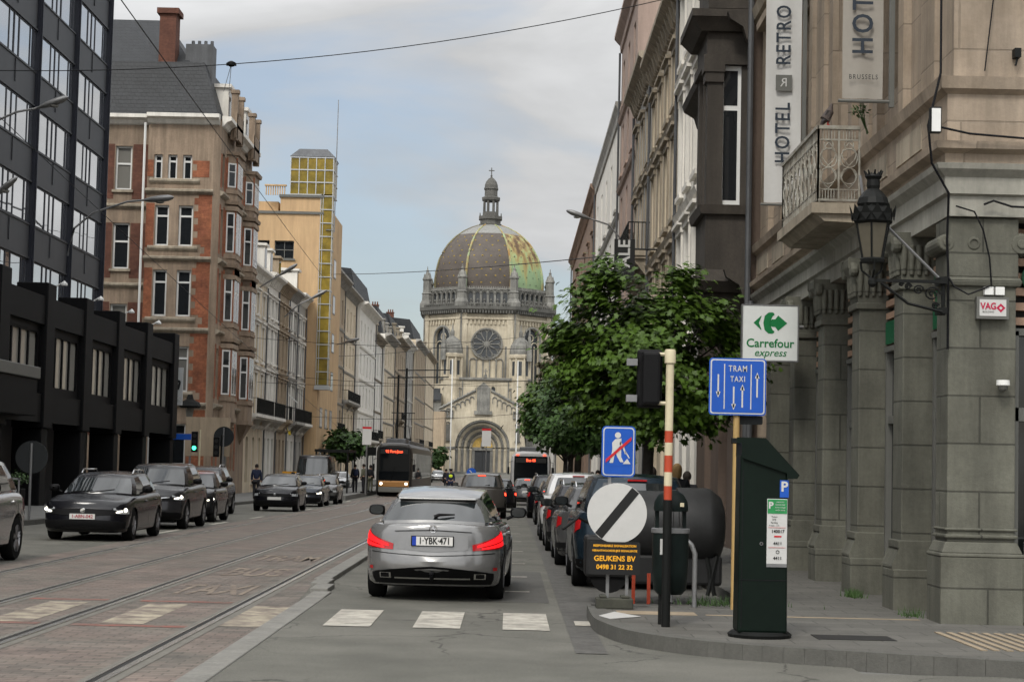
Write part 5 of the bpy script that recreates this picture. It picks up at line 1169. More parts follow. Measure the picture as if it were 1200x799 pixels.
    # entablature: architrave, frieze, cornice ledges along both sides (mitred by running boxes round the corner)
    def ring(mb, prof, mi=0):
        """prof (n, z); runs along the street front then round the corner along the side street"""
        rows = []
        for n, z in prof: rows.append([(X + .13 - n, yE, z), (X + .13 - n, 20.36 - n, z), (14, 20.36 - n, z)])
        mb.grid(rows, mi)
    m = MB(); ring(m, [(-.5, 4.56), (.0, 4.56), (.0, 4.78), (.05, 4.80), (.05, 4.98), (.14, 5.06), (.16, 5.12), (.05, 5.14)]); m.build('architrave', mat('architrave_stone', (.3, .29, .25), .8, var=.12, streak=.3), root)
    m = MB(); ring(m, [(.05, 5.14), (.05, 5.24), (.16, 5.28), (.17, 5.36), (.02, 5.38), (.02, 5.9), (.1, 5.95), (.13, 6.08), (.0, 6.1)]); m.build('frieze', sandstone, root)
    for yy in (21.6, 23.6, 30.4, 32.6, 34.6): m = MB(); F.box(m, yy, yy + 1.4, 5.5, 5.8, -.13, -.095); m.build('frieze_panel', moulding, root)
    # upper wall street side
    H = 17; ops = []
    for yy in (22.9, 26.35, 29.9, 33.2): ops += [(yy, yy + 1.25, 6.2 if yy == 26.35 else 6.6, 9.4), (yy, yy + 1.25, 11, 13.8)]
    m = MB(); U = Fac(X + .18, 0, 0, 1, -1, 0); U.wall(m, 20.36, yE, 6.1, H, ops, .35)
    m.quad((X + .18, 20.36, 6.1), (14, 20.36, 6.1), (14, 20.36, H), (X + .18, 20.36, H)); m.quad((X + .18, 20.36, H), (14, 20.36, H), (14, yE, H), (X + .18, yE, H)); m.quad((X + .18, yE, 0), (X + .18, yE, H), (14, yE, H), (14, yE, 0))
    m.quad((14, 20.36, -1), (14, yE, -1), (14, yE, H), (14, 20.36, H))
    m.build('upper_wall', sandstone, root)
    for o in ops: window(U, root, *o, frame_grey, .32, 1, .7, sill=None, fw=.08)
    for yy in (22.9, 26.35, 29.9, 33.2):
        m = MB()
        for u in (yy - .34, yy + 1.27): U.box(m, u, u + .3, 6.12, 9.6, .0, .1)
        U.box(m, yy - .4, yy + 1.65, 9.6, 10.0, 0, .14); U.box(m, yy - .5, yy + 1.75, 10.0, 10.15, 0, .3); m.build('window_surround', sandstone, root)
    for yy in (21.0, 24.9, 28.6, 32.3):
        m = MB(); U.box(m, yy, yy + .7, 6.12, H - 1, 0, .07); m.build('pilaster_strip', sandstone, root)
    m = MB(); U.prism(m, [(0, 10.4), (.2, 10.5), (.25, 10.7), (0, 10.75)], 20.36, yE); m.build('string_course', moulding, root)
    m = MB(); U.prism(m, [(0, H - .8), (.2, H - .6), (.9, H - .1), (.95, H + .1), (0, H + .2)], 19.6, yE); m.build('cornice', moulding, root)
    # balcony (stone slab, open-work iron guard)
    b0, b1, n = 24.95, 28.2, .55; m = MB(); BF = Fac(X, 0, 0, 1, -1, 0)
    BF.box(m, b0, b1, 5.2, 5.34, -.15, n + .08); BF.prism(m, [(-.1, 5.08), (n - .1, 5.1), (n + .02, 5.2), (-.1, 5.2)], b0 + .06, b1 - .06); bal = m.build('balcony', moulding, root)
    m = MB(); zt, zb = 6.38, 5.36
    def screen(f, u0, u1, npan):
        f.box(m, u0, u1, zt - .05, zt, -.03, .03); f.box(m, u0, u1, zb, zb + .03, -.015, .015); f.box(m, u0, u1, zb + .15, zb + .165, -.01, .01); f.box(m, u0, u1, zt - .2, zt - .18, -.01, .01)
        pw = (u1 - u0) / npan
        for i in range(npan + 1):
            u = u0 + pw * i; f.box(m, u - .012, u + .012, zb, zt, -.012, .012)
        for i in range(npan):
            c = u0 + pw * (i + .5)
            for du in (-.28, -.14, 0, .14, .28): f.box(m, c + du * pw - .006, c + du * pw + .006, zb, zb + .15, -.006, .006); f.box(m, c + du * pw - .006, c + du * pw + .006, zt - .2, zt - .05, -.006, .006)
            for (cv, rr) in ((zb + .34, .11), (zb + .58, .13), (zb + .76, .06)):
                r2 = min(rr, pw * .42); m.tube([f.p(c + r2 * math.cos(t), cv + rr * math.sin(t), 0) for t in [2 * math.pi * k / 14 for k in range(15)]], .009, 4)
            m.tube([f.p(c + .35 * pw * math.sin(t * 2), zb + .17 + .62 * t / 3.14, 0) for t in [3.14 * k / 12 for k in range(13)]], .008, 4); m.tube([f.p(c - .35 * pw * math.sin(t * 2), zb + .17 + .62 * t / 3.14, 0) for t in [3.14 * k / 12 for k in range(13)]], .008, 4)
    screen(Fac(X - n, 0, 0, 1, -1, 0), b0, b1, 9); screen(Fac(X - n, b0, 1, 0, 0, -1), 0, n, 2); screen(Fac(X - n, b1, 1, 0, 0, -1), 0, n, 2)
    m.build('openwork_railing', mat('flaking_iron_paint', (.3, .29, .25), .6, var=.2, fine=25, c2=(.14, .11, .08), c2amt=.6, c2scale=5), bal)
    m = MB(); m.tube([(X - .02, 36.0, .1), (X - .02, 36.0, 5)], .06, 8); m.tube([(4.53, 36.15, .1), (4.53, 36.15, 12)], .06, 8); m.build('downpipe', zinc, root)
    return root
hotel()

def banner(label, y, x0, x1, z0, z1, txts, m_, logo=None, low=None):
    root = thing('hotel_banner', label, 'banner', ((x0 + x1) / 2, y, z0)); m = MB(); n = 10
    m.grid([[(x0 + (x1 - x0) * k / n, y + .015 * math.sin(k * .9 + j), z0 + (z1 - z0) * j / 8) for k in range(n + 1)] for j in range(9)]); m.build('cloth', m_, root, smooth=60)
    m = MB()
    for z in (z0 - .03, z1 + .03): m.tube([(x0 - .05, y, z), (4.62, y, z)], .022, 8)
    m.box(4.6, 4.66, y - .03, y + .03, z0 - .1, z1 + .1)
    m.build('bracket', frame_grey, root)
    for s, zc, size, mt, bold, sx in txts:
        text('lettering', s, mt, root, frame(((x0 + x1) / 2, y - .055, zc), (0, 0, 1), (-1, 0, 0)), size, .001, bold, 'LEFT' if s.startswith('HOTEL') else 'LEFT', sx, 1.25)
    if logo:
        m = MB(); c = (x0 + x1) / 2; m.box(c - .13, c + .13, y - .06, y - .05, logo - .13, logo + .13); lg = m.build('logo_square', frame_grey, root)
        text('lettering', 'R', sign_white, lg, frame((c, y - .065, logo), (-1, 0, 0), (0, 0, 1)), .2, .001, .0)
    if low: text('lettering', low[0], sign_back, root, facing(((x0 + x1) / 2, y - .055, low[1])), .085, .001, 0, sx=.8, space=1.3)
letter_dark = mat('letter_dark', (.02, .028, .04), .5)
banner('long white cloth banner reading HOTEL RETRO beside the dark bay window', 30, 4.0, 4.58, 6.05, 9.9, [('HOTEL', 6.68, .33, letter_dark, .005, .82), ('RETRO', 8.28, .33, letter_dark, .005, .82)], sign_white, logo=7.99)
banner('grey beige cloth banner showing the letters HOT above the street lantern', 23.0, 4.02, 4.52, 6.36, 9.6, [('HOTEL', 6.9, .36, letter_dark, .005, .86)], mat('beige_banner', (.27, .25, .22), .8, var=.05), low=('BRUSSELS', 6.62))
for o in list(bpy.data.objects):
    pass

# pigeon on the balcony
def pigeon():
    root = thing('pigeon', 'brown grey pigeon perched on the rail of the iron balcony', 'bird', (4.17, 24.96, 6.385)); OFF[root] = None
    P = [(0, 0, .13), (.03, .0, .19), (.045, 0, .245), (.055, 0, .285), (-.03, .0, .08), (-.07, 0, .03), (-.1, 0, -.05), (.075, 0, .28)]
    E = [(0, 1), (1, 2), (2, 3), (0, 4), (4, 5), (5, 6), (3, 7)]; skinned('body', root, P, E, [.065, .055, .03, .028, .05, .03, .018, .008], mat('feathers', (.07, .055, .05), .7, var=.25, fine=30), 0, 2)
    for sg in (-1, 1):
        m = MB(); m.tube([(0, sg * .02, .08), (0.005, sg * .022, 0)], .006, 5); m.tube([(-.01, sg * .022, .003), (.03, sg * .022, .003)], .005, 4); m.build('leg', sign_red, root, local=True)
        m = MB(); m.add([(.03, sg * .056, .19), (-.02, sg * .064, .19), (-.1, sg * .03, .02), (-.06, sg * .055, .05), (.02, sg * .06, .1)], [(0, 1, 3, 4), (1, 2, 3)]); m.build('wing', mat('wing_feathers', (.045, .04, .04), .7, var=.2), root, local=True)
pigeon()
# rail plant on the ledge
def leafy(mb, c, n, r, s, flat=.6):
    for i in range(n):
        d = Vector((random.gauss(0, 1), random.gauss(0, 1), random.gauss(0, 1) * flat)); d.normalize(); p = Vector(c) + d * r * random.random() ** .5
        a = Vector((random.gauss(0, 1), random.gauss(0, 1), random.gauss(0, .5))).normalized(); b_ = a.cross(Vector((random.gauss(0, .4), random.gauss(0, .4), 1))).normalized()
        mb.add([p - a * s, p - b_ * s * .5, p + a * s, p + b_ * s * .5], [(0, 1, 2, 3)])
leafmat = mat('leaves', (.035, .07, .018), .6, var=.3, scale=1.5, fine=20)
weed = MB()
for k in range(6): weed.tube([(4.52, 23.9 + .02 * k, 6.1), (4.45 + .03 * random.uniform(-1, 1), 23.9 + .12 * random.uniform(-1, 1), 6.3), (4.4 + .08 * random.uniform(-1, 1), 23.9 + .25 * random.uniform(-1, 1), 6.48)], .006, 4)
leafy(weed, (4.43, 23.9, 6.36), 40, .16, .035); wd = weed.build('weed_plant', leafmat); tag(wd, 'small weed sprouting from the cornice below the beige banner', 'plant')
for x, y, n in ((4.5, 24.5, 160), (4.55, 21.3, 40), (2.6, 22.4, 200)):
    w = MB(); 
    for i in range(n):
        p = Vector((x + random.gauss(0, .05 if n < 200 else .3), y + random.gauss(0, .15), .14)); q = p + Vector((random.gauss(0, .03), random.gauss(0, .03), random.uniform(.04, .13))); w.add([p + Vector((-.006, 0, 0)), p + Vector((.006, 0, 0)), q], [(0, 1, 2)])
    o = w.build('grass_tuft', leafmat); o['kind'] = 'stuff'

# carrefour sign
def shopsign():
    y = 29.9; x0, x1, z0, z1 = 3.68, 4.56, 3.5, 4.38; root = thing('shop_sign', 'square white supermarket sign with green emblem jutting from the pilasters', 'sign', (4.12, y, z0))
    m = MB(); m.box(x0, x1, y, y + .14, z0, z1); m.build('panel', mat('sign_panel', (.6, .62, .6), .4, var=.03), root, bevel=.01)
    m = MB(); m.box(x0 - .015, x0, y - .01, y + .15, z0 - .015, z1 + .015); m.box(x1, x1 + .015, y - .01, y + .15, z0 - .015, z1 + .015); m.box(x0, x1, y - .01, y + .15, z1, z1 + .015); m.box(x0, x1, y - .01, y + .15, z0 - .015, z0); m.tube([(x1, y + .07, 4.05), (4.66, y + .07, 4.05)], .03, 6); m.build('frame', galv, root)
    gm = mat('sign_green', (.004, .15, .04), .5, var=0); yy = y - .004; c = 4.12; zc = 4.1
    m = MB()
    def pol(pts): m.poly([(c + a * .27, yy, zc + b_ * .27) for a, b_ in pts])
    pol([(-1.0, 0), (-.55, .42), (-.52, .4), (-.68, .0), (-.52, -.4), (-.55, -.42)])
    out = [(-.12, .62), (.1, .64), (.22, .58), (.24, .48), (.14, .42), (.12, .32), (.22, .26), (.34, .32), (.46, .44), (1.0, 0), (.46, -.44), (.34, -.32), (.22, -.26), (.12, -.32), (.14, -.42), (.24, -.48), (.22, -.58), (.1, -.64), (-.12, -.62), (-.34, -.42), (-.42, 0), (-.34, .42)]
    # right lobe split so every piece stays convex
    pol([(-.12, .62), (.1, .64), (.22, .58), (.24, .48), (.14, .42), (.08, .3), (-.02, 0), (.08, -.3), (.14, -.42), (.24, -.48), (.22, -.58), (.1, -.64), (-.12, -.62), (-.34, -.42), (-.42, 0), (-.34, .42)][0:16])
    pol([(-.02, .16), (.12, .22), (.28, .22), (.46, .46), (1.0, 0), (.46, -.46), (.28, -.22), (.12, -.22), (-.02, -.16)])
    m.build('emblem', gm, root)
    text('lettering', 'Carrefour', gm, root, facing((c, y - .004, 3.77)), .19, .001, .0035, sx=.98)
    o = text('lettering', 'express', gm, root, facing((c, y - .004, 3.62)), .165, .001, .001, sx=1.0); o.data.shear = .3
shopsign()
def vagsign():
    y = 20.34; root = thing('advert_plate', 'small framed white plate reading VAG with a red diamond on the corner pier', 'sign', (5.25, y, 3.4)); c = 5.22; zc = 3.56
    m = MB(); m.box(c - .175, c + .175, y, y + .08, zc - .12, zc + .12); m.build('frame', frame_grey, root); m = MB(); m.box(c - .145, c + .145, y - .006, y, zc - .09, zc + .09); m.build('panel', sign_white, root)
    rm = mat('sign_crimson', (.38, .01, .05), .5); text('lettering', 'VAG', rm, root, facing((c - .05, y - .01, zc + .015)), .1, .001, .003, sx=.85); text('lettering', 'BUILDING', frame_grey, root, facing((c - .05, y - .01, zc - .045)), .028, .0005, 0)
    m = MB(); n = 4; o = [(c + .085 + .05 * math.cos(t), y - .008, zc + .05 * math.sin(t)) for t in [math.pi / 2 * k for k in range(4)]]; i_ = [(c + .085 + .02 * math.cos(t), y - .008, zc + .02 * math.sin(t)) for t in [math.pi / 2 * k for k in range(4)]]
    for k in range(4): m.quad(o[k], o[(k + 1) % 4], i_[(k + 1) % 4], i_[k])
    m.build('emblem', rm, root)
    r2 = thing('junction_boxes', 'two small white junction boxes above the framed plate', 'box', (5.2, y, 3.7)); 
    for k in (0, 1): m = MB(); m.box(5.13 + k * .12, 5.23 + k * .12, y + .0, y + .07, 3.7, 3.79); m.build('casing', white_paint, r2, bevel=.006)
    r3 = thing('security_camera', 'small white dome security camera on the corner pier', 'camera', (5.3, y, 2.6)); m = MB(); c = (5.33, y - .02, 2.72); m.lathe(c, [(.001, .06), (.07, .055), (.075, .0), (.06, -.01)], 14); m.box(5.3, 5.36, y - .02, y + .08, 2.72, 2.76); m.build('housing', white_paint, r3, smooth=40); m = MB(); m.lathe(c, [(.055, -.01), (.05, -.045), (.02, -.065), (.001, -.068)], 14); m.build('dome', frame_grey, r3, smooth=50)
    def cable(label, pts, r=.01, mt=black_metal, name='cable'):
        m = MB(); m.tube(pts, r, 5); o = m.build(name, mt, smooth=50); tag(o, label, 'cable')
    cable('cable running down from the cornice along the left of the corner pier', [(4.62, 20.28, 8.5), (4.6, 20.2, 6.1), (4.45, 20.12, 5.5), (4.5, 20.15, 5.1), (4.72, 20.3, 4.8), (4.72, 20.36, 4.3), (4.74, 20.38, 3.9), (4.74, 20.38, 3.1)], .014)
    cable('loose cable looping between the capital and the junction boxes', [(4.74, 20.38, 3.9), (4.8, 20.34, 3.78), (4.95, 20.33, 3.7), (5.1, 20.33, 3.76), (5.18, 20.33, 3.8)])
    cable('thin cable hanging over the capital down to the junction boxes', [(4.8, 20.3, 4.66), (5.0, 20.29, 4.6), (5.1, 20.3, 4.4), (5.17, 20.3, 4.1), (5.2, 20.33, 3.8)])
    cable('cable bundle running right below the yellowed architrave', [(5.1, 20.28, 4.68), (5.2, 20.26, 4.72), (5.4, 20.26, 4.66), (6.2, 20.26, 4.64), (9, 20.26, 4.66)], .013)
    cable('cable along the upper ledge to the right of the white floodlight', [(4.5, 20.1, 5.5), (4.9, 20.1, 5.42), (5.6, 20.12, 5.38), (9, 20.12, 5.36)], .013)
    cable('thin wire dropping over the painted stone to the ledge', [(5.22, 20.3, 9), (5.2, 20.3, 7.0), (5.1, 20.28, 6.15)], .008)
    r4 = thing('floodlight', 'slim white floodlight fixed at the edge of the corner ledge', 'lamp', (4.5, 20.0, 5.4)); m = MB(); m.box(4.44, 4.56, 19.95, 20.05, 5.4, 5.68); m.build('housing', iron, r4, bevel=.01); m = MB(); m.box(4.452, 4.548, 19.943, 19.95, 5.41, 5.66); m.build('lens', white_paint, r4)
    for lab, x, z in (('dark clamp fixed high on the painted wall', 5.28, 7.35), ('dark clamp just above the painted ledge', 5.45, 6.3)):
        r5 = thing('wall_fixture', lab, 'fixture', (x, 20.3, z)); m = MB(); m.box(x - .035, x + .035, 20.22, 20.34, z, z + .1); m.tube([(x, 20.26, z), (x - .02, 20.25, z - .09)], .012, 5); m.build('clamp', iron, r5)
vagsign()
def lantern():
    y = 20.1; x = 3.86; root = thing('wall_lantern', 'big ornate black lantern on a scrolled bracket from the corner pier', 'lantern', (x, y, 3.4))
    z0 = 3.52
    m = MB(); m.lathe((x, y, z0), [(.12, .0), (.205, .48)], 4 if False else 6, a0=.26, cap=True); m.build('glass', mat('frosted_lantern_glass', (.085, .075, .055), .35, var=.1), root)
    m = MB()
    for k in range(6): t = .26 + 2 * math.pi * k / 6; m.tube([(x + .125 * math.cos(t), y + .125 * math.sin(t), z0), (x + .21 * math.cos(t), y + .21 * math.sin(t), z0 + .49)], .013, 5)
    b2 = MB(); b2.lathe((x, y, z0), [(.15, -.04), (.16, .0), (.14, .02)], 6, a0=.26); b2.build('base_ring', iron, root); m.lathe((x, y, z0), [(.21, .46), (.25, .49), (.25, .6), (.22, .66), (.17, .7)], 6, a0=.26)
    m.lathe((x, y, z0), [(.17, .68), (.19, .72), (.17, .8), (.11, .88), (.07, .92), (.08, .96), (.075, 1.04), (.1, 1.08), (.09, 1.11)], 12)
    for k in range(12):
        t = 2 * math.pi * k / 12; c = Vector((x + .25 * math.cos(t), y + .25 * math.sin(t), z0 + .58)); m.add([c + Vector((-.06 * math.sin(t), .06 * math.cos(t), 0)), c + Vector((.06 * math.sin(t), -.06 * math.cos(t), 0)), c + Vector((.03 * math.cos(t), .03 * math.sin(t), .13)), c + Vector((.0, .0, -.09))], [(0, 1, 2), (0, 3, 1)])
    for k in range(8): t = 2 * math.pi * k / 8; m.tube([(x + .07 * math.cos(t), y + .07 * math.sin(t), z0 + 1.08), (x + .11 * math.cos(t), y + .11 * math.sin(t), z0 + 1.16)], [.02, .008], 5)
    m.build('hood', iron, root)
    m = MB()
    for k in range(3): t = .5 + 2 * math.pi * k / 3; m.tube([(x + .15 * math.cos(t), y + .15 * math.sin(t), z0 - .02), (x + .13 * math.cos(t), y + .13 * math.sin(t), z0 - .14), (x, y, z0 - .25)], .014, 5)
    m.lathe((x, y, z0 - .36), [(.02, 0), (.05, .04), (.05, .09), (.02, .14)], 10)
    m.box(x - .02, 4.72, y - .02, y + .02, z0 - .29, z0 - .25); m.tube([(4.7, y + .05, z0 - .2), (4.7, y + .05, z0 - .7)], .025, 6); m.box(4.66, 4.74, y, y + .3, z0 - .3, z0 - .2); m.box(4.66, 4.74, y, y + .3, z0 - .68, z0 - .6)
    m.tube([(x + .1, y, z0 - .3), (x + .25, y, z0 - .42), (x + .42, y, z0 - .56), (4.68, y, z0 - .66)], .02, 6)
    for cx, cz, r_ in ((4.56, z0 - .43, .1), (4.4, z0 - .38, .065), (4.28, z0 - .34, .045), (4.6, z0 - .58, .045), (4.2, z0 - .31, .03)):
        m.tube([(cx + r_ * (1 - k / 22) * math.cos(k * .6), y, cz + r_ * (1 - k / 22) * math.sin(k * .6)) for k in range(19)], .012, 5)
    m.build('bracket', iron, root)
    m = MB(); m.tube([(4.72, 20.35, 3.3), (4.1, 20.3, 3.95), (3.78, 20.3, 4.35), (3.74, 20.3, 4.65)], .018, 6); m.build('conduit', galv, root, smooth=50)
    root.location.z = 3.93; root.scale = (.92, .92, .83)
lantern()

# ------------------------------------------------------------------ street furniture, right
def plate_sign(mb, cx, y, cz, w, h, r, t=.012, mi=0):
    pts = []
    for sx, sz, a in ((1, -1, -90), (1, 1, 0), (-1, 1, 90), (-1, -1, 180)):
        for k in range(5): t_ = R(a + 22.5 * k); pts.append((cx + sx * (w / 2 - r) + r * math.cos(t_), cz + sz * (h / 2 - r) + r * math.sin(t_)))
    n = len(pts); mb.add([(a, y, b_) for a, b_ in pts] + [(a, y + t, b_) for a, b_ in pts], [tuple(range(n)), tuple(range(2 * n - 1, n - 1, -1))] + [(i, (i + 1) % n, (i + 1) % n + n, i + n) for i in range(n)], mi)
def meter():
    y = 18.25; x = 2.45; root = thing('parking_meter', 'tall dark green parking ticket machine with slanted hood at the corner', 'parking meter', (x, y, .14)); z = .14
    m = MB(); w = .238; d = .2
    m.hexa([(x - w, y - d, z + .05), (x + w, y - d, z + .05), (x + w, y + d, z + .05), (x - w, y + d, z + .05), (x - w + .01, y - d, z + 1.75), (x + w - .01, y - d, z + 1.6), (x + w - .01, y + d, z + 1.6), (x - w + .01, y + d, z + 1.75)])
    m.build('body', meter_green, root, bevel=.025)
    m = MB(); m.hexa([(x - w - .03, y - d - .04, z + 1.86), (x - w + .22, y - d - .04, z + 1.86), (x + w + .07, y - d - .04, z + 1.5), (x + w + .0, y - d - .04, z + 1.5), (x - w - .03, y - d - .04, z + 1.9), (x - w + .22, y - d - .04, z + 1.9), (x + w + .07, y - d - .04, z + 1.56), (x + w + .0, y - d - .04, z + 1.5)]) if False else None
    for zz in (.55, 1.36): m = MB(); m.box(x - w + .012, x + w - .012, y - d - .004, y - d + .01, z + zz, z + zz + .008) if zz < 1 else m.box(x - w + .03, x - w + .038, y - d - .004, y - d + .01, z + .1, z + 1.6); m.build('panel_seam', black_metal, root)
    m = MB(); m.lathe((x - .02, y - d - .004, z + .9), [(.001, -.004), (.016, -.004), (.018, .006)], 12, axis='y'); m.build('lock', galv, root)
    prof = [(-w - .03, 1.86), (-w - .03, 1.905), (-w + .24, 1.905), (w + .09, 1.56), (w + .07, 1.53), (w - .02, 1.53), (w - .02, 1.58), (-w + .02, 1.72), (-w + .02, 1.86)]
    a = [(x + p, y - d - .03, z + q) for p, q in prof]; b_ = [(x + p, y + d + .03, z + q) for p, q in prof]; k = len(prof)
    m.add(a + b_, [tuple(range(k)), tuple(range(2 * k - 1, k - 1, -1))] + [(i, (i + 1) % k, (i + 1) % k + k, i + k) for i in range(k)]); m.build('hood', meter_green, root, bevel=.006)
    m = MB(); m.lathe((x, y, z), [(.3, 0), (.31, .03), (.27, .06)], 24); m.build('base', iron, root)
    yf = y - d - .006
    m = MB(); m.box(x + .145, x + .235, yf, yf + .01, z + 1.42, z + 1.55) if False else m.box(x + .15, x + .235, yf, yf + .008, z + 1.345, z + 1.51); p = m.build('parking_symbol', sign_blue, root); text('lettering', 'P', sign_white, p, facing((x + .192, yf - .003, z + 1.445)), .13, .001, .004)
    m = MB(); m.box(x + .03, x + .225, yf, yf + .008, z + .71, z + 1.33); pn = m.build('notice', sign_white, root, bevel=.004)
    m = MB(); m.box(x + .035, x + .22, yf - .004, yf, z + 1.19, z + 1.325); m.build('green_header', mat('notice_green', (.02, .2, .06), .5), pn)
    text('lettering', 'P', sign_white, pn, facing((x + .065, yf - .007, z + 1.265)), .09, .0005, .003); 
    for k in range(4): text('lettering', ('payez ici', 'betaal hier', 'zone rouge', 'rode zone')[k], sign_white, pn, facing((x + .155, yf - .007, z + 1.302 - k * .026)), .022, .0005, 0)
    for k, s in enumerate(('Ticket', 'SMS', 'Parking', '4 min - 2 h')): text('lettering', s, sign_black, pn, facing((x + .1, yf - .004, z + 1.16 - k * .028)), .022, .0005, 0)
    for s, zz in (('140017', 1.02), ('4411', .905), ('4411', .765)): text('lettering', s, sign_black, pn, facing((x + .135, yf - .004, z + zz)), .042, .0005, .001)
    m = MB(); m.box(x + .1, x + .17, yf - .004, yf, z + .965, z + .98); m.box(x + .045, x + .21, yf - .004, yf, z + .865, z + .868); m.box(x + .045, x + .21, yf - .004, yf, z + 1.055, z + 1.058); m.build('rule_line', sign_red, pn)
    m = MB(); m.tube([(x + .135 + .015 * math.cos(t), yf - .004, z + .825 + .015 * math.sin(t)) for t in [2 * math.pi * k / 10 for k in range(11)]], .003, 4); m.build('ring_symbol', sign_black, pn)
    m = MB(); m.box(x + .03, x + .225, yf - .002, yf + .008, z + .68, z + .71); m.build('coin_tray', galv, root)
meter()
def signalpole():
    x, y, z = 1.62, 19.15, .14; root = thing('signal_pole', 'cream pole with red and white bands carrying a traffic signal seen from behind', 'traffic light', (x, y, z))
    m = MB(); m.tube([(x, y, z), (x, y, 1.42)], .045, 12); m.build('lower_pole', iron, root, smooth=40)
    bands = [(1.42, 1.56, red_post), (1.56, 1.7, cream_post), (1.7, 1.87, red_post), (1.87, 2.0, cream_post), (2.0, 2.12, red_post)]
    for k, (a, b_, mt) in enumerate(bands): m = MB(); m.tube([(x, y, a + .0), (x, y, b_)], .042, 12); m.build('band', mt, root, smooth=40)
    m = MB(); m.tube([(x, y, 2.12), (x, y, 2.8)], .042, 12); m.lathe((x, y, 2.8), [(.045, 0), (.058, .01), (.058, .13), (.05, .15)], 14); m.build('upper_pole', cream_post, root, smooth=40)
    m = MB(); m.box(x - .33, x - .07, y + .06, y + .14, 2.35, 2.95); m.box(x - .28, x - .1, y - .06, y + .06, 2.38, 2.92); hd = m.build('signal_head', black_plastic, root, bevel=.03)
    for zz in (2.83, 2.65, 2.46):
        m = MB(); n = 10; rows = []
        for yy_, rr in ((y + .14, .1), (y + .34, .1)): rows.append([(x - .2 + rr * math.cos(t), yy_, zz + rr * math.sin(t)) for t in [math.pi * k / n for k in range(n + 1)]])
        m.grid(rows); m.build('visor', black_plastic, hd)
    for zz in (2.83, 2.46): m = MB(); m.box(x - .44, x - .33, y + .02, y + .1, zz - .05, zz + .02); m.build('side_visor', galv, hd)
    m = MB(); m.tube([(x - .12, y + .02, 2.9), (x, y, 2.9)], .02, 6); m.tube([(x - .12, y + .02, 2.4), (x, y, 2.4)], .02, 6); m.build('arm', cream_post, root)
signalpole()
def bin_():
    x, y = 1.66, 19.45; root = thing('litter_bin', 'dark green domed litter bin mounted on the signal pole', 'litter bin', (x, y, .4))
    m = MB(); m.lathe((x + .02, y, 0), [(.13, .45), (.17, .5), (.185, .7), (.19, 1.05), (.19, 1.08)], 20); m.build('container', bin_green, root, smooth=40)
    m = MB(); m.lathe((x + .02, y, 0), [(.195, 1.075), (.2, 1.08), (.2, 1.12), (.19, 1.125)], 20); m.build('rim', galv, root, smooth=40)
    m = MB(); m.lathe((x + .02, y, 0), [(.175, 1.3), (.18, 1.33), (.17, 1.4), (.13, 1.47), (.07, 1.51), (.001, 1.52)], 20); m.build('hood', bin_green, root, smooth=40)
    for xx in (x - .14, x + .14): m = MB(); m.box(xx, xx + .04, y, y + .1, 1.1, 1.32); m.build('hood_strut', bin_green, root)
    m = MB(); m.box(x - .1, x - .075, y - .195, y - .18, .86, 1.02); m.build('sticker', sign_white, root)
    m = MB(); m.box(x + .1, x + .14, y - .165, y - .15, 1.35, 1.39); m.build('sticker', cream_post, root)
    m = MB(); m.tube([(x - .06, y + .0, .14), (x - .06, y, .55)], .035, 8); m.build('post', iron, root)
bin_()
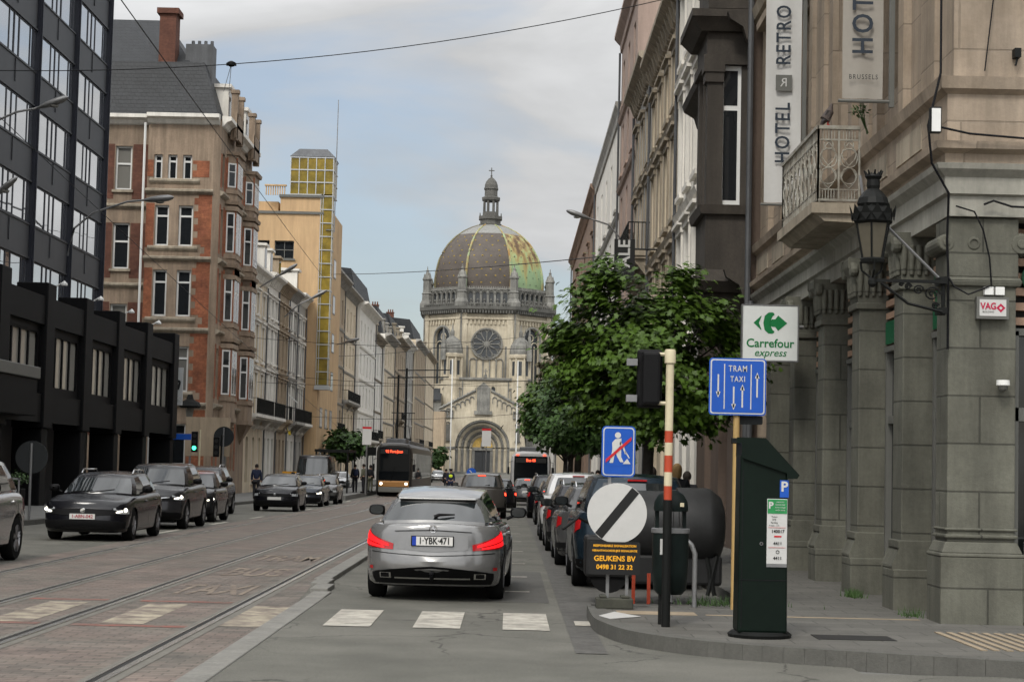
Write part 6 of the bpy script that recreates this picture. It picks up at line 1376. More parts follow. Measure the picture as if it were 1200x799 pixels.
def worksigns():
    y = 21.5; root = thing('works_sign_stand', 'portable stand with a blue sign, a white disc with black stripe and a contact board', 'road sign', (1.25, y, .14)); z = .14
    for px_ in (1.15, 1.37): m = MB(); m.box(px_ - .018, px_ + .018, y, y + .035, z + .08, z + 2.05 if px_ < 1.2 else z + 1.2); m.build('post', galv, root)
    m = MB(); m.box(1.02, 1.44, y - .12, y + .16, z, z + .12); m.box(1.06, 1.14, y - .1, y + .14, z + .12, z + .15); m.box(1.3, 1.4, y - .1, y + .14, z + .12, z + .15); m.build('base_block', mat('recycled_rubber', (.045, .045, .035), .9, var=.3), root, bevel=.02)
    yb = y - .02; cx = 1.245
    m = MB(); plate_sign(m, cx, yb, 1.87 + .05, .385, .58, .05); bl = m.build('blue_sign', sign_blue, root)
    m = MB(); plate_sign(m, cx, yb - .003, 1.92, .355, .55, .04, .002); plate_sign(m, cx, yb - .006, 1.92, .33, .525, .035, .002, 1); m.build('sign_border', [sign_white, sign_blue], bl)
    m = MB(); plate_sign(m, cx, yb - .009, 1.945, .27, .38, .01, .002); pn = m.build('pictogram_panel', sign_blue, bl)
    m = MB(); yy = yb - .013
    m.poly([(cx + .035 * math.cos(t) - .01, yy, 2.105 + .035 * math.sin(t)) for t in [2 * math.pi * k / 14 for k in range(14)]])
    for pts in ([(-.04, 2.06), (.03, 2.07), (.03, 2.0), (-.03, 1.93), (-.07, 1.95), (-.075, 2.02)], [(-.03, 1.93), (.03, 1.95), (.03, 1.86), (.06, 1.8), (.02, 1.8), (-.02, 1.87)], [(-.07, 1.95), (-.03, 1.93), (-.05, 1.85), (-.06, 1.79), (-.1, 1.79), (-.085, 1.86)], [(.02, 2.04), (.06, 1.98), (.09, 1.9), (.075, 1.89), (.045, 1.96), (.01, 2.0)], [(.07, 1.92), (.12, 1.84), (.13, 1.85), (.08, 1.93)], [(.05, 1.78), (.14, 1.78), (.1, 1.84)]):
        m.poly([(cx + a, yy, b_) for a, b_ in pts])
    m.build('worker_pictogram', sign_white, pn)
    m = MB(); m.add([(cx - .145, yb - .018, 1.83), (cx - .145, yb - .018, 1.79), (cx + .145, yb - .018, 2.05), (cx + .145, yb - .018, 2.09)], [(0, 1, 2, 3)]); m.build('diagonal_bar', sign_red, pn)
    yd = y - .06; zc = 1.22; m = MB(); m.lathe((1.24, yd, zc), [(.001, 0), (.34, 0), (.34, .012), (.001, .012)], 48, axis='y', cap=False); dc = m.build('round_sign', sign_white, root)
    m = MB(); d = Vector((.62, 0, .78)).normalized(); e = Vector((-d.z, 0, d.x)) * .052; c = Vector((1.24, yd - .003, zc)); m.add([c - d * .333 - e, c - d * .333 + e, c + d * .333 + e, c + d * .333 - e], [(0, 1, 2, 3)]); m.build('black_band', sign_black, dc)
    ye = y - .09; m = MB(); plate_sign(m, 1.22, ye, .71, .58, .37, .03); bb = m.build('contact_board', sign_black, root)
    for s, zz, sz, bo in (('RESPONSABLE SIGNALISATION', .85, .036, .001), ('VERANTWOORDELIJKE SIGNALISATIE', .795, .031, .001), ('GEUKENS BV', .705, .083, .002), ('0498 31 22 32', .61, .072, .002)): text('lettering', s, sign_orange, bb, facing((1.22, ye - .003, zz)), sz, .0005, bo, sx=.98)
worksigns()
def tramtaxi():
    x, y = 2.62, 21.75; root = thing('lane_sign', 'square blue lane sign reading TRAM TAXI on a tan post', 'road sign', (x, y, .14))
    m = MB(); m.tube([(x, y, .14), (x, y, 3.0)], .038, 12); m.build('post', tan_post, root, smooth=40)
    yb = y - .06; cx = 2.62; zc = 2.70; m = MB(); plate_sign(m, cx, yb, zc, .66, .66, .04); bl = m.build('sign_plate', sign_blue, root)
    m = MB(); plate_sign(m, cx, yb - .003, zc, .63, .63, .03, .002); plate_sign(m, cx, yb - .006, zc, .60, .60, .025, .002, 1); m.build('sign_border', [sign_white, sign_blue], bl)
    m = MB(); yy = yb - .009
    def r(x0, x1, z0, z1): m.quad((cx + x0, yy, zc + z0), (cx + x1, yy, zc + z0), (cx + x1, yy, zc + z1), (cx + x0, yy, zc + z1))
    r(-.16, -.148, -.26, .26); r(.148, .16, -.26, .26)
    for ax, z0, z1, up in ((-.225, -.1, .14, 0), (-.045, -.24, .0, 0), (.055, -.24, .0, 1), (.225, -.12, .14, 1)):
        r(ax - .009, ax + .009, z0, z1); zt = z1 if up else z0; s = 1 if up else -1
        m.add([(cx + ax - .028, yy, zc + zt - s * .04), (cx + ax + .028, yy, zc + zt - s * .04), (cx + ax, yy, zc + zt + s * .03)], [(0, 1, 2)])
    m.build('arrow_markings', sign_white, bl)
    text('lettering', 'TRAM', sign_white, bl, facing((cx, yy - .004, zc + .205)), .1, .0005, .0012, sx=.74, space=1.2); text('lettering', 'TAXI', sign_white, bl, facing((cx, yy - .004, zc + .085)), .09, .0005, .0012, sx=.74, space=1.25)
    m = MB(); plate_sign(m, cx + .16, y + .05, zc - .38, .3, .1, .02); m.build('back_plate', sign_back, root)
tramtaxi()
def tank():
    y = 24.4; root = thing('tar_tank_trailer', 'black cylindrical tank on legs parked behind the litter bin', 'trailer', (2.3, y, .14)); z = .14
    m = MB(); cz = 1.0; m.lathe((1.55, y, cz), [(.3, 0), (.42, .0), (.45, .03), (.45, .55), (.47, .56), (.47, .62), (.5, .63), (.5, 1.02), (.48, 1.08), (.38, 1.2), (.25, 1.24)], 28, axis='x'); m.build('drum', mat('black_drum', (.014, .014, .014), .5, var=.3), root, smooth=35)
    m = MB(); m.box(1.6, 2.75, y - .3, y + .3, z + .12, z + .5); m.box(1.0, 1.62, y - .35, y + .35, z + .2, z + .72); m.build('engine_housing', mat('black_housing', (.008, .008, .008), .6), root, bevel=.04)
    for px_, dx in ((2.55, .1), (2.68, -.12)): m = MB(); m.tube([(px_, y - .3, z + .5), (px_ + dx, y - .35, z)], .03, 6); m.build('leg', iron, root)
    m = MB(); m.lathe((1.3, y - .3, z + .24), [(.001, 0), (.24, 0), (.24, .12), (.001, .12)], 18, axis='y'); m.build('wheel', tyre_m, root)
    m = MB(); m.tube([(1.2, y - .2, z + .8), (.9, y - .3, z + .95), (.7, y - .4, z + .8)], .02, 6); m.build('handle', iron, root)
tank()
def hoop(x, y, lab):
    m = MB(); z = .14; m.tube([(x, y, z), (x, y, z + .62), (x - .04, y, z + .72), (x - .12, y, z + .79), (x - .25, y + .05, z + .8), (x - .25, y + .8, z + .8), (x - .2, y + .85, z + .72), (x - .2, y + .85, z)], .03, 8); o = m.build('bicycle_hoop', galv, smooth=50); tag(o, lab, 'bicycle stand')
hoop(2.18, 21.9, 'grey bent steel hoop on the pavement behind the litter bin')
for k, (x, lab) in enumerate(((1.5, 'orange striped marker foot to the left behind the litter bin post'), (1.68, 'orange striped marker foot to the right behind the litter bin post'))):
    m = MB(); m.box(x - .02, x + .02, 22.3, 22.34, .14, .5); o = m.build('marker_post', red_post); tag(o, lab, 'marker')
def whitebox():
    m = MB(); m.box(5.62, 5.9, 20.3, 20.55, .14, 1.05); o = m.build('utility_cabinet', white_paint, bevel=.03); tag(o, 'white cabinet with red edge right of the corner pier', 'cabinet')
whitebox()
mb = MB(); mb.box(.76, .95, 20.6, 21.1, .012, .02); struct(mb.build('painted_drain_cover', paint_white)); mb = MB(); mb.hexa([(1.1, 19.9, .147), (1.45, 20.3, .147), (1.2, 20.9, .147), (1.0, 20.3, .147), (1.1, 19.9, .15), (1.45, 20.3, .15), (1.2, 20.9, .15), (1.0, 20.3, .15)]); o = mb.build('paper_sheet', sign_white) ; tag(o, 'pale flattened sheet lying at the tip of the pavement', 'litter')

def beam_sign():    # projecting black sign high on the grey house
    p = W(733, 292, 58); root = thing('projecting_sign', 'black projecting sign with white vertical letters above the trees', 'sign', (p.x, 58, p.z)); m = MB(); w = .32; m.box(p.x - w, p.x + w, 58, 58.12, p.z - .9, p.z + .3); m.tube([(p.x + w, 58.06, p.z), (4.7, 58.06, p.z)], .03, 5); b_ = m.build('panel', sign_black, root)
    text('lettering', 'ALE', sign_white, b_, frame((p.x, 57.99, p.z - .15), (0, 0, 1), (-1, 0, 0)), .52, .001, .01)
beam_sign()

# ------------------------------------------------------------------ furniture, left
def backsign(label, px, py, D, r, base):
    p = W(px, py, D); g = gz(D) + base; root = thing('round_road_sign', label, 'road sign', (p.x, D, g)); m = MB(); m.tube([(p.x, D, g), (p.x, D, p.z + r * .9)], .035, 8); m.build('post', galv, root)
    m = MB(); m.lathe((p.x, D + .05, p.z), [(.001, 0), (r, 0), (r, .012), (.001, .012)], 32, axis='y', cap=False); m.build('disc', sign_back, root); m = MB(); m.lathe((p.x, D + .045, p.z), [(r, 0), (r + .015, 0), (r + .015, .025)], 32, axis='y', cap=False); m.build('rim', sign_back, root)
backsign('round sign seen from behind on a thin post by the hedge planters', 37.5, 536, 48, .4, .12)
backsign('grey round sign back at the crossing before the brick block', 263, 512, 96, .5, .12)
for k, (x, lab) in enumerate(((-13.4, 'leafy black planter box nearest the round sign'), (-14.9, 'leafy black planter box close to the podium pillar'))):
    y = 49.5; root = thing('planter', lab, 'planter', (x, y, .12), 'hedge planters'); m = MB(); m.box(x - .65, x + .65, y - .25, y + .25, .1, .85); m.build('box', podium_black, root, bevel=.02)
    lf = MB()
    for i in range(14): leafy(lf, (x + random.uniform(-.6, .6), y + random.uniform(-.2, .2), 1.05 + random.uniform(-.05, .2)), 60, .22, .05)
    lf.build('hedge', leafmat, root)
m = MB(); m.box(-14.15, -13.95, 48.3, 48.5, 0, 1.9); tag(m.build('blue_pillar', mat('blue_violet_paint', (.04, .03, .14), .5)), 'slim blue violet pillar beside the round sign', 'pillar')
m = MB(); p = W(33, 560, 48)
for i in range(4): m.box(-13.8 + i * .45, -13.76 + i * .45, 47.8, 47.84, .1, 1.15)
m.box(-13.8, -12.4, 47.8, 47.84, 1.1, 1.15); m.box(-13.8, -12.4, 47.8, 47.84, .6, .64); tag(m.build('pavement_railing', galv), 'thin grey railing in front of the hedge planters', 'railing')
def nsign():
    p = W(206, 453, 95); root = thing('projecting_sign', 'white projecting sign with a black letter n at the end of the podium', 'sign', (p.x, 95, p.z)); m = MB(); m.box(p.x - .38, p.x + .38, 95, 95.15, p.z - .95, p.z + .95); b_ = m.build('panel', mat('grey_white_panel', (.36, .37, .37), .5, var=.05), root); m = MB(); m.box(-17.2, p.x - .38, 95.02, 95.1, p.z + .4, p.z + .48); m.build('arm', iron, root)
    o = text('lettering', 'n', sign_black, b_, facing((p.x, 94.98, p.z + .15)), 1.05, .002, .012); o.data.shear = .25; text('lettering', 'D K', sign_white, b_, facing((p.x, 94.98, p.z - .62)), .42, .002, .003)
nsign()
def tlight(px, py, D, label, green=True):
    p = W(px, py, D); g = gz(D) + .12; root = thing('traffic_light', label, 'traffic light', (p.x, D, g)); m = MB(); m.tube([(p.x + .25, D, g), (p.x + .25, D, p.z + .6)], .05, 8); m.build('post', cream_post if green else iron, root)
    m = MB(); m.box(p.x - .15, p.x + .15, D - .12, D + .1, p.z - .5, p.z + .5); h = m.build('signal_head', black_plastic, root, bevel=.03)
    for k in range(3): m = MB(); m.lathe((p.x, D - .13, p.z + .3 - .3 * k), [(.001, 0), (.1, 0), (.1, .02)], 14, axis='y', cap=False); m.build('lens', green_lit if green and k == 2 else rail_dark, h)
tlight(229, 518, 92, 'traffic light showing green in front of the brick block')
tlight(254.5, 524, 94, 'dark traffic light seen edge on beside the beige hoarding', False)
p = W(244, 512, 97); m = MB(); m.box(p.x - 1.15, p.x + 1.15, 97, 97.1, p.z - 1.0, p.z + 1.0); root = thing('hoarding_board', 'plain beige board on legs before the brick corner', 'board', (p.x, 97, 0)); m.build('panel', tan_stucco, root); 
for dx in (-.9, .9): m = MB(); m.box(p.x + dx - .05, p.x + dx + .05, 97.1, 97.2, -.3, p.z); m.build('leg', galv, root)
p = W(211, 512, 95); root = thing('street_name_sign', 'small blue street name sign on a white post', 'sign', (p.x, 95, 0)); m = MB(); m.box(p.x - .6, p.x + .6, 95, 95.04, p.z - .15, p.z + .15); m.build('plate', sign_blue, root); m = MB(); m.tube([(p.x - .65, 95.02, -.2), (p.x - .65, 95.02, p.z + .3)], .06, 8); m.build('post', cream_post, root)
def walllamp(px, py, D, label, s=1.0):
    p = W(px, py, D); root = thing('wall_lantern', label, 'lantern', (p.x, D, p.z)); m = MB(); m.lathe((p.x, D, p.z - .35 * s), [(.14 * s, 0), (.24 * s, .6 * s)], 6); m.build('glass', win_curtain, root); m = MB(); m.lathe((p.x, D, p.z + .25 * s), [(.5 * s, 0), (.6 * s, .1 * s), (.5 * s, .3 * s), (.2 * s, .45 * s), (.12 * s, .7 * s)], 10); m.build('hood', iron, root)
    m = MB(); m.tube([(p.x, D, p.z - .35 * s), (p.x, D + .3, p.z - .6 * s), (p.x, 100.6, p.z - .6 * s)], .05, 6); m.build('bracket', iron, root)
walllamp(223, 484, 98.6, 'old black wall lantern on the brick block corner')
def armlamp(pts, label, sz=1.0):
    P = [W(*q) for q in pts]; root = thing('street_lamp', label, 'street lamp', P[0]); m = MB(); m.tube(P[:-1] + [P[-1]], .03 * sz, 6); m.build('arm', galv, root, smooth=50)
    e = P[-1]; d = (P[-1] - P[-2]).normalized(); m = MB(); n = 10; rows = []
    for t, r_ in ((-.1, .03), (.0, .07), (.15, .12), (.4, .15), (.6, .14), (.72, .08), (.76, .02)):
        c = e + d * t * sz; rows.append([c + Vector((0, r_ * math.cos(a) * sz, r_ * .62 * math.sin(a) * sz)) for a in [2 * math.pi * k / n for k in range(n)]])
    m.grid(rows, closed=True); hd = m.build('lamp_head', galv, root, smooth=60); m = MB(); c = e + d * .38 * sz; m.lathe((c.x, c.y, c.z - .1 * sz), [(.12 * sz, .02), (.1 * sz, -.03), (.03, -.05)], 10); m.build('lens', win_curtain, hd)
armlamp([(-20, 150, 52), (20, 132, 52), (42, 128, 52), (48, 126, 52)], 'curved arm street lamp in front of the mirrored tower windows', 1.1)
armlamp([(-40, 250, 50), (-12, 234, 50), (-8, 231, 50)], 'street lamp head cut by the left edge of the photo', 1.1)
armlamp([(80, 300, 76), (88, 268, 76), (110, 250, 76), (150, 237, 76), (172, 235, 76)], 'long armed street lamp between the tower and the brick block', 1.5)
armlamp([(288, 360, 117), (298, 342, 117), (320, 328, 117), (330, 322, 117)], 'arm street lamp over the cream houses', 1.6)
armlamp([(334, 372, 130), (350, 358, 130), (366, 350, 130)], 'street lamp reaching out before the ochre gable', 1.6)
armlamp([(385, 420, 160), (396, 404, 160), (404, 402, 160)], 'street lamp on the ornate beige house past the stair tower', 1.8)
armlamp([(730, 298, 80), (728, 280, 80), (714, 264, 80), (690, 256, 80)], 'swan neck street lamp on the plain white house at the right', 1.3)
armlamp([(840, 18, 42), (828, 4, 42), (812, -4, 42)], 'street lamp arm on the right row cut by the top of the photo', 1.0)
# flag on the white house
p = W(334, 482, 134); m = MB(); rows = []
for j in range(7): rows.append([(p.x + .3 * math.sin(j * .9 + k) * .2 + j * .12 - .3, 134 + k * .2, p.z + 1.6 - j * .55) for k in range(4)])
root = thing('flag', 'drooping blue and yellow flag on a balcony rail', 'flag', (p.x, 134, p.z)); m2 = MB(); m2.grid(rows[:4]); m2.build('blue_half', mat('flag_blue', (.05, .2, .5), .8), root); m2 = MB(); m2.grid(rows[3:]); m2.build('yellow_half', mat('flag_yellow', (.6, .45, .03), .8), root)
m = MB(); m.tube([(-15.2, 134, p.z + .6), (p.x - .3, 134, p.z + 1.7)], .04, 6); m.build('staff', white_paint, root)
p = W(356, 548, 120)
m = MB(); m.box(-14.2, -13.2, 118, 118.1, .6, 1.1); m.box(-14.2, -13.2, 117.99, 118.0, .75, .95, 1); root = thing('estate_board', 'small yellow and red board on the left pavement', 'sign', (-13.7, 118, 0)); m.build('panel', [sign_orange, sign_red], root); m = MB(); m.box(-13.75, -13.65, 118.1, 118.2, -.3, .6); m.build('leg', galv, root)

# tram stop on the left: platform, shelter, signs
mb = MB(); mb.hexa([(-12.1, 104, -.4), (-9.0, 104, -.4), (-8.85, 150, -.4), (-11.5, 150, -.4), (-12.1, 104, -.1), (-9.0, 104, -.1), (-8.85, 150, -.1), (-11.5, 150, -.1)]); struct(mb.build('stop_platform', pave_grey))
def shelter(x, y, label):
    g = -.1; root = thing('tram_shelter', label, 'shelter', (x, y, g)); m = MB(); m.box(x - 1.1, x + 1.0, y - .1, y + 5, g + 2.45, g + 2.6); m.build('roof', iron, root)
    for dx in (-1.0, .9):
        for dy in (0, 4.9): m = MB(); m.box(x + dx - .05, x + dx + .05, y + dy - .05, y + dy + .05, g, g + 2.45); m.build('post', iron, root)
    m = MB(); m.box(x - 1.0, x - .2, y - .03, y + .03, g + .1, g + 2.3); m.build('advert_panel', sign_black, root); m = MB(); m.box(x - 1.02, x - .98, y, y + 4.8, g + .3, g + 2.2); m.build('side_glass', car_glass, root)
    m = MB(); m.box(x - .8, x - .4, y + 1, y + 3.5, g + .42, g + .48); m.build('bench', galv, root)
shelter(-10.6, 113, 'dark glass tram shelter on the left platform')
def stopsign(px, py, D, label):
    p = W(px, py, D); g = gz(D) + .2; root = thing('tram_stop_sign', label, 'sign', (p.x, D, g)); m = MB(); m.tube([(p.x, D, g), (p.x, D, p.z)], .05, 6); m.build('post', galv, root)
    m = MB(); m.box(p.x - .28 * D / 115, p.x + .28 * D / 115, D - .05, D, p.z - .55 * D / 115, p.z + .41 * D / 115); m.box(p.x - .28 * D / 115, p.x + .28 * D / 115, D - .06, D - .05, p.z + .42 * D / 115, p.z + .55 * D / 115, 1); m.build('panel', [sign_white, sign_red], root)
stopsign(431, 511, 112, 'white and red tram stop sign over the left platform')
stopsign(571, 513, 150, 'white and red stop sign in front of the church portal')
p = W(431, 529, 113); m = MB(); m.box(p.x, p.x + .55, 113, 113.1, p.z - .25, p.z + .25); m.tube([(p.x + .05, 113.05, -.1), (p.x + .05, 113.05, p.z)], .04, 5); tag(m.build('timetable_display', iron), 'dark timetable display beside the tram front', 'display')
p = W(552.5, 590, 140)
root = thing('keep_right_sign', 'round blue arrow sign above a blue plate in the roadway', 'road sign', (p.x, 140, -.35)); m = MB(); m.lathe((p.x, 140, 1.2), [(.001, 0), (.36, 0), (.36, .02)], 24, axis='y', cap=False); m.build('disc', sign_blue, root); m = MB(); m.box(p.x - .36, p.x + .36, 140, 140.03, .2, .75); m.build('plate', sign_blue, root); m = MB(); m.tube([(p.x - .15, 139.98, 1.38), (p.x + .12, 139.98, 1.08)], .04, 5); m.add([(p.x + .22, 139.98, .98), (p.x + .18, 139.98, 1.22), (p.x, 139.98, 1.02)], [(0, 1, 2)]); m.build('arrow', sign_white, root); m = MB(); m.tube([(p.x, 140.05, -.35), (p.x, 140.05, 1.2)], .04, 6); m.build('post', galv, root)
# ------------------------------------------------------------------ the domed church closing the view
def church():
    cx, cy = -6.4, 492.0; g = -.4; root = thing('domed_church', 'pale stone octagonal church with patterned dome, lantern and rose window closing the street', 'church', (cx, cy, g))
    def octp(r, z, off=math.pi / 8): return [(cx + r * math.cos(off + math.pi / 4 * k), cy + r * math.sin(off + math.pi / 4 * k), z) for k in range(8)]
    Ro = 17.5
    corners = [Vector(p) for p in octp(Ro, 0)]
    def face(k):          # facade frame on octagon side between corner k and k+1, seen from outside
        a, b_ = corners[(k + 1) % 8], corners[k]; d = b_ - a; L_ = d.length; d.normalize(); n = Vector((d.y, -d.x, 0));
        mid = (a + b_) / 2 - Vector((cx, cy, 0))
        if n.dot(mid) < 0: a, b_ = b_, a; d = -d; n = Vector((d.y, -d.x, 0))
        return Fac(a.x, a.y, d.x, d.y, n.x, n.y), L_
    # sides: 5 = facing the camera (k from 247.5 to 292.5 deg)
    vis = [4, 5, 6, 3, 7]
    for k in range(8):
        F, L_ = face(k); m = MB()
        if k in (4, 6, 3, 7): F.wall(m, 0, L_, g, 41, [(L_ / 2 - 2.7, L_ / 2 + 2.7, 22.5, 36.9, 1.0)], 1.0)
        else: F.wall(m, 0, L_, g, 41, [], 1.0)
        m.build('wall', ch_stone, root)
        if k not in vis: continue
        m = MB()
        for u in (.0, L_ - 1.6): F.box(m, u, u + 1.6, g, 40.4, 0, .35)
        F.prism(m, [(0, 38.6), (.5, 38.9), (.5, 39.4), (0, 39.5)], 0, L_)
        n = 13
        for i in range(n): u = L_ * (i + .5) / n; F.box(m, u - .22, u + .22, 37.6, 38.7, 0, .4)
        m.build('corbel_table', ch_stone, root)
        m = MB(); m.tube([F.p(.1, 21, .45), F.p(.1, 40.4, .45)], .22, 6); m.build('downpipe', ch_grey, root)
        m = MB(); F.prism(m, [(0, 40.2), (.7, 40.6), (1.5, 41.4), (1.5, 42.2), (0, 42.3)], -.6, L_ + .6)
        for i in range(20): u = L_ * (i + .5) / 20; F.box(m, u - .16, u + .16, 42.2, 42.8, 1.0, 1.4)
        for i in range(18): u = L_ * (i + .5) / 18; F.box(m, u - .2, u + .2, 40.4, 41.3, .3, 1.3)
        m.build('main_cornice', ch_dark, root)
        # gallery arcade
        G_ = Fac(*[q for q in (F.o[0] - F.o[4] * .9, F.o[1] - F.o[5] * .9, *F.o[2:])]); m = MB(); ops = []; na = 6
        for i in range(na): u = 1.4 + (L_ - 2.8) * (i + .5) / na; ops.append((u - .58, u + .58, 43.2, 46.0, 1.0))
        G_.wall(m, 0, L_, 42.2, 46.8, ops, .6); 
        for o in ops:
            c = (o[0] + o[1]) / 2
            arc = [G_.p(c + .85 * math.cos(t), 45.5 + 1.0 * math.sin(t), .12) for t in [math.pi * k2 / 8 for k2 in range(9)]]; m.tube(arc, .14, 5)
        G_.box(m, 0, L_, 46.6, 47.0, -.3, .3); n2 = 24
        for i in range(n2): u = L_ * (i + .5) / n2; G_.box(m, u - .13, u + .13, 47.0, 47.4, .0, .25)
        gl = m.build('gallery_arcade', ch_grey, root)
        for o in ops:
            q = MB(); q.quad(G_.p(o[0], o[2], -.5), G_.p(o[1], o[2], -.5), G_.p(o[1], o[3], -.5), G_.p(o[0], o[3], -.5)); q.build('gallery_window', ch_window, gl)
        m = MB()
        for i in range(6): u = 1.6 + (L_ - 3.2) * (i + .5) / 6; m.lathe(F.p(u, 42.3, .6), [(.5, 0), (.55, .4), (.3, .8), (.2, 1.1), (.35, 1.4), (.1, 1.9)], 7)
        m.build('urn_ornament', ch_dark, root)
        if k == 5:
            c = L_ / 2; m = MB(); zc = 32.6
            ring = lambda r, n_, zz=zc: [F.p(c + r * math.cos(t), zz + r * math.sin(t), n_) for t in [2 * math.pi * q / 36 for q in range(37)]]
            m.grid([ring(4.1, .02), ring(4.1, .5), ring(3.75, .5), ring(3.7, .2), ring(3.5, .2), ring(3.5, .05)]); rw = m.build('rose_window', ch_grey, root)
            m = MB(); m.poly(ring(3.55, .06)[:-1]); m.build('glass', ch_window, rw)
            m = MB(); m.poly(ring(.75, .3)[:-1]); 
            for q in range(12):
                t = 2 * math.pi * q / 12; m.tube([F.p(c + .7 * math.cos(t), zc + .7 * math.sin(t), .2), F.p(c + 2.9 * math.cos(t), zc + 2.9 * math.sin(t), .2)], .15, 5)
                t2 = t + math.pi / 12; m.tube([F.p(c + 2.9 * math.cos(t2) + .72 * math.cos(t2 + a), zc + 2.9 * math.sin(t2) + .72 * math.sin(t2 + a), .2) for a in [-1.9 + 3.8 * j / 8 for j in range(9)]], .15, 5)
            m.build('tracery', ch_grey, rw)
            m = MB()
            for i in range(6): u = c - 4.2 + i * 1.68; F.box(m, u - .16, u + .16, 23.6, 28.2, .0, .35)
            for i in range(5): u = c - 3.36 + i * 1.68; m.tube([F.p(u + .84 * math.cos(t), 28.1 + .8 * math.sin(t), .2) for t in [math.pi * j / 8 for j in range(9)]], .17, 5)
            for sg in (-1, 1): F.box(m, c + sg * 4.9 - .25, c + sg * 4.9 + .25, 23.6, 32, 0, .4)
            m.build('blind_arcade', ch_grey, root)
        else:
            c = L_ / 2; m = MB(); q = MB(); q.quad(F.p(c - 2.7, 22.5, -.6), F.p(c + 2.7, 22.5, -.6), F.p(c + 2.7, 36.9, -.6), F.p(c - 2.7, 36.9, -.6)); w = q.build('arched_window', ch_window, root)
            F.box(m, c - .16, c + .16, 22.5, 33, -.6, -.1)
            for sg in (-1, 1):
                m.tube([F.p(c + sg * 1.35 + 1.35 * math.cos(t), 32 + 1.5 * math.sin(t), -.35) for t in [math.pi * j / 8 for j in range(9)]], .16, 5); F.box(m, c + sg * 1.35 - .09, c + sg * 1.35 + .09, 22.5, 32.5, -.6, -.25)
            m.tube([F.p(c + .9 * math.cos(t), 34.6 + .9 * math.sin(t), -.35) for t in [2 * math.pi * j / 12 for j in range(13)]], .15, 5)
            m.build('tracery', ch_stone, w)
            m = MB(); m.tube([F.p(c - 3, 23, .1)] + [F.p(c + 3 * math.cos(t), 34.2 + 3 * math.sin(t), .1) for t in [math.pi * (1 - j / 14) for j in range(15)]] + [F.p(c + 3, 23, .1)], .3, 6); m.build('window_moulding', ch_grey, w)
    # pinnacles on the corners
    for k in range(8):
        p = Vector((cx, cy, 0)) + (corners[k] - Vector((cx, cy, 0))) * .985
        m = MB(); m.lathe((p.x, p.y, 0), [(1.9, 42.2), (1.9, 43.2), (1.35, 44.2), (1.3, 45.6), (1.5, 45.9), (1.15, 46.2), (1.1, 49.2), (1.35, 49.5), (1.3, 49.8), (.95, 50.4), (.4, 51.4), (.3, 51.7), (.42, 51.9), (.15, 52.2), (.08, 53.0)], 8, a0=math.pi / 8)
        for q in range(4): t = math.pi / 4 + q * math.pi / 2; m.lathe((p.x + 1.1 * math.cos(t), p.y + 1.1 * math.sin(t), 0), [(.22, 49.6), (.2, 50.3), (.03, 51.1)], 5)
        m.build('pinnacle', ch_grey, root)
    # dome
    prof = [(15.0, 46.4), (15.0, 49.5), (14.7, 52), (14.0, 54.9), (12.9, 57.2), (11.5, 59.3), (9.7, 61.2), (7.4, 62.9), (5.1, 64.1), (3.1, 64.8)]
    def pp(t):
        t = t * (len(prof) - 1); i = min(int(t), len(prof) - 2); f = t - i; return (prof[i][0] * (1 - f) + prof[i + 1][0] * f, prof[i][1] * (1 - f) + prof[i + 1][1] * f)
    N = 28
    for k in range(8):
        rows = []; m = MB(); up = MB(); t0 = math.pi / 8 + math.pi / 4 * k
        for i in range(N + 1):
            r, z = pp(i / N); row = []
            for j in range(9):
                f = j / 8; a = Vector((math.cos(t0), math.sin(t0))) * (1 - f) + Vector((math.cos(t0 + math.pi / 4), math.sin(t0 + math.pi / 4))) * f
                a *= 1 + .045 * math.sin(math.pi * f); row.append((cx + r * a.x, cy + r * a.y, z))
            rows.append(row)
        cut = 20; m.grid(rows[:cut + 1]); up.grid(rows[cut:]); seg = m.build('dome_panel', verd if k == 6 else ch_lead, root, smooth=50)
        up.build('upper_ring', mat('dome_grey_ring', (.2, .2, .19), .7, var=.15) if k else zinc, seg, smooth=50)
        if k in (4, 5, 6, 3):
            m = MB()
            for i in range(1, 10):
                for j in range(5 if i < 6 else 3):
                    n_ = 5 if i < 6 else 3; f = (j + .5 + (.25 if i % 2 else -.25)) / n_
                    if not .08 < f < .92: continue
                    r, z = pp(i / 10 * .72); a = Vector((math.cos(t0), math.sin(t0))) * (1 - f) + Vector((math.cos(t0 + math.pi / 4), math.sin(t0 + math.pi / 4))) * f
                    a *= (1 + .045 * math.sin(math.pi * f)) * (1 + .14 / r); c = Vector((cx + r * a.x, cy + r * a.y, z)); s_ = .24
                    t = Vector((-a.y, a.x, 0)).normalized() * s_; m.add([c - t, c + t, c + Vector((0, 0, s_))], [(0, 1, 2)]); m.add([c + Vector((0, 0, s_ * .7)) - t, c + Vector((0, 0, s_ * .7)) + t, c - Vector((0, 0, s_ * .4))], [(0, 1, 2)])
            m.build('gilded_stars', gold if k != 6 else ch_dark, seg)
        m = MB(); m.tube([(cx + (pp(i / N)[0] + .1) * math.cos(t0), cy + (pp(i / N)[0] + .1) * math.sin(t0), pp(i / N)[1]) for i in range(N + 1)], [.36 - .18 * i / N for i in range(N + 1)], 6); m.build('dome_rib', copper if k in (5, 6, 7) else mat('rib_metal', (.12, .1, .07), .6, var=.2, c2=(.2, .19, .07), c2amt=.6, c2scale=.2) if k == 4 else ch_lead, root, smooth=50)
    # lantern
    m = MB(); m.lathe((cx, cy, 0), [(3.0, 64.50), (3.2, 65.08), (2.9, 65.25), (2.9, 66.24), (3.3, 66.41), (3.3, 67.24), (2.3, 67.41), (2.2, 68.40)], 8, a0=math.pi / 8)
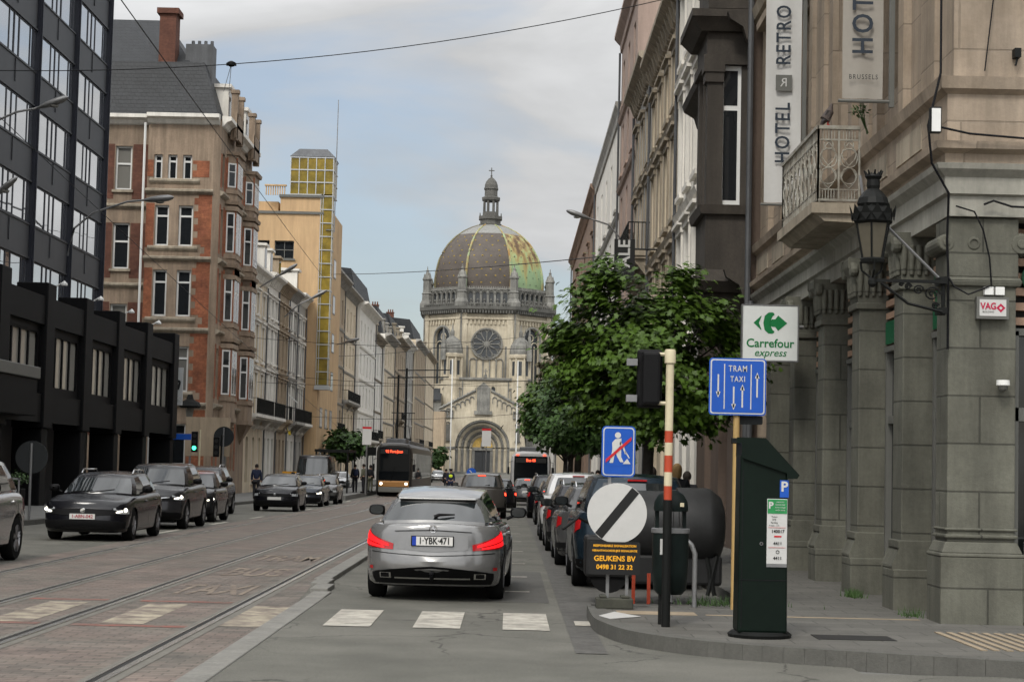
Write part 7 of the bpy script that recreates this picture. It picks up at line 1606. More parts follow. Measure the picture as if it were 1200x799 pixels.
    for q in range(8): t = math.pi / 8 + q * math.pi / 4; m.lathe((cx + 1.85 * math.cos(t), cy + 1.85 * math.sin(t), 0), [(.36, 68.32), (.32, 71.39)], 7); m.lathe((cx + 3.0 * math.cos(t), cy + 3.0 * math.sin(t), 0), [(.2, 67.16), (.12, 68.07)], 5)
    m.lathe((cx, cy, 0), [(2.0, 71.22), (2.5, 71.56), (2.6, 72.22), (1.85, 72.55), (1.8, 74.21), (2.05, 74.54), (1.95, 74.88)], 8, a0=math.pi / 8); m.lathe((cx, cy, 0), [(1.75, 74.79), (1.7, 75.70), (1.35, 76.62), (.75, 77.36), (.25, 77.70), (.2, 78.11)], 14)
    ln = m.build('lantern', ch_dark, root); m = MB(); m.tube([(cx, cy, 78.03), (cx, cy, 80.27)], .14, 6); m.tube([(cx - .75, cy, 79.52), (cx + .75, cy, 79.52)], .13, 6); m.lathe((cx, cy, 78.03), [(.1, -.1), (.3, .1), (.1, .4)], 8); m.build('cross', ch_dark, ln)
    # lower body and front
    m = MB(); m.box(cx - 22, cx + 22, cy - 8, cy + 18, g, 22); m.build('transept', ch_grey, root)
    m = MB(); m.add([(cx - 22.2, cy - 8.2, 22), (cx + 22.2, cy - 8.2, 22), (cx + 22.2, cy + 18, 22), (cx - 22.2, cy + 18, 22), (cx - 15, cy - 2, 25.5), (cx + 15, cy - 2, 25.5), (cx + 15, cy + 12, 25.5), (cx - 15, cy + 12, 25.5)], [(0, 1, 5, 4), (1, 2, 6, 5), (2, 3, 7, 6), (3, 0, 4, 7)]); m.build('aisle_roof', slate, root)
    # vestibule block between the turrets
    yv = 470.5; cxv = -6.4; Fv = Fac(cxv, yv, 1, 0, 0, -1); m = MB()
    ops = [(-2.5, -1.3, 18.3, 21.6, 1.0), (1.3, 2.5, 18.3, 21.6, 1.0)]; Fv.wall(m, -11.2, 11.2, g, 23.3, ops, .6); m.quad(Fv.p(-11.2, g), Fv.p(-11.2, 23.3), Fv.p(-11.2, 23.3, -12), Fv.p(-11.2, g, -12)); m.quad(Fv.p(11.2, g), Fv.p(11.2, 23.3), Fv.p(11.2, 23.3, -12), Fv.p(11.2, g, -12)); m.quad(Fv.p(-11.2, 23.3), Fv.p(11.2, 23.3), Fv.p(11.2, 23.3, -12), Fv.p(-11.2, 23.3, -12)); m.build('vestibule_wall', ch_stone, root)
    for o in ops: q = MB(); q.quad(Fv.p(o[0], o[2], -.5), Fv.p(o[1], o[2], -.5), Fv.p(o[1], o[3], -.5), Fv.p(o[0], o[3], -.5)); q.build('small_window', ch_window, root)
    m = MB(); Fv.prism(m, [(0, 22.9), (.5, 23.2), (.5, 23.7), (0, 23.8)], -11.4, 11.4); Fv.prism(m, [(0, 14.5), (.5, 14.8), (.5, 15.3), (0, 15.4)], -11.3, 11.3)
    for u in (-5.9, 5.6): Fv.box(m, u, u + .3, 15.3, 23, 0, .3)
    m.tube([Fv.p(0, 24.6, .2), Fv.p(0, 26, .2)], .14, 5); m.tube([Fv.p(-.5, 25.4, .2), Fv.p(.5, 25.4, .2)], .12, 5); m.lathe(Fv.p(0, 23.7, .2), [(.5, 0), (.3, .9)], 8); m.build('ledge', ch_grey, root)
    for sg in (-1, 1):
        tx, ty = cxv + sg * 8.6, yv + 1.6; m = MB(); m.lathe((tx, ty, 0), [(2.9, g), (2.9, 23), (3.1, 23.2), (3.1, 23.7), (2.6, 23.8), (2.55, 28.6), (3.1, 28.9), (3.2, 29.6), (2.7, 29.8)], 8, a0=math.pi / 8)
        for q in range(8):
            t = math.pi / 8 + q * math.pi / 4
            for rr in (2.7,): m.lathe((tx + rr * math.cos(t), ty + rr * math.sin(t), 0), [(.3, 23.7), (.26, 28.8)], 6)
        tw = m.build('turret', ch_stone, root); m = MB(); m.lathe((tx, ty, 0), [(2.7, 29.6), (2.75, 30.6), (2.5, 32.0), (1.8, 33.2), (.9, 33.9), (.5, 34.2)], 12)
        m.lathe((tx, ty, 0), [(.45, 34.0), (.5, 35.4), (.2, 36), (.04, 37.6)], 8); m.build('turret_dome', ch_grey, tw)
        for q in (4, 5, 6, 7):
            t = math.pi / 4 * q + 0; c = (tx + 2.38 * math.cos(t), ty + 2.38 * math.sin(t)); f = Fac(c[0], c[1], -math.sin(t), math.cos(t), math.cos(t), math.sin(t)); w = MB(); f.box(w, -.42, .42, 24.4, 28.0, -.1, .03); w.build('slit_window', ch_window, tw)
        m = MB(); m.lathe((tx + sg * 2.2, ty - 2.3, 0), [(.9, 28), (.95, 29.6), (.85, 31), (.6, 33), (.1, 36.5)], 4, a0=math.pi / 4); m.build('gabled_pinnacle', ch_grey, tw)
        m = MB()
        for i in range(4): u = sg * (6.4 + i * 1.25); Fv.box(m, u - .14, u + .14, 16.4, 20.6, .0, .35); m.tube([Fv.p(u + .6 * math.cos(t), 20.5 + .6 * math.sin(t), .25) for t in [math.pi * j / 6 for j in range(7)]], .14, 5)
        m.build('blind_arcade', ch_grey, root)
        m = MB(); m.tube([(cxv + sg * 8.0 , yv - 13, g), (cxv + sg * 8.0, yv - 13, 27.5)], .16, 6); f = m.build('flagpole', white_paint); tag(f, ('slender white flagpole left of the church door' if sg < 0 else 'slender white flagpole right of the church door'), 'flagpole')
    # porch with the deep round arch
    yp = 462.0; cxp = -6.7; Fp = Fac(cxp, yp, 1, 0, 0, -1); zc = 6.3; m = MB(); Rr = 6.7
    pts = []
    W2, top = 10.6, 14.3; n = 26
    for i in range(n):           # wall around a big round arch
        t0, t1 = math.pi * i / n, math.pi * (i + 1) / n
        def outp(t):
            dx, dz = math.cos(t), math.sin(t); s = min(W2 / abs(dx) if abs(dx) > 1e-6 else 1e9, (top - zc) / dz if dz > 1e-6 else 1e9); return (dx * s, zc + dz * s)
        a = outp(t0); b_ = outp(t1); m.quad(Fp.p(Rr * math.cos(t0), zc + Rr * math.sin(t0)), Fp.p(*a), Fp.p(*b_), Fp.p(Rr * math.cos(t1), zc + Rr * math.sin(t1)))
    m.add([Fp.p(W2, top), Fp.p(-W2, top), Fp.p(W2 * .985, top), Fp.p(W2, zc)], [])
    for sg in (-1, 1): m.quad(Fp.p(sg * Rr, g), Fp.p(sg * W2, g), Fp.p(sg * W2, zc), Fp.p(sg * Rr, zc)); m.quad(Fp.p(sg * W2, g, 0), Fp.p(sg * W2, top, 0), Fp.p(sg * W2, top, -8), Fp.p(sg * W2, g, -8)); q0 = math.atan2(top - zc, W2); m.add([Fp.p(sg * W2, zc), Fp.p(sg * W2, top), Fp.p(sg * W2 * .9, top)], [(0, 1, 2)])
    m.quad(Fp.p(-W2, top, 0), Fp.p(W2, top, 0), Fp.p(W2, top, -8), Fp.p(-W2, top, -8)); m.build('porch_wall', ch_stone, root)
    for i, (r0, d0) in enumerate(((6.7, 0), (6.0, .7), (5.3, 1.4), (4.6, 2.1), (3.9, 2.8), (3.2, 3.5))):
        r1 = r0 - .7; m = MB(); A = lambda r, n_: [Fp.p(r * math.cos(t), zc + r * math.sin(t), -n_) for t in [math.pi * q / 20 for q in range(21)]]
        m.grid([A(r0, d0), A(r0, d0 + .35), A(r0 - .12, d0 + .4), A(r0 - .12, d0 + .7), A(r1, d0 + .7)]); m.tube(A(r0 - .25, d0 + .3), .2, 5)
        for sg in (-1, 1): Fp.box(m, min(sg * r0, sg * r1), max(sg * r0, sg * r1), g, zc - .6, -d0 - .75, -d0 - .65) ; m.lathe(Fp.p(sg * (r0 - .3), g, -d0 - .35), [(.28, 0), (.22, .5), (.22, 5.4), (.36, 5.9), (.36, 6.4)], 8); Fp.box(m, min(sg * r0, sg * (r0 - .12)), max(sg * r0, sg * (r0 - .12)), g, zc, -d0 - .7, -d0)
        m.build('arch_order', ch_stone if i % 2 else ch_grey, root)
    m = MB(); m.poly([Fp.p(2.5 * math.cos(t), zc + 2.5 * math.sin(t), -4.1) for t in [math.pi * q / 16 for q in range(17)]]); m.build('tympanum', mat('tympanum_mosaic', (.45, .3, .08), .6, var=.25, fine=3), root)
    m = MB(); m.lathe(Fp.p(0, zc + .1, -3.9), [(.5, 0), (.45, .8), (.3, 1.3), (.22, 1.8), (.001, 2.1)], 8); m.build('statue', ch_grey, root)
    m = MB(); Fp.box(m, -2.5, 2.5, zc - .8, zc, -4.3, -3.8); Fp.box(m, -W2, -Rr, zc - .5, zc, 0, .3); Fp.box(m, Rr, W2, zc - .5, zc, 0, .3); Fp.box(m, -2.6, -1.9, g, zc - .8, -4.3, -3.9); Fp.box(m, 1.9, 2.6, g, zc - .8, -4.3, -3.9); m.build('lintel', ch_grey, root)
    m = MB(); Fp.box(m, -1.9, -.03, g, zc - .8, -4.3, -4.15); Fp.box(m, .03, 1.9, g, zc - .8, -4.3, -4.15); m.build('door', mat('church_door', (.03, .032, .035), .6), root)
    # gable over the porch, stepped with little niches
    m = MB(); ap = 21.0; pr = [(-W2, top), (-W2, top + 1.2), (-1.9, ap - 1.0), (-1.9, ap), (0, ap + .9), (1.9, ap), (1.9, ap - 1.0), (W2, top + 1.2), (W2, top)]
    m.poly([Fp.p(u, v, 0) for u, v in pr]); m.poly([Fp.p(u, v, -1.2) for u, v in pr]); m.grid([[Fp.p(u, v, 0) for u, v in pr], [Fp.p(u, v, -1.2) for u, v in pr]]); m.build('gable', ch_stone, root)
    m = MB()
    for sg in (-1, 1):
        m.tube([Fp.p(sg * (W2 + .3), top + 1.2, .2), Fp.p(sg * 1.9, ap - .8, .2)], .3, 5)
        for i in range(7):
            u = sg * (2.8 + i * 1.15); v = top + 1.2 + (ap - 1 - top - 1.2) * (W2 - abs(u)) / (W2 - 1.9) - 1.4
            if v > top - .2: m.tube([Fp.p(u + .5 * math.cos(t), v + .5 * math.sin(t), .1) for t in [math.pi * j / 6 for j in range(7)]], .16, 5); Fp.box(m, u - .6, u - .42, v - 1.1, v, 0, .3); m.lathe(Fp.p(u, v + 1.3, .2), [(.25, 0), (.32, .4), (.05, .8)], 6)
    m.build('gable_ornament', ch_grey, root)
    m = MB(); Fp.box(m, -1.6, 1.6, 15.2, 20.6, .0, .3); m.poly([Fp.p(-1.9, 20.6, .35), Fp.p(1.9, 20.6, .35), Fp.p(0, 22.3, .35)]); Fp.box(m, -2.2, 2.2, 14.3, 15.2, 0, .6); m.build('aedicule', ch_grey, root)
    for sg in (-1, 1):
        m = MB(); c = sg * 8.6; Fp.box(m, c - .7, c + .7, 7.6, 8.0, 0, .5); Fp.box(m, c - .55, c + .55, 8.0, 11.8, -.0, .06); m.tube([Fp.p(c + .6 * math.cos(t), 11.7 + .6 * math.sin(t), .1) for t in [math.pi * j / 6 for j in range(7)]], .14, 5); m.build('niche', ch_dark, root)
        m = MB(); Fp.box(m, min(sg * 7.3, sg * 10.9), max(sg * 7.3, sg * 10.9), 13.4, 13.8, 0, .5); 
        for i in range(6): u = sg * (7.5 + i * .6); m.lathe(Fp.p(u, 13.8, .3), [(.14, 0), (.2, .5), (.1, 1.2)], 6)
        Fp.box(m, min(sg * 7.3, sg * 10.9), max(sg * 7.3, sg * 10.9), 15.0, 15.25, 0, .5); m.build('balustrade', ch_grey, root)
        m = MB(); Fp.box(m, min(sg * 10.6, sg * 17), max(sg * 10.6, sg * 17), g, 17.5, -12, -5); m.build('side_aisle', ch_grey, root)
        m = MB(); Fp.prism(m, [(-4.6, 17.5), (-4.6, 18), (-12, 21)], min(sg * 10.6, sg * 17), max(sg * 10.6, sg * 17)); m.build('aisle_roof', slate, root)
    m = MB()
    for i in range(4): Fp.box(m, -8, 8, g, g + .6 - i * .14, .0 + i * .4, .4 + i * .4)
    m.build('steps', ch_grey, root)
church()
mb = MB(); mb.box(-34, -15.4, 440, 452, -.5, 14.2); tag(mb.build('side_building', tan_stucco), 'beige building beside the church square on the left', 'building')
mb = MB(); mb.box(7.5, 34, 380, 400, -.5, 13); tag(mb.build('side_building', grey_stucco), 'grey building near the church square on the right', 'building')

# ------------------------------------------------------------------ trees
def crownmat(name, c):
    m = mat(name, c, .55, var=.3, scale=.9, fine=7); b = m.node_tree.nodes['Principled BSDF']; return m
maple = crownmat('maple_leaves', (.045, .086, .008)); maple_dark = crownmat('deep_green_leaves', (.03, .065, .012))  # maple_dark: same leaf texture in a deeper green
LEAF = [(0, 0), (.18, .08), (.5, -.02), (.38, .25), (.62, .5), (.33, .52), (.3, .68), (.12, .6), (0, 1.0), (-.12, .6), (-.3, .68), (-.33, .52), (-.62, .5), (-.38, .25), (-.5, -.02), (-.18, .08)]
def tree(name, label, x, y, h, rx, ry, zc, rz, nclump, nleaf, ls, mt, star=True, trunk_r=.11, group='pavement trees in front of the right hand houses', lobes=None):
    g = gz(y) + .14; root = thing(name, label, 'tree', (x, y, g), group); rn = random.Random(int(x * 31 + y * 17)); base = Vector((x, y, g))
    m = MB(); top = Vector((x + .1, y, g + zc - rz * .2)); m.tube([base - Vector((0, 0, .3)), base + Vector((0, 0, 1)), base + Vector((.03, 0, 1.9)), top], [trunk_r * 1.3, trunk_r, trunk_r * .9, trunk_r * .55], 9)
    tr = m.build('trunk', tree_bark, root, smooth=50); m = MB()
    clumps = []
    for i in range(nclump):
        while True:
            d = Vector((rn.uniform(-1, 1), rn.uniform(-1, 1), rn.uniform(-1, 1)))
            if .25 < d.length < 1: break
        k = 1.0 + .12 * math.sin(d.x * 5 + y) * math.cos(d.z * 4 + x)
        if lobes and rn.random() < .5:
            lb = rn.choice(lobes); c = Vector((x + lb[0] + d.x * lb[3], y + lb[1] + d.y * lb[3], g + lb[2] + d.z * lb[3] * .8))
        else: c = Vector((x + d.x * rx * k, y + d.y * ry * k, g + zc + d.z * rz * k))
        clumps.append(c)
        if i % 5 == 0: st = base + Vector((.02, 0, 1.9 + rn.random() * (zc - 2.2) * .8)); mid = st.lerp(c, .5) + Vector((0, 0, .15)); m.tube([st, mid, c], [trunk_r * .4, trunk_r * .22, .012], 5)
    m.build('branches', tree_bark, tr); m = MB()
    for c in clumps:
        out = (c - (base + Vector((0, 0, zc)))); out.z *= .6
        if out.length > 0: out.normalize()
        cr = rn.uniform(.16, .4) * (1 if star else 1.5)
        for j in range(nleaf):
            d = Vector((rn.gauss(0, 1), rn.gauss(0, 1), rn.gauss(0, .5))); p = c + d * cr * .6
            n = (out * .6 + Vector((rn.gauss(0, .35), rn.gauss(0, .35), .75 + rn.gauss(0, .3)))).normalized(); a = n.cross(Vector((rn.gauss(0, 1), rn.gauss(0, 1), rn.gauss(0, .3)))).normalized(); b_ = n.cross(a); s = ls * rn.uniform(.7, 1.25)
            if star:
                m.poly([p + (a * u + b_ * (v - .4) - n * (.18 * abs(u) + .15 * v * v)) * s for u, v in LEAF])
            else: m.add([p - a * s * .5, p - b_ * s * .35, p + a * s * .5 - n * s * .2, p + b_ * s * .4], [(0, 1, 2, 3)])
    m.build('crown', mt, root)
    return root
tree('maple_tree', 'broad leafy maple nearest the camera, behind the signal pole', 2.3, 31.5, 6, 1.35, 1.7, 3.3, 1.2, 300, 62, .108, maple, True, .1, lobes=[(-1.0, -.6, 4.4, .42), (-.75, -.7, 4.75, .3), (.45, -.4, 4.4, .4), (.5, -.5, 4.75, .22), (-1.35, -.4, 3.75, .35), (-1.25, -.6, 3.1, .32), (1.2, -.3, 3.8, .36), (1.5, -.5, 3.35, .3), (1.05, -.6, 4.2, .25), (-.2, -.7, 2.3, .42), (.8, -.5, 2.5, .4), (-.9, -.5, 2.5, .35), (1.35, -.3, 2.75, .28)])
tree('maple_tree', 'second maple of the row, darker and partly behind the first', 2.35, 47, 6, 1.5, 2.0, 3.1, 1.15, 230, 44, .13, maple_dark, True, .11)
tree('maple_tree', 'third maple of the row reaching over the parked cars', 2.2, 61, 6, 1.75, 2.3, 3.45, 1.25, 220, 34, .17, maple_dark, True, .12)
tree('maple_tree', 'fourth maple of the row above the black estate car', 2.45, 76, 6, 2.15, 2.5, 4.15, 1.5, 220, 24, .26, maple, False, .12)
tree('maple_tree', 'fifth maple of the row standing right of the bus', 3.0, 93, 6, 2.2, 2.6, 4.6, 1.7, 200, 24, .3, maple, False, .14)
tree('maple_tree', 'farthest maple of the row over the bus roof', 3.6, 122, 6.5, 2.4, 2.8, 5.0, 1.8, 180, 20, .4, maple, False, .14)
tree('round_tree', 'small clipped dark tree behind the shelter on the left pavement', -13.0, 150, 5, 1.7, 2, 3.3, 1.2, 150, 22, .4, maple_dark, False, .12, group=None)
tree('round_tree', 'dark tree at the end of the left houses beside the far silver car', -15, 395, 6, 2.2, 2.5, 3.4, 2.4, 90, 20, .7, maple_dark, False, .2, group=None)
tree('tall_tree', 'thin dark tree in front of the right side of the church', 6.6, 330, 20, 2.2, 2.2, 21, 5.5, 30, 18, 1.1, mat('brown_foliage', (.07, .06, .035), .8, var=.3), False, .35, group=None)

# ------------------------------------------------------------------ vehicles
P_black = paint('black_paint', (.006, .006, .008), .1); P_dark = paint('dark_grey_paint', (.028, .028, .03), .4); P_grey = paint('grey_paint', (.09, .09, .09), .5); P_silver = paint('light_silver_paint', (.3, .3, .3), .6)
P_brown = paint('brown_grey_paint', (.06, .055, .05), .4); P_blue = paint('petrol_blue_paint', (.012, .022, .032), .4); P_white = paint('white_car_paint', (.5, .5, .5), 0); P_redroof = paint('red_roof_paint', (.12, .01, .008), .2); P_bluegrey = paint('blue_grey_paint', (.04, .045, .055), .4)
merc()
GL = 'oncoming cars in the left lane'
car('parked_car', 'silver crossover cut by the left edge of the photo', 'car', 'suv', -8.98, 29.75, True, P_silver, GL, hi=True)
car('parked_car', 'black estate with roof rails and lit headlights, nearest oncoming', 'car', 'wagon', -8.72, 40.9, True, P_black, GL, front='lit', plate='1-ABN-042', hi=True, rails=True)
car('parked_car', 'dark grey crossover with chrome grille behind the black estate', 'car', 'suv', -9.0, 48.9, True, P_dark, GL, front='lit', plate='1-ESE-814', plate_m=sign_black, hi=True)
car('parked_car', 'small dark car with a dull red roof following the grey crossover', 'car', 'mini', -9.25, 55.6, True, P_dark, GL, front='lit', roofm=P_redroof)
car('parked_car', 'dark people carrier standing beyond the red roofed small car', 'car', 'suv', -10.5, 64.5, True, P_dark, GL, rails=True)
car('parked_car', 'black hatchback with a round badge, alone in the gap of the left lane', 'car', 'hatch', -8.95, 74.0, True, P_black, GL)
car('parked_car', 'blue grey estate with bright headlights behind the black hatchback', 'car', 'wagon', -9.2, 86.0, True, P_bluegrey, GL, front='lit', rails=True)
car('parked_car', 'silver grey car close behind the blue grey estate', 'car', 'hatch', -9.2, 93.5, True, P_grey, GL)
car('delivery_van', 'tall dark grey van with lit headlights beside the tram stop', 'van', 'van', -11.0, 107, True, P_dark, None, front='lit')
car('parked_car', 'white car glimpsed between the van and the shelter', 'car', 'hatch', -12.9, 128, True, P_white, GL, front='lit')
car('parked_car', 'second pale car farther behind the shelter', 'car', 'hatch', -12.6, 140, True, P_silver, GL)
car('parked_car', 'distant silver car coming past the policeman', 'car', 'hatch', -8.4, 222, True, P_silver, GL)
GQ = 'cars queueing ahead of the silver coupe'
car('parked_car', 'brown grey crossover braking directly ahead of the silver coupe', 'car', 'suv', -.98, 70.2, False, P_brown, GQ, rear='brake')
car('parked_car', 'black car with red tail lights in front of the brown crossover', 'car', 'hatch', -.5, 84.0, False, P_black, GQ, rear='brake')
car('parked_car', 'grey hatchback with its high brake light on, right behind the bus', 'car', 'hatch', 1.0, 103, False, P_grey, GQ, rear='brake')
GP = 'cars parked along the right kerb'
pk = [('suv', P_blue, 'petrol blue crossover with a red tail lamp, nearest parked car behind the striped disc', 1.86, 29.0, 1), ('wagon', P_grey, 'grey estate parked in front of the petrol blue crossover', 1.72, 34.9, 1), ('wagon', P_dark, 'dark estate with roof rails, third parked car', 1.66, 40.6, 1),
      ('suv', P_white, 'white crossover in the parked row', 1.66, 46.6, 0), ('hatch', P_dark, 'dark hatchback between the white crossover and the black hatchback', 1.72, 52.6, 0), ('hatch', P_black, 'black hatchback with small rear window in the parked row', 1.7, 61.5, 0), ('suv', P_black, 'large black crossover with a pale roof at the end of the parked row', 1.62, 72.0, 0), ('hatch', P_dark, 'dark hatchback parked beyond the large black crossover', 2.0, 79, 0), ('wagon', P_black, 'black estate parked farthest under the trees', 2.1, 86, 0)]
for kd, pm, lab, x, y, hi in pk: car('parked_car', lab, 'car', kd, x, y, False, pm, GP, hi=bool(hi), rails=kd == 'wagon' or 'large' in lab)
nose = mat('tram_bronze', (.3, .15, .05), .4, metal=.3, var=.05); trambody = mat('tram_grey', (.022, .021, .019), .4, metal=.2, var=.08)
coach('tram', 'dark tram with bronze nose and red destination display at the left stop', 'tram', -7.28, 119, 2.3, 3.42, 30, True, trambody, nose, '92 Fort-Jaco')
coach('city_bus', 'grey white bus with dark rear window pulled up beyond the queue', 'bus', 1.35, 117, 2.5, 3.05, 12, False, mat('bus_grey', (.3, .3, .3), .4), mat('bus_lower', (.28, .28, .28), .4), 'Bus 66', tram=False)

# ------------------------------------------------------------------ people
c_olive = mat('olive_cloth', (.1, .1, .07), .9, var=.1); c_dark = mat('dark_cloth', (.015, .015, .018), .9); c_navy = mat('navy_cloth', (.015, .02, .045), .9); c_vest = mat('fluorescent_yellow', (.5, .62, .03), .8, var=.03); c_red = mat('red_cloth', (.3, .03, .03), .9); c_white = mat('white_cloth', (.5, .5, .5), .9)
h_dark = mat('dark_hair', (.015, .011, .008), .8); h_blond = mat('blond_hair', (.38, .24, .1), .7, var=.2, fine=60)
person('traffic officer in a yellow vest and cap standing in the roadway by the tram', -3.95, 128, 1.8, math.pi, c_navy, c_navy, h_dark, None, base=0, vest=c_vest, cap=c_dark)
GS = 'people waiting at the left tram stop'
person('person in an olive jacket waiting at the tram stop edge', -8.95, 116, 1.75, 1.2, c_olive, c_dark, h_dark, GS, base=.25)
person('person in dark clothes with a backpack under the shelter', -9.6, 117.5, 1.72, .3, c_dark, c_dark, h_dark, GS, base=.25, bag=c_navy)
person('person in a grey coat close to the tram door', -8.9, 121, 1.7, -.5, P_grey and c_dark, c_olive, h_dark, GS, base=.25)
person('walker in a navy jacket on the left pavement behind the black hatchback', -13.0, 97, 1.75, .1, c_navy, c_dark, h_dark, None, pose='walk')
person('blond person in black and white top walking away behind the litter bin', 3.08, 34.5, 1.68, -.1, c_dark, c_dark, h_blond, None, pose='walk', base=.14, hairlong=True)
person('dark haired person in black beside the blond one', 3.55, 37.5, 1.55, 0, c_dark, c_dark, h_dark, None, pose='walk', base=.14)
person('dark clothed person near the maple trunk', 2.75, 36.2, 1.62, .2, c_dark, c_dark, h_dark, None, base=.14)
GW = 'walkers far along the right pavement'
person('far walker in a red top under the maples', 3.9, 88, 1.7, .2, c_red, c_dark, h_dark, GW, pose='walk', base=.14)
person('far walker in a white top under the maples', 3.4, 72, 1.7, 3.0, c_white, c_dark, h_dark, GW, pose='walk', base=.14)
person('cyclist like figure standing by the officer in dark clothes', -5.0, 150, 1.75, .4, c_dark, c_dark, h_dark, None, base=0)

# ------------------------------------------------------------------ overhead wires
def wire(label, a, b_, sag=.3, r=.018, n=14):
    A, B_ = W(*a), W(*b_); pts = [A.lerp(B_, i / n) - Vector((0, 0, sag * 4 * (i / n) * (1 - i / n))) for i in range(n + 1)]
    m = MB(); m.tube(pts, r * .7, 5); tag(m.build('overhead_wire', black_metal, smooth=60), label, 'wire', 'overhead wires')
wire('long span wire rising from the left block to the top right', (-60, 82, 60), (272, 76, 60), .12, .022); wire('span wire continuing right from the hanging insulator', (272, 76, 60), (830, -12, 60), .35, .022)
wire('diagonal wire running down from the top left past the slate roof', (138, -6, 40), (385, 332, 150), .1, .02); wire('faint diagonal wire across the mirrored tower windows', (-10, 128, 50), (420, 520, 160), .2, .016)
wire('wire crossing before the dome from the ochre tower', (392, 322, 150), (830, 288, 62), .25, .03)
wire('low cross wire at the height of the rose window', (285, 395, 120), (860, 405, 75), .4, .02); wire('thin cross wire below the street lamps', (292, 436, 120), (600, 452, 130), .3, .022)
wire('second thin cross wire before the church turrets', (300, 448, 118), (700, 440, 105), .4, .018); wire('cross wire low over the tram', (330, 486, 140), (640, 482, 150), .5, .025)
wire('slack wire over the white houses on the left', (395, 418, 165), (560, 400, 200), .3, .03); wire('upper wire between far houses', (440, 400, 210), (640, 392, 200), .5, .03)
p = W(272, 76, 60); root = thing('wire_insulator', 'dark hanging insulator on the long span wire', 'insulator', p); m = MB(); m.lathe(p, [(.06, -.08), (.14, -.04), (.14, .05), (.05, .1)], 10); m.box(p.x - .16, p.x + .16, p.y - .05, p.y + .05, p.z - .05, p.z + .03); m.build('body', iron, root); m = MB(); m.tube([p, p + Vector((-.22, 0, -.9))], .01, 4); m.tube([p, p + Vector((-.05, 0, -1.0))], .01, 4); m.build('hanger', galv, root)
# catenary poles far away
for k, (px, py0, D, lab) in enumerate(((468, 440, 205, 'thin dark catenary pole among the far left houses'), (478, 432, 240, 'second thin catenary pole farther on the left'))):
    p = W(px, py0, D); m = MB(); m.tube([(p.x, D, -.4), (p.x, D, p.z)], .13, 6); m.tube([(p.x - 1.2, D, p.z - .3), (p.x + 5.5, D, p.z - .1)], .07, 5); tag(m.build('catenary_pole', iron), lab, 'pole')

# lettering becomes real mesh
bpy.context.view_layer.update(); dg = bpy.context.evaluated_depsgraph_get()
for o in [q for q in scene.objects if q.type == 'FONT']:
    me = bpy.data.meshes.new_from_object(o.evaluated_get(dg)); me.materials.clear(); me.materials.append(o.data.materials[0]); n = newobj('lettering_mesh', me, o.parent); n.matrix_local = o.matrix_local.copy()
    if o.parent is None: n.matrix_world = o.matrix_world.copy()
    for k in ('kind', 'label', 'category'):
        if k in o: n[k] = o[k]
    nm = o.name; bpy.data.objects.remove(o); n.name = nm
# ------------------------------------------------------------------ sky, sun, camera
SUN_EL, SUN_AZ = 48, 200         # azimuth measured clockwise from the view direction: behind, slightly left
SKX = .9
world = bpy.data.worlds.new('World'); scene.world = world; world.use_nodes = True; nt = world.node_tree; N = nt.nodes; L = nt.links
bg = N['Background']; sky = N.new('ShaderNodeTexSky'); sky.sky_type = 'NISHITA'; sky.sun_disc = False; sky.sun_elevation = R(SUN_EL); sky.sun_rotation = R(SUN_AZ); sky.air_density = 1.0; sky.dust_density = 2.0
tc = N.new('ShaderNodeTexCoord'); mp = N.new('ShaderNodeMapping'); mp.inputs['Scale'].default_value = (1.0, 1.0, 3.2); mp.inputs['Location'].default_value = (SKX, .7, .5); L.new(tc.outputs['Generated'], mp.inputs[0])
n1 = N.new('ShaderNodeTexNoise'); n1.inputs['Scale'].default_value = 3.3; n1.inputs['Detail'].default_value = 8; n1.inputs['Roughness'].default_value = .52; n1.inputs['Distortion'].default_value = .35; L.new(mp.outputs[0], n1.inputs['Vector'])
n2 = N.new('ShaderNodeTexNoise'); n2.inputs['Scale'].default_value = 9; n2.inputs['Detail'].default_value = 6; L.new(mp.outputs[0], n2.inputs['Vector'])
def NN(t, **k):
    n = N.new(t)
    for a, b_ in k.items(): setattr(n, a, b_)
    return n
def mrange(x, a, b_, lo, hi):
    n = NN('ShaderNodeMapRange'); L.new(x, n.inputs[0])
    for i, v_ in zip((1, 2, 3, 4), (a, b_, lo, hi)): n.inputs[i].default_value = v_
    return n.outputs[0]
def math2(op, a, b_):
    n = NN('ShaderNodeMath', operation=op)
    for i, q in enumerate((a, b_)):
        if isinstance(q, (int, float)): n.inputs[i].default_value = q
        else: L.new(q, n.inputs[i])
    return n.outputs[0]
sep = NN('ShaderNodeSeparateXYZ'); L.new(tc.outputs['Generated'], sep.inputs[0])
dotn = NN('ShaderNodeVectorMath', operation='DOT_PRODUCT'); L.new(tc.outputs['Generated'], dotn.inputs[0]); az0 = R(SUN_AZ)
dotn.inputs[1].default_value = (math.sin(az0) * math.cos(R(SUN_EL)), math.cos(az0) * math.cos(R(SUN_EL)), math.sin(R(SUN_EL)))
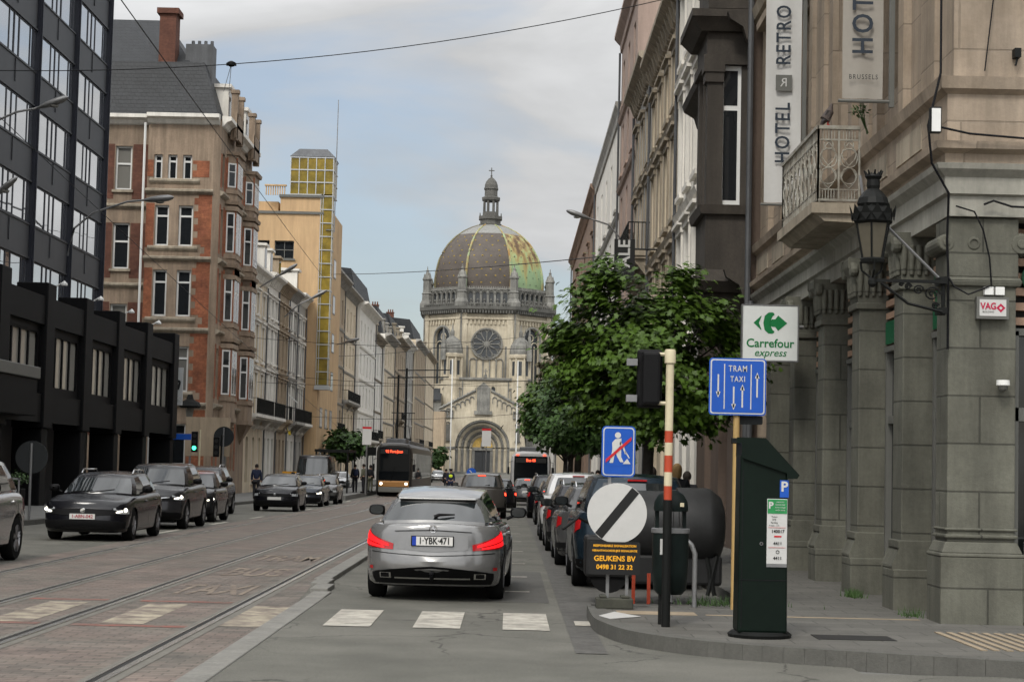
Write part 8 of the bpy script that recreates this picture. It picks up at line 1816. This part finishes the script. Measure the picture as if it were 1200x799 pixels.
# overcast luminance: brighter overhead and around the veiled sun
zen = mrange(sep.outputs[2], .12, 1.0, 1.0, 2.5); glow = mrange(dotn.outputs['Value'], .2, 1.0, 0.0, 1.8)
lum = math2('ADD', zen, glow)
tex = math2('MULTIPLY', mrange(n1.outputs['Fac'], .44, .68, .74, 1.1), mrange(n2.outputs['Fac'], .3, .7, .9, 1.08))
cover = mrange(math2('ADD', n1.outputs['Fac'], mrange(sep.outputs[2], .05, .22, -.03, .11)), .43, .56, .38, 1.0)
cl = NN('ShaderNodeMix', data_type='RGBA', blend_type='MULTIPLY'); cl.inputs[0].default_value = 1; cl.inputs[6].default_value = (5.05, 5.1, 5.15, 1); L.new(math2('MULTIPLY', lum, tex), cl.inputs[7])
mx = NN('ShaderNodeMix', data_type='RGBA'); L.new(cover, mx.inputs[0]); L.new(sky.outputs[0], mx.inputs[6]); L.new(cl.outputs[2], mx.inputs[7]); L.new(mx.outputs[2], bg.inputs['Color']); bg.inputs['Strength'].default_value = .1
sd = bpy.data.lights.new('sun', 'SUN'); sd.energy = 1.5; sd.angle = R(14); sd.color = (1, .96, .88); so = bpy.data.objects.new('sun', sd); col.objects.link(so)
az = R(SUN_AZ); d = Vector((math.sin(az) * math.cos(R(SUN_EL)), math.cos(az) * math.cos(R(SUN_EL)), math.sin(R(SUN_EL)))); so.rotation_euler = d.to_track_quat('Z', 'Y').to_euler(); so.location = (0, 0, 60)
cam = bpy.data.cameras.new('camera'); co = bpy.data.objects.new('camera', cam); col.objects.link(co); cam.sensor_width = 36; cam.lens = 36 * FPX / 1200; cam.clip_start = .1; cam.clip_end = 4000
co.matrix_world = Matrix.Translation((0, 0, EYE)) @ Matrix.Rotation(math.pi / 2 + PITCH, 4, 'X') @ Matrix.Rotation(ROLL, 4, 'Z'); scene.camera = co
vs = scene.view_settings; vs.view_transform = 'Standard'; vs.look = 'None'; vs.gamma = 1; vs.exposure = .48
scene.cycles.max_bounces = 6; scene.cycles.diffuse_bounces = 3; scene.cycles.glossy_bounces = 3; scene.cycles.use_adaptive_sampling = True; scene.cycles.adaptive_threshold = .03
try: scene.cycles.use_denoising = True
except Exception: pass
